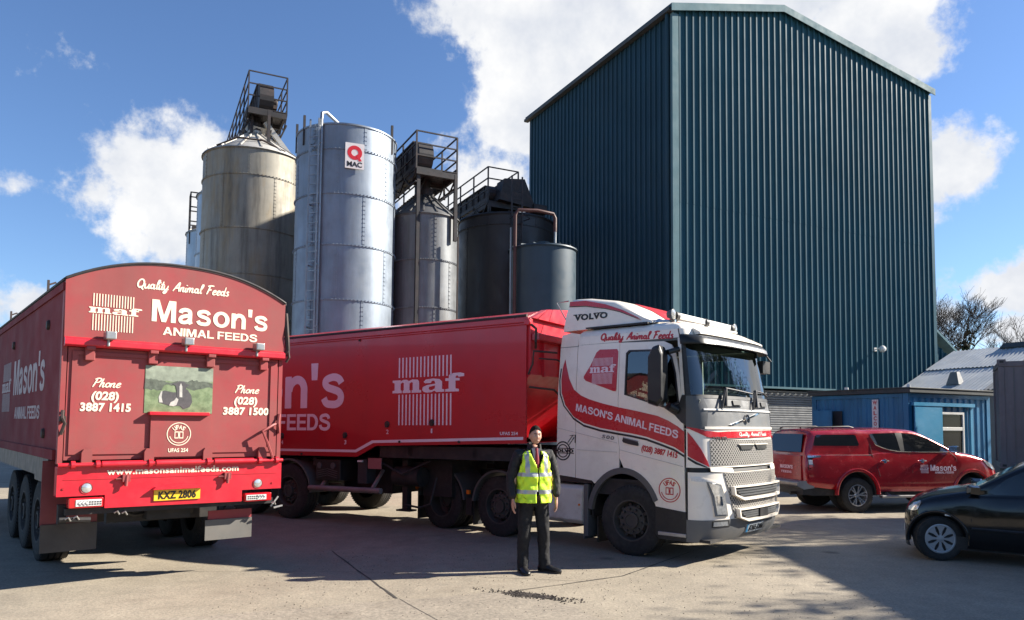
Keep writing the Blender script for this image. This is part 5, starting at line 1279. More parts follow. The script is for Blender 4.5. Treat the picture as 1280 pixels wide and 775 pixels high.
q = MB(); put_script(q, 'Quality Animal Feeds', lambda a, b, t: LIV(a, b, t), 1.25, .108, t=(-.002, .003), x0=-.545, y0=3.17, wt=.19)
q.v = [(x, y, z - .042 * (x + .535)) for x, y, z in q.v]; q.build('lettering', 'letter_red', tr_)
q = MB(); put_text(q, '(028) 3887 1415', lambda a, b, t: LIV(a, b - .155 * (a - .22), t), .585, .078, .035, .25, 1.0, t=(-.002, .003), x0=.22, y0=1.522); q.build('lettering', 'letter_red', tr_)
q = MB(); put_text(q, '500', lambda a, b, t: LIV(a, b - .12 * (a + .47), t), .22, .05, .03, .15, 1.2, t=(-.002, .003), x0=-.47, y0=1.69); q.build('lettering', 'grey_mid', tr_)
# red maf panel
q = MB(); pan = [(-.82, 2.60), (-.78, 2.56), (-.27, 2.39), (-.225, 2.385), (-.215, 2.42), (-.205, 2.98), (-.23, 3.02), (-.54, 3.03), (-.60, 2.99), (-.70, 2.80), (-.82, 2.63)]
q.prism(pan, LIV, -.002, .002); po = q.build('red_panel', 'red_livery', tr_)
maf_logo(po, lambda a, b, t: LIV(a, b + .10 * 0, t), -.655, 2.50, -.30, 2.90, -.71, -.235, 2.675, 2.795, 'letter_pink', 17, t=(.003, .006))
# ring-and-arrow mark on the fairing
q = MB(); ccx, ccz, rr_ = -1.205, 1.475, .150
o, h = ring_poly(ccx, ccz, rr_ * .87, rr_, 40); q.prism(o, LIV, -.002, .002, holes=h); o, h = ring_poly(ccx, ccz, rr_ * .60, rr_ * .70, 40)
q.prism(o, LIV, -.002, .002, holes=h)
for a_, b_ in (((-1.110, 1.605), (-1.01, 1.72)), ((-1.08, 1.575), (-.985, 1.69)), ((-1.07, 1.715), (-.96, 1.725)), ((-.965, 1.725), (-.968, 1.605))):
    pa, pb = Vector((*a_, 0)), Vector((*b_, 0)); q.bar((pa.x, -.004, pa.y), (pb.x, -.004, pb.y), .007, .014, upv=(0, 1, 0))
q.prism([(-1.42, 1.435), (-.99, 1.435), (-.99, 1.445), (-1.42, 1.445)], LIV, -.001, .004); q.prism([(-1.42, 1.51), (-.99, 1.51), (-.99, 1.52), (-1.42, 1.52)], LIV, -.001, .004)
put_text(q, 'VOLVO', LIV, .41, .045, .05, 0, 1.1, t=(-.001, .005), x0=-1.41, y0=1.455); q.build('ring_mark', 'ink', tr_)
assurance_badge(tr_, LIV, .672, .985, .170, 'letter_red', t=(-.002, .003))
# body crease line along the quarter and door
q = MB(); q.bar((-1.33, -.003, 1.835), (-.20, -.003, 1.62), .006, .01, upv=(0, 1, 0)); q.bar((-.15, -.004, 1.52), (.88, -.004, 1.32), .006, .01, upv=(0, 1, 0)); q.bar((-.93, -.003, 1.50), (-.20, -.003, 1.485), .006, .012, upv=(0, 1, 0)); q.build('crease_line', 'white_dust', tr_)
# ---- wheel arch
def arch(mb, cx, cz, r0, r1, a0, a1, y0, y1, n=24, sx=1., mi=0):
    rings = []
    for i in range(n + 1):
        a = radians(a0 + (a1 - a0) * i / n); c, s_ = cos(a) * sx, sin(a)
        rings.append([(cx + c * r0, y0, cz + s_ * r0), (cx + c * r1, y0, cz + s_ * r1), (cx + c * r1, y1, cz + s_ * r1), (cx + c * r0, y1, cz + s_ * r0)])
    mb.loft(rings, mi, smooth=False); return mb
q = arch(MB(), -.09, .52, .655, .742, 25, 172, -.012, .06, sx=.86); q.build('wheel_arch', 'grey_plastic', tr_)
q = arch(MB(), -.09, .52, .72, .74, 15, 180, .04, .55, sx=.86); q.box((-.68, .05, .5), (-.66, .55, 1.0)); q.box((-.7, .55, .55), (.6, .58, 1.3)); q.build('wheel_housing', 'chassis', tr_)
q = MB(); q.box((-.80, -.01, .20), (-.715, .40, .985)); q.box((-.83, .03, .15), (-.80, .38, .60)); q.build('mudguard', 'grey_plastic', tr_, bevel=.01)
q = MB(); q.box((-.62, .1, .12), (-.60, .5, .5)); q.build('mudflap', 'black', tr_)
# ---- fuel tank / side box
q = MB(); q.loft([[(x, .02 + .04 * k, .42), (x, .10, .36), (x, .62, .36), (x, .62, .96), (x, .08, .96), (x, .02 + .02 * k, .90)] for x, k in ((-1.56, 1), (-1.53, 0), (-.86, 0), (-.83, 1))], smooth=False); tk = q.build('fuel_tank', 'white_dust', tr_, bevel=.015)
for x, z in ((-.90, .66),):
    q = MB(); q.disc((x, .018, z), .018, 'y', .02, 10); q.build('reflector', 'lens_amber', tk)
q = MB(); q.box((-1.56, .02, 1.0), (-.66, .5, 1.09)); q.box((-1.5, .5, .9), (-.7, 2.4, .95)); q.build('catwalk', 'black', tr_)
# ---- chassis and rear wheels
AX2, AX3 = -2.578, -3.989
q = MB()
for y in (.82, 1.60): q.box((-4.9, y, .78), (.9, y + .08, 1.04))
for x in (-4.8, -3.3, -1.9, -.9): q.box((x, .91, .82), (x + .1, 1.59, 1.0))
for x in (AX2, AX3, 0.): q.tube([(x, .2, .5), (x, 2.3, .5)], .07, 10)
q.box((-3.7, .9, 1.06), (-2.7, 1.6, 1.14)); q.lathe([(.001, 1.14), (.46, 1.14), (.46, 1.20), (.001, 1.2)], (-3.2, 1.25, 0), n=24); q.box((-2.2, .3, .5), (-1.7, .8, .95)); q.tube([(-1.7, .3, .7), (-1.7, .8, .7)], .2, 14)
q.box((-4.6, .85, .5), (-4.4, 1.65, .78)); q.tube([(-1.1, 1.0, 1.2), (-1.9, 1.1, 1.5), (-2.4, 1.2, 1.3)], .03, 6); q.tube([(-1.1, 1.3, 1.2), (-2.0, 1.35, 1.4), (-2.4, 1.35, 1.3)], .03, 6)
q.build('chassis_frame', 'chassis', tr_)
for ax in (AX2, AX3):
    q = arch(MB(), ax, .50, .575, .615, 5, 175, -.01, .62); q.build('rear_mudguard', 'grey_plastic', tr_, bevel=.006)
q = MB(); q.box((AX2 - .76, 0, .30), (AX2 - .62, .06, .60)); q.build('guard_bracket', 'black', tr_)
q = MB(); q.box((AX2 - .60, .02, .14), (AX2 - .58, .60, .72)); q.build('mudflap', 'black', tr_)
q = MB(); q.box((AX3 - .64, .02, .12), (AX3 - .62, .60, .75)); q.build('mudflap', 'black', tr_)
for x in (AX2 - .70, AX3 - .63):
    q = MB(); q.box((x - .035, -.02, .66), (x + .035, .02, .73)); q.build('side_marker', 'lens_amber', tr_)
wheel(tr_, 0.02, .16, .505, .30, 'steer', .292, -1, 0.03, ('rim_dark', 'black')); wheel(tr_, 0., 2.34, .505, .30, 'steer', .292, 1, 0.03)
wheel(tr_, AX2, .16, .505, .30, 'steer', .292, -1, 0, ('rim_dark', 'black')); wheel(tr_, AX2, 2.34, .505, .30, 'steer', .292, 1)
wheel(tr_, AX3, .16, .50, .30, 'drive', .290, -1, 0, ('rim_dark', 'black')); wheel(tr_, AX3, .50, .50, .30, 'drive', .290, -1); wheel(tr_, AX3, 2.34, .50, .30, 'drive', .290, 1); wheel(tr_, AX3, 2.0, .50, .30, 'drive', .290, 1)
# red hose end on the headboard, behind the man
# ================================================================ red trailer behind the lorry
RX, RY, RTA = -4.3605, 14.703, -0.5734
tb = empty('feed_trailer', (RX, RY, 0), RTA, 'long red bulk feed trailer coupled to the white lorry, side on with white maf emblem', 'trailer', tilt=radians(-.55))
ZT = 3.53; U0, U1 = -4.0, 5.52
def bowz(a): return 0.
RS = lambda a, b, t: (a, -.05 - t, b)
body = MB()
low = [(U0, 1.22), (1.87, 1.245), (2.33, 1.45), (U1 - .02, 1.53)]
side = low + [(U1, 3.40), (U1 + .03, ZT), (U0, ZT)]
body.prism(side, lambda a, b, t: (a, t, b), -.05, -.01, grid=1.2)
body.prism(side, lambda a, b, t: (a, t, b), 2.46, 2.5, grid=1.2)
body.prism([(-.0495, 1.25), (2.4995, 1.25), (2.4995, ZT - .01), (1.9, ZT + .2), (1.25, ZT + .27), (.6, ZT + .2), (-.0495, ZT - .01)], lambda a, b, t: (t, a, b), U0 - .04, U0 + .0)
body.loft([[(x, -.048, ZT), (x, .3, ZT + .13), (x, .75, ZT + .22), (x, 1.225, ZT + .25), (x, 1.7, ZT + .22), (x, 2.15, ZT + .13), (x, 2.498, ZT), (x, 2.4, ZT - .03), (x, .05, ZT - .03)] for x in (U0, U1)], smooth=False)
body.add([(U0, -.01, 1.24), (1.87, -.01, 1.25), (1.87, 2.46, 1.25), (U0, 2.46, 1.24)], [(0, 1, 2, 3)]); body.add([(2.33, -.01, 1.46), (U1, -.01, 1.54), (U1, 2.46, 1.54), (2.33, 2.46, 1.46)], [(0, 1, 2, 3)])
bo_ = body.build('body', 'red', tb)
# headboard: upright top part, sloping hopper front below
hb = MB(); hb.prism([(U1 - .02, ZT), (U1 + .05, ZT), (U1 + .05, 2.62), (4.55, 1.60), (4.45, 1.60), (U1 - .02, 2.68)], lambda a, b, t: (a, t, b), -.009, 2.459)
hbo = hb.build('headboard', 'red_bright', tb)
q = MB(); q.prism([(-.05, ZT - .02), (2.5, ZT - .02), (2.1, ZT + .17), (1.25, ZT + .27), (.4, ZT + .17)], lambda a, b, t: (t, a, b), U1 + .0, U1 + .12); q.build('front_arch', 'red_bright', hbo, bevel=.01)
q = MB(); q.box((U1 + .055, .02, 3.16), (U1 + .20, 2.4, 3.27)); q.build('cross_beam', 'red', hbo, bevel=.01)
for y in (.35, .95, 1.55, 2.1):
    q = MB(); q.box((U1 + .052, y, 2.6), (U1 + .09, y + .06, 3.15)); q.build('stiffener', 'red_bright', hbo)
q = MB(); q.tube([(U1 + .02, -.03, 2.62), (U1 + .12, -.06, 2.78), (U1 + .14, -.06, 2.98), (U1 + .3, .4, 2.98)], .016, 6); q.tube([(U1 + .02, .0, 2.42), (U1 + .3, .3, 2.38), (U1 + .35, .6, 2.2)], .018, 6)
q.tube([(U1 + .10, -.07, 3.40), (U1 + .22, -.12, 3.32), (U1 + .20, -.10, 3.12), (U1 + .08, .1, 3.05)], .022, 6); q.tube([(U1 + .22, -.02, 2.86), (U1 + .24, .5, 2.88), (U1 + .24, 1., 2.78)], .014, 6); q.build('grab_rail', 'rust', hbo)
q = MB(); q.box((U1 - .02, -.10, 3.40), (U1 + .10, -.02, 3.50)); q.disc((U1 + .06, -.11, 3.44), .05, 'y', .03, 14); q.build('sheet_handle', 'red_bright', hbo, bevel=.01)
q = MB(); q.tube([(4.9, .25, 1.95), (4.92, .2, 1.98), (4.95, .15, 2.02)], .03, 8); q.build('air_coupling', 'red_bright', hbo)
# trims
q = MB(); q.box((U0, -.075, 3.405), (U1 + .03, -.052, 3.44)); q.box((U0, -.085, 3.44), (U1 + .05, -.052, 3.53)); q.build('top_rail', 'red', tb, bevel=.01)
q = MB(); q.tube([(U0, -.03, ZT + .025), (U1, -.03, ZT + .025)], .028, 8); q.build('sheet_roll', 'rust', tb)
q = MB(); q.prism([(U0, 1.295), (1.85, 1.325), (2.27, 1.50), (U1 - .06, 1.585), (U1 - .06, 1.632), (2.24, 1.548), (1.83, 1.372), (U0, 1.342)], RS, .001, .005); q.build('white_stripe', 'letter_pink', tb)
for x, z in ((-.18, 1.62), (1.56, 1.64), (2.60, 1.84), (3.62, 1.865)):
    q = MB(); q.lathe([(.001, -.075), (.045, -.075), (.055, -.062), (.055, -.045)], (x, 0, z), 'y', 16); q.box((x - .02, -.09, z - .06), (x + .03, -.07, z + .02)); q.build('inspection_port', 'rust', tb)
q = MB()
for i, x in enumerate((3.62, 2.60, 1.56, -.18)): put_text(q, str(i + 1), lambda a, b, t: RS(a, b, t), .03 if i == 0 else .055, .075, .01, x0=x - .02, y0=(1.685, 1.665, 1.47, 1.45)[i])
q.build('lettering', 'letter_pink', tb)
q = MB()
for x, z in ((-.2, 3.385), (1.9, 3.385), (.4, 1.27), (2.9, 1.53), (4.2, 1.26 + .28)): q.disc((x, -.06, z), .022, 'y', .02, 10)
q.build('bolt_head', 'rust', tb)
q = MB(); put_sans(q, "Mason's", RS, 4.92, .86, x0=-3.39, y0=2.155); q.build('lettering', 'letter_pink', tb)
q = MB(); put_sans(q, "ANIMAL FEEDS", RS, 3.35, .315, x0=-2.19, y0=1.725); q.build('lettering', 'letter_pink', tb)
maf_logo(tb, RS, 2.875, 1.82, 4.02, 3.01, 2.72, 4.30, 2.385, 2.70, 'letter_pink', 15)
q = MB(); put_text(q, "UFAS 254", RS, .34, .05, .02, x0=5.02, y0=1.66); q.build('lettering', 'letter_pink', tb)
# chassis below
q = MB(); q.box((2.33, .06, 1.24), (5.3, .14, 1.455)); q.box((2.33, 2.3, 1.24), (5.3, 2.4, 1.455))
for y in (.75, 1.65): q.box((U0, y, .98), (2.4, y + .1, 1.23)); q.box((2.4, y, 1.2), (5.4, y + .1, 1.44))
for x in (-3.6, -2.4, -1., .6, 1.9, 3., 4.4): q.box((x, .06, 1.05 if x < 2.2 else 1.28), (x + .1, 2.4, 1.2 if x < 2.2 else 1.43))
for ax in (0, -1.31, -2.62): q.tube([(ax, .2, .535), (ax, 2.3, .535)], .08, 10)
q.box((1.75, .5, .55), (2.25, 2.0, 1.2)); q.box((2.4, .6, .75), (2.9, 1.9, 1.15)); q.tube([(2.5, .35, .9), (3.1, .35, .9)], .18, 14); q.tube([(-.5, 1.0, .8), (.5, 1.0, .8)], .16, 12)
for x in (2.62,): q.box((x, .35, .30), (x + .12, .47, 1.2)); q.box((x - .1, .3, .27), (x + .22, .5, .30))
q.tube([(2.2, .1, 1.2), (2.8, .12, .95), (3.4, .2, 1.2)], .02, 6); q.tube([(2.9, .1, .42), (3.2, .15, .38), (3.4, .2, .45), (3.45, .3, .9)], .02, 6)
q.box((2.95, .55, .55), (3.6, 1.95, 1.2)); q.box((.9, .6, .55), (1.7, 1.9, 1.0))  # dark mass added to fill in the space under the trailer
q.build('chassis_frame', 'chassis', tb)
q = MB(); q.box((.70, .03, .78), (1.36, .5, 1.17)); eb = q.build('control_box', 'black', tb, bevel=.012)
q = MB()
for x in (.82, 1.18): q.lathe([(.001, .0), (.06, .0), (.06, .03)], (x, .01, 1.06), 'y', 14)
for i in range(4): q.bar((.76 + .0 * i, .02, .95 - i * .04), (1.03, .02, 1.0 - i * .04), .012); q.bar((1.03, .02, 1.0 - i * .04), (1.3, .02, .95 - i * .04), .012)
q.build('gauge', 'grey_plastic', eb)
q = MB(); q.box((2.08, .02, 1.03), (2.40, .04, 1.225)); q.build('marker_board', mat('faded pink board', (.30, .11, .11), .6, var=.1), tb)
q = MB(); q.box((1.80, .04, .75), (2.03, .3, 1.2)); q.build('tool_locker', 'interior', tb, bevel=.01)
q = MB(); q.tube([(.60, -.02, .63), (2.44, -.02, .645)], .052, 12); q.bar((.9, -.02, .63), (.9, .3, 1.0), .05); q.bar((2.2, -.02, .63), (2.2, .3, 1.0), .05); q.build('side_guard', 'steel_pipe', tb)
q = MB(); q.box((1.86, -.03, 1.15), (1.98, .0, 1.18)); q.build('side_marker', 'lens_white', tb)
for ax in (0., -1.31, -2.62):
    q = arch(MB(), ax, .535, .60, .64, 0, 175, -.03, .45); q.build('mudguard', 'grey_plastic', tb, bevel=.006)
    wheel(tb, ax, .15, .535, .36, 'steer', .292, -1, 0, ('rim_dark', 'black')); wheel(tb, ax, 2.3, .535, .36, 'steer', .292, 1)

# ================================================================ red trailer at the left, rear towards us
LX, LY, LA = -4.9399, 8.0914, 0.7025
ta = empty('feed_trailer', (LX, LY, 0), LA, 'red bulk feed trailer with its faded rear doors and cow picture facing us', 'trailer')
LEN = 10.2
def arcz(x, add=0.): s_ = (x - 1.25) / 1.27; return 3.415 + .315 * (1 - abs(s_) ** 2.3) + add
arc = [(-.0 + 2.5 * i / 28, arcz(2.5 * i / 28)) for i in range(29)]
RE = lambda a, b, t: (a, -t, b)
b_ = MB()
b_.prism([(0.05, 1.44), (LEN, 1.44), (LEN, 3.42), (0.05, 3.42)], lambda a, b, t: (t, a, b), 0, .05, grid=1.)
b_.prism([(0.05, 1.44), (LEN, 1.44), (LEN, 3.42), (0.05, 3.42)], lambda a, b, t: (t, a, b), 2.45, 2.5, grid=1.)
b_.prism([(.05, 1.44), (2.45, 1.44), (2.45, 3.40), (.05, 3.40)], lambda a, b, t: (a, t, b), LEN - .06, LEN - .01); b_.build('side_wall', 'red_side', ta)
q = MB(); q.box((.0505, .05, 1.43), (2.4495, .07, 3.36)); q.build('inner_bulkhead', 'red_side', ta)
q = MB(); q.loft([[(x, y, z + .012) for x, z in arc] + [(x, y, z - .03) for x, z in arc[::-1]] for y in (-.02, LEN)], smooth=False); q.build('roof', 'roof_felt', ta)
q = MB(); q.tube([(x, -.09, z + .004) for x, z in arc], .016, 8); q.tube([(-.004, -.08, 3.42), (-.004, LEN, 3.42)], .018, 8); q.tube([(2.504, -.08, 3.42), (2.504, LEN, 3.42)], .018, 8); q.build('edge_trim', 'gantry', ta)
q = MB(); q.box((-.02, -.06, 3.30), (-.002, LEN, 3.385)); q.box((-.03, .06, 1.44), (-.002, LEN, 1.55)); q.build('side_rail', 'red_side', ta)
for y in (1.0, 4.4, 7.8):
    q = MB(); q.bar((-.01, y, 3.42), (-.01, y, 3.56), .025); q.bar((-.01, y, 3.5), (.07, y, 3.54), .02); q.build('sheet_hook', 'rust', ta)
# header panel over the doors
hd = MB(); hd.prism([(0.01, 2.74)] + [(2.49, 2.74)] + [(x, z - .015) for x, z in arc[::-1]], RE, -.03, .085, grid=.3); hdo = hd.build('header_panel', 'red_faded', ta)
q = MB(); q.loft([[(.01, -.088, 2.79), (.01, -.15, 2.765), (.01, -.15, 2.70), (.01, -.12, 2.685), (.01, -.03, 2.685), (.01, -.03, 2.79)], [(2.49, -.088, 2.79), (2.49, -.15, 2.765), (2.49, -.15, 2.70), (2.49, -.12, 2.685), (2.49, -.03, 2.685), (2.49, -.03, 2.79)]], smooth=False); q.build('header_ledge', 'red_bright', ta, bevel=.008)
for xa, xb, xc, xd in ((0, .05, 0, .012), (2.45, 2.5, 2.488, 2.5)):
    q = MB(); q.box((xa, -.05, 1.40), (xb, .045, 2.75)); q.box((xc, -.05, 2.75), (xd, .045, 3.40)); q.build('corner_post', 'red_faded', ta)
# tailgate
tg = MB(); tg.prism([(.06, 1.44), (2.44, 1.44), (2.44, 2.68), (.06, 2.68)], RE, .0, .045, grid=.3); tgo = tg.build('tailgate', 'red_faded', ta, bevel=.006)
q = MB(); q.prism([(.10, 1.50), (2.40, 1.50), (2.40, 2.64), (.10, 2.64)], RE, .046, .060, holes=[[(.16, 1.56), (2.34, 1.56), (2.34, 2.60), (.16, 2.60)]]); q.build('tailgate_border', 'red_faded', tgo, bevel=.004)
q = MB(); q.prism([(.92, 1.46), (1.60, 1.46), (1.60, 1.96), (.92, 1.96)], RE, .046, .075); sd_ = q.build('slide_door', 'red_faded', tgo, bevel=.006)
q = MB(); q.box((.89, -.13, 1.945), (1.57, -.046, 1.985)); q.build('shelf', 'red_bright', sd_, bevel=.006)
for x in (.27, .92, 1.575, 2.24):
    q = MB(); q.box((x - .055, -.10, 2.54), (x + .045, -.046, 2.69)); q.box((x - .05, -.145, 2.655), (x + .04, -.101, 2.695)); q.build('top_hinge', 'red_faded', tgo, bevel=.008)
for x in (.27, .905, 1.562, 2.238):
    q = MB(); q.prism([(x - .05, 1.41), (x + .055, 1.41), (x + .055, 1.52), (x + .04, 1.56), (x - .03, 1.56), (x - .05, 1.52)], RE, .046, .12); q.build('bottom_hinge', 'red_faded', tgo, bevel=.008)
q = MB(); q.tube([(.0, -.13, 1.392), (2.5, -.13, 1.392)], .022, 10)
for x0, x1 in ((.42, .84), (.98, 1.48), (1.64, 2.12)): q.tube([(x0, -.13, 1.392), (x1, -.13, 1.392)], .036, 12)
for x in (.12, .36, .9, 1.55, 2.18, 2.4): q.tube([(x, -.13, 1.392), (x + .04, -.13, 1.392)], .044, 10)
q.build('lock_bar', 'red_bright', ta)
q = MB(); q.tube([(2.44, -.07, 1.86), (2.36, -.13, 1.84), (2.22, -.15, 1.76), (2.28, -.16, 1.62), (2.36, -.15, 1.42)], .018, 6); q.tube([(2.47, -.06, 1.98), (2.44, -.10, 1.86), (2.47, -.06, 1.74)], .02, 6); q.build('handle', 'red_faded', tgo)
q = MB(); q.tube([(.03, -.07, 1.98), (.02, -.11, 1.90), (.05, -.10, 1.84), (.02, -.07, 1.72)], .018, 6); q.box((.0, -.10, 1.86), (.06, -.05, 1.92)); q.build('catch', 'rust', tgo)
q = MB(); q.tube([(2.52, -.05, 3.3), (2.53, -.09, 3.0), (2.55, -.08, 2.82), (2.52, -.06, 2.75)], .03, 6); q.tube([(2.55, -.08, 2.83), (2.56, -.1, 2.72), (2.53, -.08, 2.66)], .018, 6); q.build('sheet_handle', 'rust', ta)
# lamps on the ledge
for x in (.43, 1.26, 2.115):
    q = MB(); q.box((x - .05, -.26, 2.775), (x + .06, -.12, 2.865)); q.bar((x, -.15, 2.70), (x, -.15, 2.80), .03); q.build('work_lamp', 'alu', ta, bevel=.012)
# picture of a cow in a field, on the tailgate
pic = MB(); pic.prism([(.848, 1.972), (1.618, 1.972), (1.618, 2.525), (.848, 2.525)], RE, .046, .050); 
grass = mat('printed grass', (.15, .205, .10), .5, var=.35, vs=14, dirt=(.23, .27, .16), dirt_amt=.7, dirt_s=14)
hill = mat('printed hill', (.22, .25, .19), .55, var=.3, vs=12); herd = mat('printed herd', (.085, .10, .075), .55, var=.5, vs=20); pblk = mat('printed black', (.075, .07, .072), .5, var=.2, vs=30); pwht = mat('printed white', (.44, .43, .39), .5, var=.15, vs=30)
po_ = pic.build('picture', grass, tgo)
q = MB(); q.prism(wob([(.849, 2.33), (1.1, 2.35), (1.35, 2.34), (1.617, 2.36)], .006, .03, 2) + [(1.617, 2.524), (.849, 2.524)], RE, .0502, .0508); q.build('hillside', hill, po_)
q = MB(); q.prism(wob([(.849, 2.25), (1.02, 2.24), (1.05, 2.30), (1.2, 2.31), (1.36, 2.25), (1.55, 2.29), (1.617, 2.28)], .012, .03, 3) + wob([(1.617, 2.355), (1.4, 2.37), (1.15, 2.34), (.849, 2.37)], .014, .03, 7), RE, .051, .0515); q.build('herd', herd, po_)
cow = lambda pts, d, n_, mt: MB_prism_(pts, d, n_, mt)
def MB_prism_(pts, d, n_, mt):
    q = MB(); q.prism([(1.0 + x * .40, 2.02 + y * .34) for x, y in pts], RE, d, d + .0006); return q.build(n_, mt, po_)
MB_prism_([(.02, .22), (.0, .40), (.06, .60), (.16, .64), (.40, .58), (.58, .60), (.64, .72), (.80, .70), (.92, .50), (.95, .25), (.88, .08), (.70, .0), (.60, .12), (.40, .10), (.18, .16)], .052, 'cow_body', pblk)
MB_prism_([(.30, .12), (.42, .10), (.50, .14), (.60, .50), (.52, .46), (.44, .30), (.34, .24)], .0530, 'cow_patch', pwht); MB_prism_([(.02, .22), (.0, .40), (.06, .60), (.10, .62), (.08, .40), (.12, .22)], .0530, 'cow_patch', pwht)
MB_prism_([(.50, .40), (.50, .62), (.46, .82), (.36, .88), (.48, .92), (.56, .98), (.70, .98), (.76, .90), (.88, .86), (.78, .80), (.72, .58), (.70, .36), (.60, .30)], .054, 'cow_head', pblk)
MB_prism_([(.58, .42), (.57, .80), (.61, .92), (.65, .80), (.66, .42)], .055, 'cow_patch', pwht)
# lettering on the rear
RT = lambda a, b, t: (a, -.085 - t, b); RG = lambda a, b, t: (a, -.046 - t, b)
def sl(fn, s_, x0): return lambda a, b, t: fn(a, b + s_ * (a - x0), t)
q = MB(); put_script(q, 'Quality Animal Feeds', sl(RT, .02, .7), 1.06, .110, x0=.70, y0=3.412, wt=.15); q.build('lettering', 'letter_cream', ta)
q = MB(); put_sans(q, "Mason's", RT, 1.385, .258, x0=.882, y0=3.04); q.build('lettering', 'letter_cream', ta)
q = MB(); put_sans(q, "ANIMAL FEEDS", RT, 1.125, .095, x0=1.010, y0=2.89); q.build('lettering', 'letter_cream', ta)
maf_logo(ta, RT, .278, 2.88, .683, 3.295, .233, .776, 3.075, 3.165, 'letter_cream', 15)
for x0, k, num, xn, wn_ in ((.303, 0, '3887 1415', .195, .513), (1.886, 1, '3887 1500', 1.75, .58)):
    q = MB(); put_script(q, 'Phone', RG, .285 + .018 * k, .100, x0=x0, y0=2.248 - .012 * k, wt=.13, slant=.35)
    put_text(q, '(028)', RG, .275 + .016 * k, .088, .035, .12, 1., x0=x0 + .0, y0=2.108 - .010 * k)
    put_text(q, num, RG, wn_, .085, .04, 0.05, 1.05, x0=xn, y0=1.982 - .014 * k); q.build('lettering', 'letter_cream', ta)
assurance_badge(tgo, lambda a, b, t: (a, -.075 - t, b), 1.235, 1.725, .137, 'letter_cream')
q = MB(); put_text(q, 'UFAS 254', lambda a, b, t: (a, -.075 - t, b), .225, .042, .03, 0, 1.05, x0=1.120, y0=1.513); q.build('lettering', 'letter_cream', ta)
# bumper beam
bm_ = MB(); bm_.prism([(0, 1.05), (.47, 1.05), (.47, .905), (2.0, .890), (2.0, 1.03), (2.5, 1.03), (2.5, 1.355), (0, 1.37)], RE, -.05, .10); bmo = bm_.build('rear_bumper', 'red_bright', ta, bevel=.008)
q = MB(); q.box((.06, -.104, 1.225), (2.44, -.100, 1.232)); q.box((.06, -.125, 1.36), (2.44, -.1005, 1.378)); q.build('bumper_fold', 'red', bmo)
q = MB(); put_text(q, 'www.masonsanimalfeeds.com', lambda a, b, t: (a, -.10 - t, b), 1.47, .068, .032, 0, 1.06, x0=.478, y0=1.285 - .012); q.build('lettering', 'letter_cream', bmo)
for x, zz in ((.285, 1.135), (2.195, 1.105)):
    q = MB(); q.lathe([(.001, -.118), (.035, -.116), (.05, -.110), (.052, -.10)], (x, 0, zz), 'y', 24); rl_ = q.build('reversing_lamp', 'lens', bmo)
    q = MB(); q.lathe([(.052, -.10), (.062, -.108), (.062, -.10)], (x, 0, zz), 'y', 24); q.disc((x + (-.22 if x < 1 else .19), -.103, zz), .014, 'y', .012, 10); q.build('lamp_ring', 'red', rl_)
for x, zz in ((.668, 1.20), (1.80, 1.185)):
    q = MB(); q.box((x - .035, -.15, zz - .01), (x + .045, -.1, zz + .07)); q.tube([(x + .01, -.14, zz + .06), (x, -.15, zz - .06)], .018, 8); q.tube([(x - .10, -.12, zz + .02), (x, -.14, zz + .03)], .014, 6); q.build('latch', 'red_faded', bmo)
q = MB(); q.prism([(.95, 1.085), (1.52, 1.085), (1.50, 1.115), (1.30, 1.13), (1.15, 1.13), (.98, 1.115)], RE, .1005, .17); q.build('plate_shield', 'red_bright', bmo, bevel=.006)
q = MB(); q.box((.975, -.118, .955), (1.49, -.1, 1.078)); npl = q.build('number_plate', 'plate_yellow', bmo)
q = MB(); put_text(q, 'KXZ 2806', lambda a, b, t: (a, -.118 - t, b), .42, .082, .03, 0, 1.05, x0=1.022, y0=.975); q.build('lettering', 'plate_text', npl)
# tail lamps
for x0, x1, z0, z1, sgn in ((.115, .455, .92, 1.03, 1), (2.03, 2.372, .882, .985, -1)):
    q = MB(); q.box((x0, -.12, z0), (x1, .02, z1)); tl = q.build('tail_lamp', 'lens_red', ta, bevel=.012)
    a0, a1 = (x0 + .07, x1 - .02) if sgn > 0 else (x0 + .02, x1 - .07)
    q = MB(); q.box((a0, -.126, z0 + .02), (a1, -.1205, z1 - .02)); q.build('white_segment', 'lens_white', tl)
    q = MB()
    for i in range(3):
        xx = (a0 + .02 + i * .035) if sgn > 0 else (a1 - .02 - i * .035)
        zm = (z0 + z1) / 2; h = .026
        q.bar((xx, -.1275, zm), (xx + sgn * .03, -.1275, zm + h), .004, .010, upv=(0, 1, 0)); q.bar((xx, -.1276, zm), (xx + sgn * .03, -.1276, zm - h), .004, .010, upv=(0, 1, 0))
    for i in range(5):
        for j in range(2):
            xx = (a0 + .13 + i * .026) if sgn > 0 else (a1 - .13 - i * .026); q.box((xx - .004, -.1285, z0 + .03 + j * .025), (xx + .014, -.1265, z0 + .047 + j * .025))
    q.build('lamp_pattern', 'grey_plastic', tl)
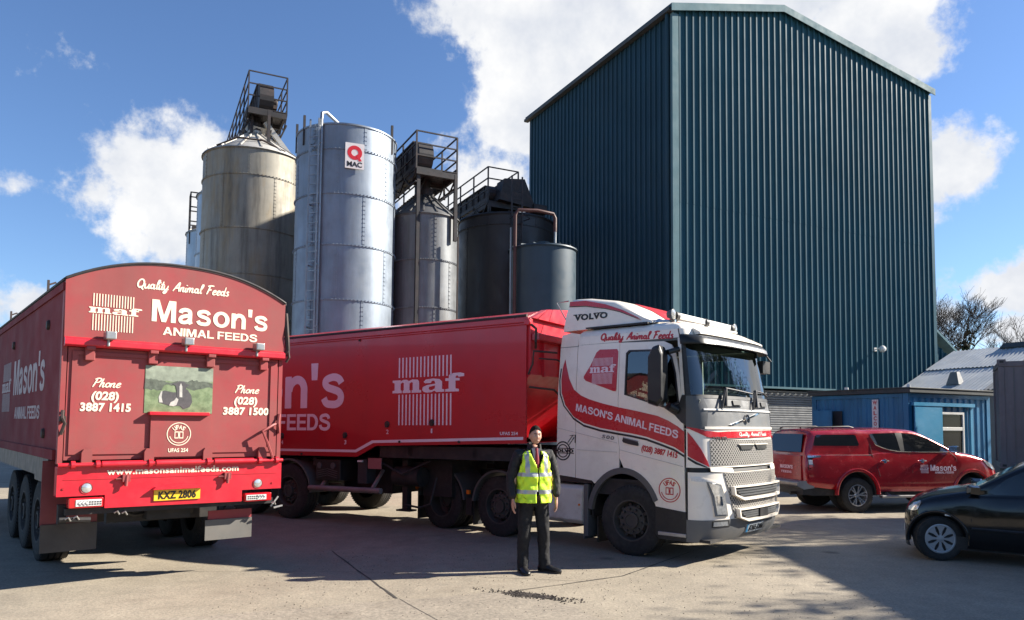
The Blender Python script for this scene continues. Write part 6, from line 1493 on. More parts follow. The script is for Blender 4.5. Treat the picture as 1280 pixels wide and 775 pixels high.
# under-run bar, mudflaps, axles, chassis
q = MB(); q.box((.1, -.04, .84), (2.42, .05, .91)); q.box((.05, .05, .74), (.13, .14, .95)); q.tube([(.05, -.02, .80), (.35, -.03, .78)], .03, 8); q.build('underrun_bar', 'chassis', ta)
q = MB()
for x, zz in ((.10, .80), (.18, .81), (.58, .84), (.66, .83), (2.40, .84)):
    q.tube([(x, -.055, zz), (x + .03, -.065, zz + .02), (x + .055, -.05, zz - .02)], .010, 6)
q.bar((2.40, -.03, .80), (2.50, -.02, .92), .02); q.bar((2.44, -.03, .78), (2.56, -.02, .80), .02); q.build('air_line_bracket', 'alu', ta)
q = MB(); q.box((-.075, .34, .70), (.49, .36, 1.42)); q.build('mudguard_panel', mat('dull dark red paint', (.16, .03, .035), .6, var=.15), ta)
q = MB(); q.box((-.07, .325, .40), (.49, .337, .71)); q.build('mudflap', mat('dirty rubber darkened for shade', (.055, .05, .046), .8, var=.2, dirt=(.10, .085, .07), dirt_amt=.5, dirt_s=3), ta)  # left flap: its shade is put into the darker rubber colour
q = MB(); q.box((1.68, .14, .63), (2.22, .16, .77)); q.build('flap_panel', 'red_faded', ta)
q = MB(); q.box((1.64, .12, .41), (2.22, .135, .66)); q.build('mudflap', mat('dusty grey rubber', (.12, .115, .105), .7, var=.15, dirt=(.18, .155, .13), dirt_amt=.5, dirt_s=2), ta)
q = MB()
for x in (.75, 1.65): q.box((x, .2, 1.0), (x + .1, LEN - 1, 1.4))
for y in (.3, 1.8, 3.4, 5.5, 7.5, 9.): q.box((.1, y, 1.22), (2.4, y + .1, 1.42))
q.box((.5, 1.1, .62), (2.0, 1.16, 1.38)); q.box((.62, .5, .66), (1.9, .62, .98))  # cross plate added to block the bright view through underneath
AXL = (2.40, 3.68, 4.96)
for y in AXL: q.tube([(.2, y, .535), (2.3, y, .535)], .08, 10); q.box((.55, y - .3, .55), (.68, y + .3, .68)); q.box((1.82, y - .3, .55), (1.95, y + .3, .68)); q.tube([(.62, y - .3, .6), (.62, y - .3, 1.1)], .12, 12); q.tube([(1.88, y - .3, .6), (1.88, y - .3, 1.1)], .12, 12)
q.tube([(.9, .6, .85), (1.6, .6, .85)], .17, 14); q.box((1.0, .25, .7), (1.5, .45, .95)); q.tube([(.5, .3, .9), (.9, .4, .75), (1.3, .35, .82), (1.7, .4, .9)], .025, 6)
q.build('chassis_frame', 'chassis', ta)
q = MB(); q.prism([(.40, 1.16), (1.30, 1.16), (1.32, 1.22), (5.7, 1.22), (5.74, .95), (5.85, .95), (5.85, 1.44), (.40, 1.44)], lambda a, b, t: (t, a, b), -.015, .02); q.prism([(5.9, 1.05), (LEN, 1.1), (LEN, 1.42), (5.9, 1.42)], lambda a, b, t: (t, a, b), .0, .03); q.prism([(5.9, .45), (9.4, .45), (9.4, .62), (5.9, .62)], lambda a, b, t: (t, a, b), .0, .03); q.prism([(5.9, .75), (9.4, .75), (9.4, .9), (5.9, .9)], lambda a, b, t: (t, a, b), .0, .03); q.build('side_skirt', 'grey_plastic', ta)
for y, z in ((.86, 3.0), (3.86, 2.98), (.87, 1.72)):
    q = MB(); q.lathe([(.001, -.03), (.05, -.03), (.06, -.015), (.06, 0)], (0, y, z), 'x', 14); q.build('inspection_port', 'rust', ta)
for y in AXL:
    for xx, o_ in ((.36, -1), (2.32, 1)):
        w_ = wheel(ta, xx, y, .535, .36, 'steer', .292, 1, 0, ('rim_dark', 'black')); w_.rotation_euler = (0, 0, (pi / 2 if o_ < 0 else -pi / 2))
# side lettering
SL = lambda a, b, t: (-t, 5.10 - a, b)
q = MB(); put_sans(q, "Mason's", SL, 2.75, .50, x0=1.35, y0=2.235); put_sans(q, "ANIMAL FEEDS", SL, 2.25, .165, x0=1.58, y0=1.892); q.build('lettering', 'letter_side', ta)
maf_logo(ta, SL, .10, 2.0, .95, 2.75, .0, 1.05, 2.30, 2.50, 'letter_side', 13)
# ================================================================ car bodies
def hermite(p0, p1, p2, p3, t, k=.5):
    m1 = (p2 - p0) * k; m2 = (p3 - p1) * k
    t2, t3 = t * t, t * t * t
    return p1 * (2 * t3 - 3 * t2 + 1) + m1 * (t3 - 2 * t2 + t) + p2 * (-2 * t3 + 3 * t2) + m2 * (t3 - t2)
class Shell:
    def __init__(s, cols, sx=6, sr=4, k=.42):
        """cols: list of rows of (x, w, z); first row sill, last row the centre line"""
        G = [[Vector(p) for p in c] for c in cols]
        def dense(seq, n):
            out = []
            for i in range(len(seq) - 1):
                p1, p2 = seq[i], seq[i + 1]; p0 = seq[i - 1] if i else p1 * 2 - p2; p3 = seq[i + 2] if i + 2 < len(seq) else p2 * 2 - p1
                for q in range(n): out.append(hermite(p0, p1, p2, p3, q / n, k))
            out.append(seq[-1].copy()); return out
        rows = [dense([c[j] for c in G], sx) for j in range(len(G[0]))]
        s.P = [dense([rows[j][i] for j in range(len(rows))], sr) for i in range(len(rows[0]))]
        for c in s.P:
            for v in c: v.y = max(v.y, 0.)
            c[-1].y = 0.
        s.sx, s.sr = sx, sr; s.removed = set()
    def cut(s, xc, zc, R, maxrow):
        P = s.P; ins = lambda v: (v.x - xc) ** 2 + (v.z - zc) ** 2 < R * R
        rm = set()
        for i in range(len(P) - 1):
            for j in range(min(maxrow, len(P[0]) - 1)):
                if all(ins(v) for v in (P[i][j], P[i + 1][j], P[i + 1][j + 1], P[i][j + 1])): rm.add((i, j))
        s.removed |= rm
        for i in range(len(P)):
            for j in range(min(maxrow + 1, len(P[0]))):
                v = P[i][j]
                if ins(v):
                    adj = [(a, b) for a in (i - 1, i) for b in (j - 1, j) if 0 <= a < len(P) - 1 and 0 <= b < len(P[0]) - 1]
                    if any(q not in s.removed for q in adj):
                        d = math.hypot(v.x - xc, v.z - zc) or 1e-6; f = R / d; v.x = xc + (v.x - xc) * f; v.z = zc + (v.z - zc) * f
    def mesh(s, matfn=None):
        mb = MB(); P = s.P; n, m = len(P), len(P[0]); mb.v = []; 
        for sg in (-1, 1):
            o = len(mb.v); mb.v += [(v.x, sg * v.y, v.z) for c in P for v in c]
            for i in range(n - 1):
                for j in range(m - 1):
                    if (i, j) in s.removed: continue
                    f = (o + i * m + j, o + (i + 1) * m + j, o + (i + 1) * m + j + 1, o + i * m + j + 1)
                    mb.f.append(f if sg < 0 else f[::-1]); mb.m.append(matfn(i / s.sx, j / s.sr) if matfn else 0); mb.sm.append(True)
        return mb
    def w(s, x, z):
        P = s.P; best = None
        for i in range(len(P) - 1):
            for j in range(len(P[0]) - 1):
                a, b, c, d = P[i][j], P[i + 1][j], P[i + 1][j + 1], P[i][j + 1]
                if min(a.x, b.x, c.x, d.x) - 1e-4 <= x <= max(a.x, b.x, c.x, d.x) + 1e-4 and min(a.z, b.z, c.z, d.z) - 1e-4 <= z <= max(a.z, b.z, c.z, d.z) + 1e-4:
                    u = (x - a.x) / ((b.x - a.x) or 1e-6); u = min(1, max(0, u)); lo = a.lerp(b, u); hi = d.lerp(c, u); t = (z - lo.z) / ((hi.z - lo.z) or 1e-6); t = min(1, max(0, t))
                    y = lo.y + (hi.y - lo.y) * t
                    if best is None or y > best: best = y
        return best if best is not None else .8
    def side(s, sg, off=0.): return lambda a, b, t: (a, sg * (s.w(a, b) + off + t), b)
# ---------------------------------------------------------------- red pickup
PX, PY, PA = 7.70, 16.5727, 0.208
HWP = .91
pk = empty('pickup_truck', (PX - sin(PA) * HWP, PY + cos(PA) * HWP, 0), PA, 'dark red double cab pickup with a hard canopy parked before the blue cabin', 'pickup')
def sec(x, sill, mid, sh, belt, top, wb=.84, wt=.74, dz=(0, 0, 0, 0), dx=(0,) * 9, wm=.905):
    z0, z1, z2, z3 = sill, mid, sh, belt
    r = [(x, wm - .05, z0), (x, wm - .005, z0 + .13), (x, wm, z1), (x, wm - .015, z2), (x, wb + .015, z3 - .03), (x, wb, z3 + .02)]
    h = top - z3
    r += [(x, wt + .03, z3 + h * .72), (x, wt - .05, z3 + h * .93), (x, wt - .30, top), (x, 0, top + .02)]
    d = list(dx) + [dx[-1]] * 10
    return [(p[0] + d[i], p[1], p[2]) for i, p in enumerate(r)]
def hoodsec(x, sill, mid, top, w=.88, dx=0.):
    return [(x, w - .06, sill), (x, w - .005, sill + .13), (x, w, mid), (x, w - .01, mid + (top - mid) * .45), (x, w - .035, mid + (top - mid) * .75), (x, w - .08, top - .035), (x, w - .16, top - .005), (x, w - .32, top + .02), (x, w - .55, top + .03), (x, 0, top + .035)]
cols = [
    sec(-1.24, .60, .85, 1.10, 1.29, 1.78, .80, .66, dx=(0, -.0, -.02, -.02, 0, .0, .12, .17, .18, .18), wm=.86),
    sec(-1.20, .58, .85, 1.10, 1.29, 1.79, .82, .70, dx=(0, 0, 0, 0, 0, .0, .10, .15, .16, .16), wm=.885),
    sec(-.95, .56, .85, 1.10, 1.29, 1.83, .835, .735),
    sec(-.40, .50, .85, 1.10, 1.29, 1.86, .84, .74),
    sec(.10, .48, .85, 1.10, 1.29, 1.87, .84, .74),
    sec(.40, .47, .85, 1.10, 1.30, 1.86, .835, .735),
    sec(.60, .46, .85, 1.10, 1.33, 1.87, .835, .73),
    sec(1.15, .46, .85, 1.10, 1.345, 1.88, .84, .72),
    sec(1.62, .46, .85, 1.10, 1.345, 1.85, .84, .71),
    sec(1.95, .46, .85, 1.10, 1.335, 1.73, .84, .73),
    sec(2.25, .47, .85, 1.10, 1.325, 1.57, .845, .77),
    sec(2.55, .48, .85, 1.08, 1.30, 1.40, .85, .80),
    hoodsec(2.72, .49, .90, 1.345, .905),
    hoodsec(3.00, .50, .90, 1.31, .90),
    hoodsec(3.35, .50, .88, 1.235, .885),
    hoodsec(3.60, .48, .82, 1.13, .85),
    hoodsec(3.76, .46, .72, .98, .79),
    hoodsec(3.83, .46, .66, .86, .70),
]
ps = Shell(cols)
ps.cut(0.0, .42, .50, 14); ps.cut(3.0, .42, .48, 14)
def pmat(i, j): return 1 if 8.35 < i < 11.2 and j > 7.05 else 0
b_ = ps.mesh(pmat)
n, m = len(ps.P), len(ps.P[0])
for idx in (0, n - 1):
    ring = [(v.x, -v.y, v.z) for v in ps.P[idx]] + [(v.x, v.y, v.z) for v in ps.P[idx][-2::-1]]
    b_.add(ring, [tuple(range(len(ring)))])
pbody = b_.build('body', ['pickup', 'privacy'], pk, angle=60)
q = MB(); q.box((-1.1, -.80, .38), (3.6, .80, .60)); q.box((-1.2, -.5, .45), (-.9, .5, .62)); q.build('underbody', 'chassis', pk)
for xc, R in ((0., .50), (3., .48)):
    for sg in (-1, 1):
        q = arch(MB(), xc, .42, R - .03, R + .01, -5, 185, sg * .55, sg * .87); q.disc((xc, sg * .56, .5), R, 'y', .02, 28); q.build('wheel_housing', 'interior', pk)
        q = arch(MB(), xc, .42, R - .012, R + .065, -2, 182, sg * .87, sg * .935, n=30); q.build('wheel_arch', 'pickup', pk, bevel=.02)
for xc in (0., 3.):
    for sg in (-1, 1): wheel(pk, xc, sg * .79, .385, .25, 'alloy', .235, sg, 0, ('alloy', 'black'))
sg = -1
for sg in (-1, 1):
    S_ = ps.side(sg)
    def pan(pl, off, mt, nm, par, holes=(), grid=.12, off0=None):
        q = MB(); q.prism(pl, S_, off if off0 is None else off0, off + .004, 0, grid, holes); return q.build(nm, mt, par)
    cw = [(-1.04, 1.46), (-1.05, 1.50), (-.98, 1.70), (-.93, 1.735), (.04, 1.745), (.09, 1.72), (.15, 1.50), (.12, 1.46)]
    ci = [(a + (-.42 - a) * .05, b + (1.6 - b) * .12) for a, b in cw]
    w1 = pan(cw, .0, 'pickup', 'canopy_window', pk, [ci], off0=-.01); pan(ci, .001, 'privacy', 'pane', w1)
    rw = [(.44, 1.72), (.50, 1.755), (1.10, 1.775), (1.16, 1.37), (1.10, 1.365), (.80, 1.42), (.60, 1.485), (.55, 1.51)]
    fw_ = [(1.28, 1.775), (1.55, 1.755), (1.80, 1.70), (2.05, 1.60), (2.38, 1.42), (2.40, 1.365), (1.32, 1.355), (1.26, 1.37)]
    w2 = pan(rw, .001, 'privacy', 'rear_window', pk); pan(fw_, .001, 'privacy', 'front_window', pk)
    pan([(1.10, 1.775), (1.28, 1.775), (1.26, 1.36), (1.16, 1.36)], .003, 'black', 'pillar_trim', pk)
    pan([(.43, 1.74), (.50, 1.755), (.60, 1.50), (.55, 1.50)], .004, 'chrome', 'window_trim', pk)
    q = MB(); q.tube([S_(x, z, .005) for x, z in ((.44, 1.70), (.55, 1.505), (.70, 1.445), (.9, 1.39), (1.12, 1.36), (1.5, 1.35), (2.0, 1.35), (2.42, 1.355))], .011, 6); q.build('window_trim', 'chrome', pk)
    for ln in ([(.36, 1.80), (.40, 1.5), (.43, 1.25), (.52, 1.0), (.58, .80)], [(.60, .60), (.62, .47), (1.4, .455), (2.5, .47), (2.60, .60)], [(1.20, 1.36), (1.36, 1.33), (1.42, .9), (1.44, .47)], [(2.45, 1.35), (2.60, 1.22), (2.62, .9), (2.52, .60)], [(-1.18, 1.275), (-.5, 1.275), (.42, 1.275)]):
        q = MB(); q.tube([S_(x, z, .000) for x, z in ln], .0045, 5); q.build('seam', 'ink', pk)
    for x in (.71, 1.68):
        q = MB(); q.lathe([(.001, 0), (.045, .0), (.05, -.012 * sg * -1)], S_(x, 1.145, .008), 'y', 16); q.tube([S_(x - .09, 1.15, .02), S_(x - .05, 1.155, .035), S_(x + .05, 1.155, .035), S_(x + .09, 1.15, .02)], .016, 8); q.build('door_handle', 'chrome', pk)
    q = MB(); q.loft([[(2.42, sg * .86, 1.36), (2.50, sg * .86, 1.36), (2.50, sg * .86, 1.46), (2.42, sg * .86, 1.48)], [(2.44, sg * .98, 1.31), (2.56, sg * .98, 1.33), (2.55, sg * .98, 1.50), (2.44, sg * .98, 1.50)], [(2.45, sg * 1.08, 1.33), (2.53, sg * 1.08, 1.35), (2.52, sg * 1.07, 1.48), (2.45, sg * 1.07, 1.48)]]); q.build('mirror', 'chrome' if sg < 0 else 'black', pk, bevel=.02)
    q = MB(); q.box((.55, sg * .88, .33), (2.45, sg * 1.0, .385)); q.bar((.8, sg * .94, .36), (.8, sg * .7, .45), .06); q.bar((2.2, sg * .94, .36), (2.2, sg * .7, .45), .06); q.build('side_step', 'alu', pk, bevel=.015)
    # tail lamp
    q = MB(); q.prism([(-1.20, 1.255), (-.90, 1.262), (-.92, 1.235), (-1.08, 1.20), (-1.08, 1.05), (-1.16, .97), (-1.20, .96)], S_, -.02, .012, 0, .05); tl = q.build('tail_lamp', 'privacy', pk)
    q = MB(); q.prism([(-1.19, 1.06), (-1.10, 1.06), (-1.11, 1.00), (-1.19, .985)], S_, .012, .018, 0, .05); q.build('red_segment', 'lens_red', tl); q = MB(); q.prism([(-1.10, 1.19), (-.97, 1.215), (-.97, 1.20), (-1.09, 1.16), (-1.09, 1.08), (-1.10, 1.08)], S_, .012, .018, 0, .05); q.build('red_segment', 'lens_red', tl)
    q = MB(); q.prism([(-1.19, 1.17), (-1.10, 1.17), (-1.10, 1.07), (-1.19, 1.07)], S_, .012, .018, 0, .05); q.build('white_segment', 'lens_white', tl)
    q = MB(); q.prism([(-1.20, 1.262), (-.88, 1.27), (-.90, 1.225), (-1.06, 1.215), (-1.2, 1.22)], S_, .010, .018, 0, .05); q.build('lamp_trim', 'chrome', tl)
    q = MB(); q.prism([(3.35, 1.17), (3.62, 1.08), (3.74, .95), (3.66, .93), (3.45, 1.03)], S_, -.01, .012, 0, .05); q.build('headlamp', 'lens', pk)
    q = MB(); q.tube([(-.95, sg * .62, 1.845), (-.88, sg * .62, 1.885), (.0, sg * .62, 1.91), (.12, sg * .62, 1.88)], .018, 6); q.tube([(-.4, sg * .62, 1.85), (-.4, sg * .62, 1.90)], .018, 6); q.build('roof_rail', 'black', pk)
# rear face: window, tailgate, bumper
q = MB(); q.add([(-1.252, -.68, 1.33), (-1.252, .68, 1.33), (-1.135, .58, 1.73), (-1.135, -.58, 1.73)], [(0, 1, 2, 3)]); q.add([(-1.24, -.68, 1.33), (-1.24, .68, 1.33), (-1.12, .58, 1.73), (-1.12, -.58, 1.73)], [(3, 2, 1, 0)]); q.build('rear_window', 'privacy', pk)
q = MB(); q.box((-1.275, -.72, .68), (-1.25, .72, 1.26)); q.build('tailgate', 'pickup', pk, bevel=.01)
q = MB(); q.loft([[(-1.46, y, .60), (-1.30, y, .52), (-1.05, y, .55), (-1.05, y, .70), (-1.40, y, .71), (-1.47, y, .68)] for y in (-.86, .86)], smooth=False); bmp = q.build('rear_bumper', 'alu', pk, bevel=.02)
q = MB(); q.box((-1.32, -.84, .40), (-1.1, .84, .53)); q.tube([(-1.45, -.55, .42), (-1.0, -.55, .44)], .035, 10); q.build('bumper_valance', 'black', bmp)
q = MB(); put_sans(q, "MASON'S", lambda a, b, t: (-1.275 - t, -a, b), .5, .08, x0=-.1, y0=.95); put_sans(q, "FEEDS", lambda a, b, t: (-1.275 - t, -a, b), .4, .05, x0=-.05, y0=.85); q.build('lettering', 'letter_pink', pk)
# front: grille, bumper, wipers
q = MB(); q.box((3.80, -.6, .50), (3.87, .6, .80)); q.build('front_grille', 'black', pk, bevel=.02)
# door lettering (near side)
PS = ps.side(-1); 
q = MB(); put_sans(q, "Mason's", PS, .69, .135, x0=1.885, y0=.922, t=(.002, .005)); put_sans(q, "ANIMAL FEEDS", PS, .50, .045, x0=2.0, y0=.862, t=(.002, .005)); q.build('lettering', 'letter_pink', pk)
maf_logo(pk, PS, 1.64, .87, 1.82, 1.06, 1.61, 1.85, .94, .99, 'letter_pink', 9, t=(.002, .005))
# ---------------------------------------------------------------- black hatchback
CA_ = radians(147)
HWC = .86
wx, wy = 6.08, 10.68
cr_ = empty('black_car', (wx + sin(CA_) * HWC * 1.0, wy - cos(CA_) * HWC, 0), CA_, 'black hatchback with silver wheel covers cut off by the right edge of the picture', 'car')
# left side (+y) faces the camera; x forward from the front axle
def csec(x, sill, belt, top, wb=.80, wt=.62, wm=.86):
    h = top - belt
    return [(x, wm - .06, sill), (x, wm - .01, sill + .14), (x, wm, .55), (x, wm - .01, belt - .16), (x, wb + .01, belt - .02), (x, wb - .01, belt + .02), (x, wt + .05, belt + h * .75), (x, wt - .03, belt + h * .95), (x, wt - .25, top), (x, 0, top + .02)]
def chood(x, sill, mid, top, w): return [(x, w - .07, sill), (x, w - .01, sill + .12), (x, w, mid), (x, w - .01, mid + (top - mid) * .5), (x, w - .03, mid + (top - mid) * .75), (x, w - .08, top - .03), (x, w - .16, top), (x, w - .3, top + .02), (x, w - .5, top + .035), (x, 0, top + .045)]
cols = [chood(.60, .20, .42, .58, .46), chood(.575, .17, .48, .68, .60), chood(.50, .16, .52, .77, .72), chood(.36, .17, .55, .84, .795), chood(.12, .20, .58, .91, .835), chood(-.16, .20, .58, .965, .85), chood(-.34, .20, .58, 1.0, .855),
        csec(-.50, .20, .93, 1.07, .82, .76), csec(-.78, .20, .935, 1.24, .81, .70), csec(-1.10, .20, .945, 1.405, .81, .645), csec(-1.45, .20, .955, 1.475, .81, .62), csec(-2.0, .20, .97, 1.50, .81, .61), csec(-2.6, .20, .99, 1.47, .80, .60), csec(-3.0, .22, 1.02, 1.38, .78, .58), csec(-3.3, .25, 1.0, 1.15, .74, .60), csec(-3.42, .3, .8, .95, .66, .55)]
cols = [[(x * .74 if x > 0 else x, w_, z) for x, w_, z in c] for c in cols]
cs_ = Shell(cols)
cs_.cut(0, .31, .375, 14); cs_.cut(-2.62, .31, .375, 14)
b_ = cs_.mesh(lambda i, j: 1 if 6.6 < i < 9.1 and j > 7.1 else 0)
for idx in (0, len(cs_.P) - 1):
    ring = [(v.x, -v.y, v.z) for v in cs_.P[idx]] + [(v.x, v.y, v.z) for v in cs_.P[idx][-2::-1]]; b_.add(ring, [tuple(range(len(ring)))])
b_.build('body', ['carblack', 'carglass'], cr_, angle=60)
q = MB(); q.box((-3.1, -.75, .17), (.3, .75, .35)); q.build('underbody', 'chassis', cr_)
for xc in (0., -2.62):
    for sg in (-1, 1):
        q = arch(MB(), xc, .31, .36, .385, -10, 190, sg * .5, sg * .82); q.disc((xc, sg * .52, .4), .37, 'y', .02, 24); q.build('wheel_housing', 'interior', cr_)
        q = arch(MB(), xc, .31, .372, .40, -8, 188, sg * .815, sg * .865, n=30); q.build('wheel_arch', 'carblack', cr_, bevel=.01)
        wheel(cr_, xc, sg * .745, .312, .20, 'cap', .205, sg, .42 if xc == 0 else 0., ('hubcap', 'black'))
for sg in (-1, 1):
    S_ = cs_.side(sg)
    q = MB(); q.prism([(-.62, 1.0), (-.85, 1.19), (-1.12, 1.335), (-1.38, 1.40), (-1.72, 1.42), (-1.72, .99), (-.70, .965)], S_, 0., .004, 0, .1); q.build('front_window', 'carglass', cr_)
    q = MB(); q.prism([(-1.80, 1.42), (-2.4, 1.41), (-2.72, 1.34), (-2.85, 1.06), (-1.80, .99)], S_, 0., .004, 0, .1); q.build('rear_window', 'carglass', cr_)
    q = MB(); q.tube([S_(x, z, .008) for x, z in ((-.42, .49), (-.8, .485), (-1.3, .48), (-1.70, .475))], .018, 6); q.tube([S_(x, z, .008) for x, z in ((-1.8, .475), (-2.15, .47))], .018, 6); q.build('rubbing_strip', 'black', cr_)
    for ln in ([(-.40, .93), (-.42, .6), (-.44, .24)], [(-1.76, .98), (-1.78, .5), (-1.78, .24)], [(.22, .84), (-.05, .88), (-.38, .955)]): q = MB(); q.tube([S_(x, z, 0.) for x, z in ln], .004, 5); q.build('seam', 'ink', cr_)
    q = MB(); q.prism([(.25, .70), (.30, .685), (.37, .69), (.365, .735), (.30, .80), (.21, .835), (.20, .80)], S_, -.03, .010, 0, .04); q.build('headlamp', 'lens', cr_)
    q = MB(); q.prism([(-.18, .665), (-.10, .67), (-.10, .645), (-.18, .64)], S_, -.005, .010, 0, .04); q.build('side_repeater', 'lens_white', cr_)
    q = MB(); q.loft([[(-.50, sg * .80, .97), (-.42, sg * .80, .97), (-.42, sg * .80, 1.05), (-.52, sg * .80, 1.05)], [(-.52, sg * .90, .95), (-.36, sg * .90, .96), (-.37, sg * .90, 1.09), (-.54, sg * .90, 1.09)], [(-.53, sg * .99, .97), (-.42, sg * .98, .98), (-.43, sg * .98, 1.07), (-.54, sg * .99, 1.07)]]); q.build('mirror', 'carblack', cr_, bevel=.02)
    q = MB(); q.tube([S_(-1.55, .86, .02), S_(-1.6, .865, .035), S_(-1.7, .865, .03)], .014, 6); q.build('door_handle', 'carblack', cr_)
    q = MB(); q.prism([(.38, .47), (.40, .48), (.39, .36), (.36, .40)], S_, -.02, .004, 0, .05); q.build('fog_recess', 'black', cr_)
q = MB(); q.tube([(-.44, .5, 1.02), (-.52, -.1, 1.08)], .01, 5); q.tube([(-.44, -.1, 1.02), (-.52, -.6, 1.06)], .01, 5); q.build('wiper', 'black', cr_)
q = MB(); q.box((.42, -.26, .33), (.47, .26, .44)); q.build('number_plate', 'lens_white', cr_, bevel=.005)
# ================================================================ the man in the hi-vis vest
MX, MY = 0.295, 9.56
mn = empty('person', (MX, MY, 0), radians(14), 'man in a yellow hi-vis vest over a black jacket, standing before the lorry', 'person')
def skin_body(name, joints, edges, radii, root, parent, mats, lev=2, matfn=None, fold=0.):
    me = bpy.data.meshes.new(name); me.from_pydata([Vector(j) for j in joints], edges, [])
    o = bpy.data.objects.new('tmp', me); COL.objects.link(o)
    sk = o.modifiers.new('skin', 'SKIN'); sk.use_smooth_shade = True
    for i, r in enumerate(radii):
        me.skin_vertices[0].data[i].radius = r if isinstance(r, tuple) else (r, r)
    for r in (root if isinstance(root, (list, tuple)) else [root]): me.skin_vertices[0].data[r].use_root = True
    ss = o.modifiers.new('sub', 'SUBSURF'); ss.levels = lev; ss.render_levels = lev
    dg = bpy.context.evaluated_depsgraph_get(); ev = o.evaluated_get(dg); m2 = bpy.data.meshes.new_from_object(ev)
    bpy.data.objects.remove(o); bpy.data.meshes.remove(me)
    m2.name = name
    if fold:                                              # cloth folds: stretched creases pushed along the normals
        from mathutils import noise as mno
        for v in m2.vertices:
            c = v.co; k = mno.noise(Vector((c.x * 16, c.y * 16, c.z * 7 + c.x * 9))) * .6 + mno.noise(Vector((c.x * 34 + 5, c.y * 34, c.z * 22 - c.x * 20))) * .5
            v.co = c + v.normal * k * fold
    m2.materials.clear()
    for q in mats: m2.materials.append(M[q])
    for p in m2.polygons:
        p.use_smooth = True; p.material_index = matfn(p.center) if matfn else 0
    return link(name, m2, parent)
# joints: x to the picture's right, y away (man faces -y)
HIP, SHO = .96, 1.545
J = {'pel': (0, .02, 1.0), 'waist': (0, .02, 1.16), 'chest': (0, .02, 1.36), 'upch': (0, .03, 1.50), 'neck': (.005, .02, 1.585), 'neck2': (.008, -.005, 1.655)}
# head: ellipsoid-like sections, built as one surface with the body through a skin chain
joints = [(0, .02, 1.0), (0, .02, 1.15), (0, .02, 1.34), (0, .03, 1.49), (.005, .03, 1.58), (.008, .01, 1.65),
          (-.10, .02, .93), (-.125, .0, .52), (-.14, .03, .10), (-.139, .024, .075),
          (.10, .02, .93), (.135, .0, .52), (.155, .04, .10), (.156, .036, .075),
          (-.19, .03, 1.49), (-.265, .03, 1.22), (-.285, -.03, .95), (.19, .03, 1.49), (.265, .04, 1.22), (.285, -.02, .95)]
edges = [(0, 1), (1, 2), (2, 3), (3, 4), (4, 5), (0, 6), (6, 7), (7, 8), (8, 9), (0, 10), (10, 11), (11, 12), (12, 13), (3, 14), (14, 15), (15, 16), (3, 17), (17, 18), (18, 19)]
radii = [(.12, .085), (.115, .08), (.125, .08), (.11, .07), .056, .058, .075, .05, .022, .012, .075, .05, .022, .012, .05, .038, .030, .05, .038, .030]
body = skin_body('body', joints, edges, radii, 0, mn, ['skin'])
# head and face joined into the body mesh
hd_ = MB(); HX, HY, HZ = .008, -.022, 1.765
n = 40; rows = 34; prof = []
rings = []
for k in range(rows + 1):
    ph = -pi / 2 + pi * k / rows; z = sin(ph); c = cos(ph); ring = []
    for i in range(n):
        a = 2 * pi * i / n; x, y = cos(a) * c, sin(a) * c        # y<0 is the face
        wx_ = .076; wy_ = .098; hz = .118
        X, Y, Z = x * wx_, y * wy_, z * hz
        if Z < 0: X *= 1 - .26 * (Z / -.118) ** 2; Y = Y * (1 - .10 * (Z / -.118)) + (.012 if y > 0 else 0) * (Z / .118)
        if y < 0:
            f = max(0, -y)
            g = lambda x0, z0, sx, sz: math.exp(-((X - x0) / sx) ** 2 - ((Z - z0) / sz) ** 2)
            Y -= f * (.022 * g(0, -.028, .013, .017) + .012 * g(0, -.005, .010, .026) + .009 * g(0, -.062, .024, .010) + .010 * g(0, -.100, .028, .020) + .006 * g(0, .035, .055, .012))
            Y += f * (.011 * (g(-.030, .006, .016, .010) + g(.030, .006, .016, .010)) + .004 * g(0, -.048, .02, .006) + .004 * g(0, -.082, .03, .007))
            Y -= f * .006 * (g(-.042, -.032, .02, .02) + g(.042, -.032, .02, .02))
        ring.append((HX + X, HY + Y, HZ + Z))
    rings.append(ring)
hd_.loft(rings, cap=False)
for sg in (-1, 1):
    hd_.loft([[(HX + sg * (.070 + e * .5), HY + .012 + .020 * s_ * cos(a) + e * .3, HZ - .010 + .034 * s_ * sin(a)) for a in [2 * pi * i / 14 for i in range(14)]] for e, s_ in ((-.004, .8), (.016, 1.), (.024, .95), (.020, .5))])
# hands: palm and five fingers each, in the same continuous figure
def hand(mb, sg, bx, by, bz):
    def fin(pts, r): mb.tube(pts, r, 8)
    px_ = bx
    mb.loft([[(px_ + sg * .0 + .016 * cos(a) * s_, by + (.034 * sin(a)) * w_, bz - d) for a in [2 * pi * i / 14 for i in range(14)]] for d, s_, w_ in ((-.02, 1.1, .75), (.02, 1.15, .95), (.06, 1.15, 1.15), (.092, .9, 1.12))])
    for k, (yy, L_) in enumerate(((-.027, .070), (-.009, .080), (.010, .074), (.027, .058))):
        x0 = px_; cur = -sg * .004
        p0 = (x0, by + yy, bz - .082); p1 = (x0 + cur, by + yy * 1.02 - .004, bz - .09 - L_ * .45); p2 = (x0 + cur * 4, by + yy - .006, bz - .09 - L_ * .78); p3 = (x0 + cur * 7.5, by + yy - .006, bz - .09 - L_)
        fin([p0, p1, p2, p3], [.0095, .009, .008, .006])
    fin([(px_ - sg * .004, by - .026, bz - .015), (px_ - sg * .014, by - .050, bz - .045), (px_ - sg * .018, by - .056, bz - .075), (px_ - sg * .020, by - .054, bz - .098)], [.013, .012, .010, .007])
hand(hd_, -1, -.292, -.045, .935); hand(hd_, 1, .292, -.035, .945)
bm = bmesh.new(); bm.from_mesh(body.data)
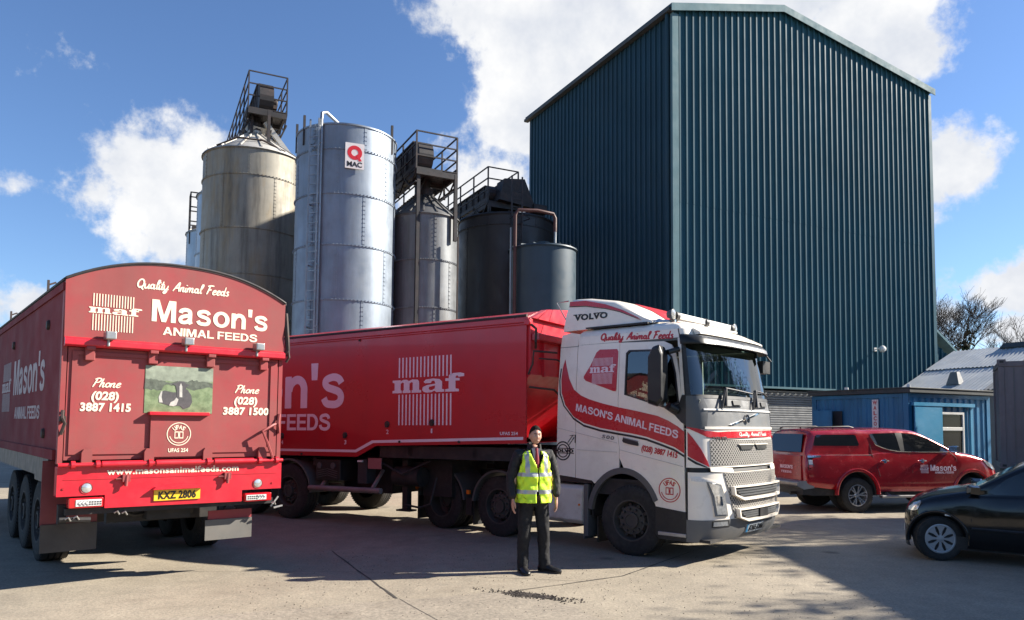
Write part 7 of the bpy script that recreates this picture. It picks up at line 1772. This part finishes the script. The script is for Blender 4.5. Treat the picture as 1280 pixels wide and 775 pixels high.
tmp = bpy.data.meshes.new('t'); tmp.from_pydata(hd_.v, [], hd_.f); bm.from_mesh(tmp); bpy.data.meshes.remove(tmp)
for f in bm.faces: f.smooth = True
bmesh.ops.recalc_face_normals(bm, faces=bm.faces); bm.to_mesh(body.data); bm.free()
# eyes, brows, lips
q = MB()
for sg in (-1, 1): q.lathe([(.001, -.004), (.006, -.003), (.0085, 0)], (HX + sg * .030, HY - .0865, HZ + .004), 'y', 12)
q.build('eye', 'eye_white', mn)
q = MB()
for sg in (-1, 1):
    q.lathe([(.001, -.0055), (.0042, -.005)], (HX + sg * .030, HY - .0865, HZ + .004), 'y', 10)
    q.tube([(HX + sg * .014, HY - .098, HZ + .020), (HX + sg * .030, HY - .095, HZ + .027), (HX + sg * .046, HY - .082, HZ + .022)], [.004, .0045, .002], 6)
q.build('eyebrow', 'hair', mn)
q = MB(); q.tube([(HX - .022, HY - .090, HZ - .061), (HX, HY - .1015, HZ - .060), (HX + .022, HY - .090, HZ - .061)], [.002, .0042, .002], 6); q.build('lips', mat('lips', (.33, .12, .10), .5), mn)
# hair cap
hr = MB(); rings = []
for k in range(15):
    ph = radians(4) + (pi / 2 - radians(4)) * k / 14; ring = []
    for i in range(40):
        a = 2 * pi * i / 40; fr_ = max(0, -sin(a))
        phh = max(ph, radians(41) * fr_ ** .5 + (0 if abs(cos(a)) < .5 else -.1)) if sin(a) < 0 else max(ph - radians(34) * sin(a) ** .7, -pi / 2)
        rr_ = 1.07 + .03 * sin(a * 9 + k) * cos(k * 1.7) + .03 * max(0, sin(phh))
        ring.append((HX + cos(a) * cos(phh) * .076 * rr_, HY + sin(a) * cos(phh) * .099 * rr_, HZ + sin(phh) * .120 * rr_))
    rings.append(ring)
hr.loft(rings, cap=False); hr.build('hair', 'hair', mn)
# trousers
tj = [(0, .02, 1.02), (-.095, .02, .90), (-.115, .015, .70), (-.125, .005, .52), (-.135, .03, .28), (-.138, .02, .0), (.095, .02, .90), (.120, .015, .70), (.135, .005, .52), (.150, .04, .28), (.158, .025, .0)]
te = [(0, 1), (1, 2), (2, 3), (3, 4), (4, 5), (0, 6), (6, 7), (7, 8), (8, 9), (9, 10)]
skin_body('trousers', tj, te, [(.155, .115), (.112, .115), .100, .088, .080, .078, (.112, .115), .100, .088, .080, .078], 0, mn, ['trouser'], lev=3, fold=.013)
# jacket: torso, sleeves and standing collar
jj = [(0, .02, .93), (0, .02, 1.14), (0, .02, 1.34), (0, .03, 1.50), (.004, .03, 1.575), (-.205, .03, 1.515), (-.262, .04, 1.36), (-.298, .05, 1.20), (-.300, .0, 1.06), (-.294, -.045, .945), (.205, .03, 1.515), (.264, .05, 1.36), (.302, .06, 1.20), (.302, .01, 1.06), (.295, -.035, .955)]
je = [(0, 1), (1, 2), (2, 3), (3, 4), (3, 5), (5, 6), (6, 7), (7, 8), (8, 9), (3, 10), (10, 11), (11, 12), (12, 13), (13, 14)]
skin_body('jacket', jj, je, [(.168, .118), (.158, .112), (.168, .116), (.15, .105), (.082, .088), .086, .078, .072, .063, .052, .086, .078, .072, .063, .052], 0, mn, ['jacket'], lev=3, fold=.012)
q = MB()
rings = []
for z, r, t_ in ((1.53, .115, .0), (1.58, .098, .004), (1.635, .092, .012), (1.66, .088, .016), (1.655, .078, .016), (1.58, .075, .0)):
    ring = []
    for i in range(26):
        a = radians(-90 + 38 + (360 - 76) * i / 25); ring.append((.005 + cos(a) * r, .022 + sin(a) * r * .95, z + .02 * max(0, sin(a)) - .010 * max(0, -sin(a))))
    rings.append(ring)
q.loft(rings, closed=False, cap=False); q.build('collar', 'jacket', mn)
q = MB(); q.prism([(-.055, 1.60), (.06, 1.60), (.035, 1.47), (.004, 1.36), (-.03, 1.47)], lambda a, b, t: (a, -.082 + (1.60 - b) * -.16 - t + abs(a) * .35, b), 0, .006); q.build('shirt', 'shirt', mn)
q = MB(); q.loft([[(.004 + w_ * cos(a), y + .01 * sin(a), z) for a in [2 * pi * i / 12 for i in range(12)]] for z, w_, y in ((1.605, .018, -.092), (1.58, .022, -.098), (1.565, .016, -.103), (1.48, .026, -.118), (1.38, .032, -.130), (1.33, .030, -.132))]); q.build('tie', 'tie', mn)
# hi-vis vest: two fronts and a back, tape as bands
vs = MB(); A0 = 16; nA = 128; nz = 126; z0, z1 = .905, 1.535
def tors(z):
    k = [(.90, .206, .158), (1.10, .196, .150), (1.22, .196, .148), (1.36, .196, .145), (1.44, .182, .132), (1.50, .165, .118), (1.535, .135, .100)]
    for i in range(len(k) - 1):
        if z <= k[i + 1][0]:
            t = (z - k[i][0]) / (k[i + 1][0] - k[i][0]); return k[i][1] + (k[i + 1][1] - k[i][1]) * t, k[i][2] + (k[i + 1][2] - k[i][2]) * t
    return k[-1][1], k[-1][2]
def vpt(a, z, off=0.):
    rx, ry = tors(z); p = 2.4; c, s_ = cos(a), sin(a)
    fold = .008 * sin(a * 7 + z * 9) * sin(z * 23 + a * 3) + .006 * sin(z * 41 - a * 5 + 2 * sin(a * 4))
    return (math.copysign(abs(c) ** (2 / p), c) * (rx + off + fold), .022 + math.copysign(abs(s_) ** (2 / p), s_) * (ry + off + fold), z)
def vopen(z): return (.005 + (z - 1.33) * .36) if z > 1.33 else (.007 + max(0, (1.10 - z)) * .10)
faces = {}
idx = {}
for j in range(nz + 1):
    z = z0 + (z1 - z0) * j / nz
    for i in range(nA):
        a = -pi / 2 + 2 * pi * (i + .5) / nA
        idx[i, j] = len(vs.v); zz = z; vs.v.append(vpt(a, zz, .024))
def ok_(i, j):
    a = -pi / 2 + 2 * pi * (i + 1.0) / nA; z = z0 + (z1 - z0) * (j + .5) / nz; p = vpt(a, z)
    if p[1] < .0 and abs(p[0] - .012) < vopen(z): return None                     # open front
    if abs(p[0]) > .150 and z > 1.27 and abs(p[1] - .03) < .085 - max(0, 1.33 - z) * .9: return None     # arm holes
    tape = abs(z - 1.265) < .026 or abs(z - 1.045) < .026 or (z > 1.265 and abs(abs(p[0]) - .108) < .024 and abs(p[1]) > .05)
    return 1 if tape else 0
for j in range(nz):
    for i in range(nA):
        m_ = ok_(i, j)
        if m_ is None: continue
        i2 = (i + 1) % nA; vs.f.append((idx[i, j], idx[i2, j], idx[i2, j + 1], idx[i, j + 1])); vs.m.append(m_); vs.sm.append(True)
# shoulder straps
for sg in (-1, 1):
    rings = []
    for k in range(13):
        a = pi * k / 12; y = .022 - cos(a) * .098; z = 1.50 + sin(a) * .062; x0, x1 = .070, .150
        rings.append([(sg * x0, y, z + .022), (sg * .094, y, z + .018), (sg * .120, y, z + .010), (sg * x1, y * 1.0, z - .010)])
    n0 = len(vs.v); vs.v += [p for r in rings for p in r]
    for k in range(12):
        for l in range(3): vs.f.append((n0 + k * 4 + l, n0 + k * 4 + l + 1, n0 + (k + 1) * 4 + l + 1, n0 + (k + 1) * 4 + l)); vs.m.append(1 if l == 1 else 0); vs.sm.append(True)
vo_ = vs.build('hi_vis_vest', ['hivis', 'reflect'], mn, angle=70)
so_ = vo_.modifiers.new('thickness', 'SOLIDIFY'); so_.thickness = .005; so_.offset = 1
# shoes
for x, y, rz in ((-.138, .0, .05), (.162, .0, .75)):
    q = MB(); prof = [(.085, .04, .02), (.078, .050, .10), (.02, .052, .13), (-.05, .052, .105), (-.12, .058, .068), (-.19, .054, .055), (-.235, .034, .042), (-.248, .012, .03)]
    q.loft([[(w_ * cos(a) * (1 if sin(a) < .3 else .8), yy, max(.0, (h_ if h_ else .06) * (.5 + .5 * sin(a)))) for a in [2 * pi * i / 16 for i in range(16)]] for yy, w_, h_ in prof])
    o = q.build('shoe', 'shoe', mn, loc=(x, y + .03, .012), rot=(0, 0, rz))
    q = MB(); q.loft([[(w_ * 1.06 * cos(a), yy * 1.02, zz) for a in [2 * pi * i / 16 for i in range(16)]] for yy, w_, zz in ((.0, .0, 0),)]) if False else None
    q = MB(); ol = [(.046, .075), (.048, .0), (.046, -.05), (.055, -.12), (.053, -.18), (.034, -.225), (0, -.245), (-.034, -.225), (-.053, -.18), (-.055, -.12), (-.046, -.05), (-.048, 0), (-.046, .075), (0, .085)]
    q.prism(ol, lambda a, b, t: (a, b, t), -.012, .012); q.build('sole', 'black', o)

mn.scale = (.985, .985, .985)
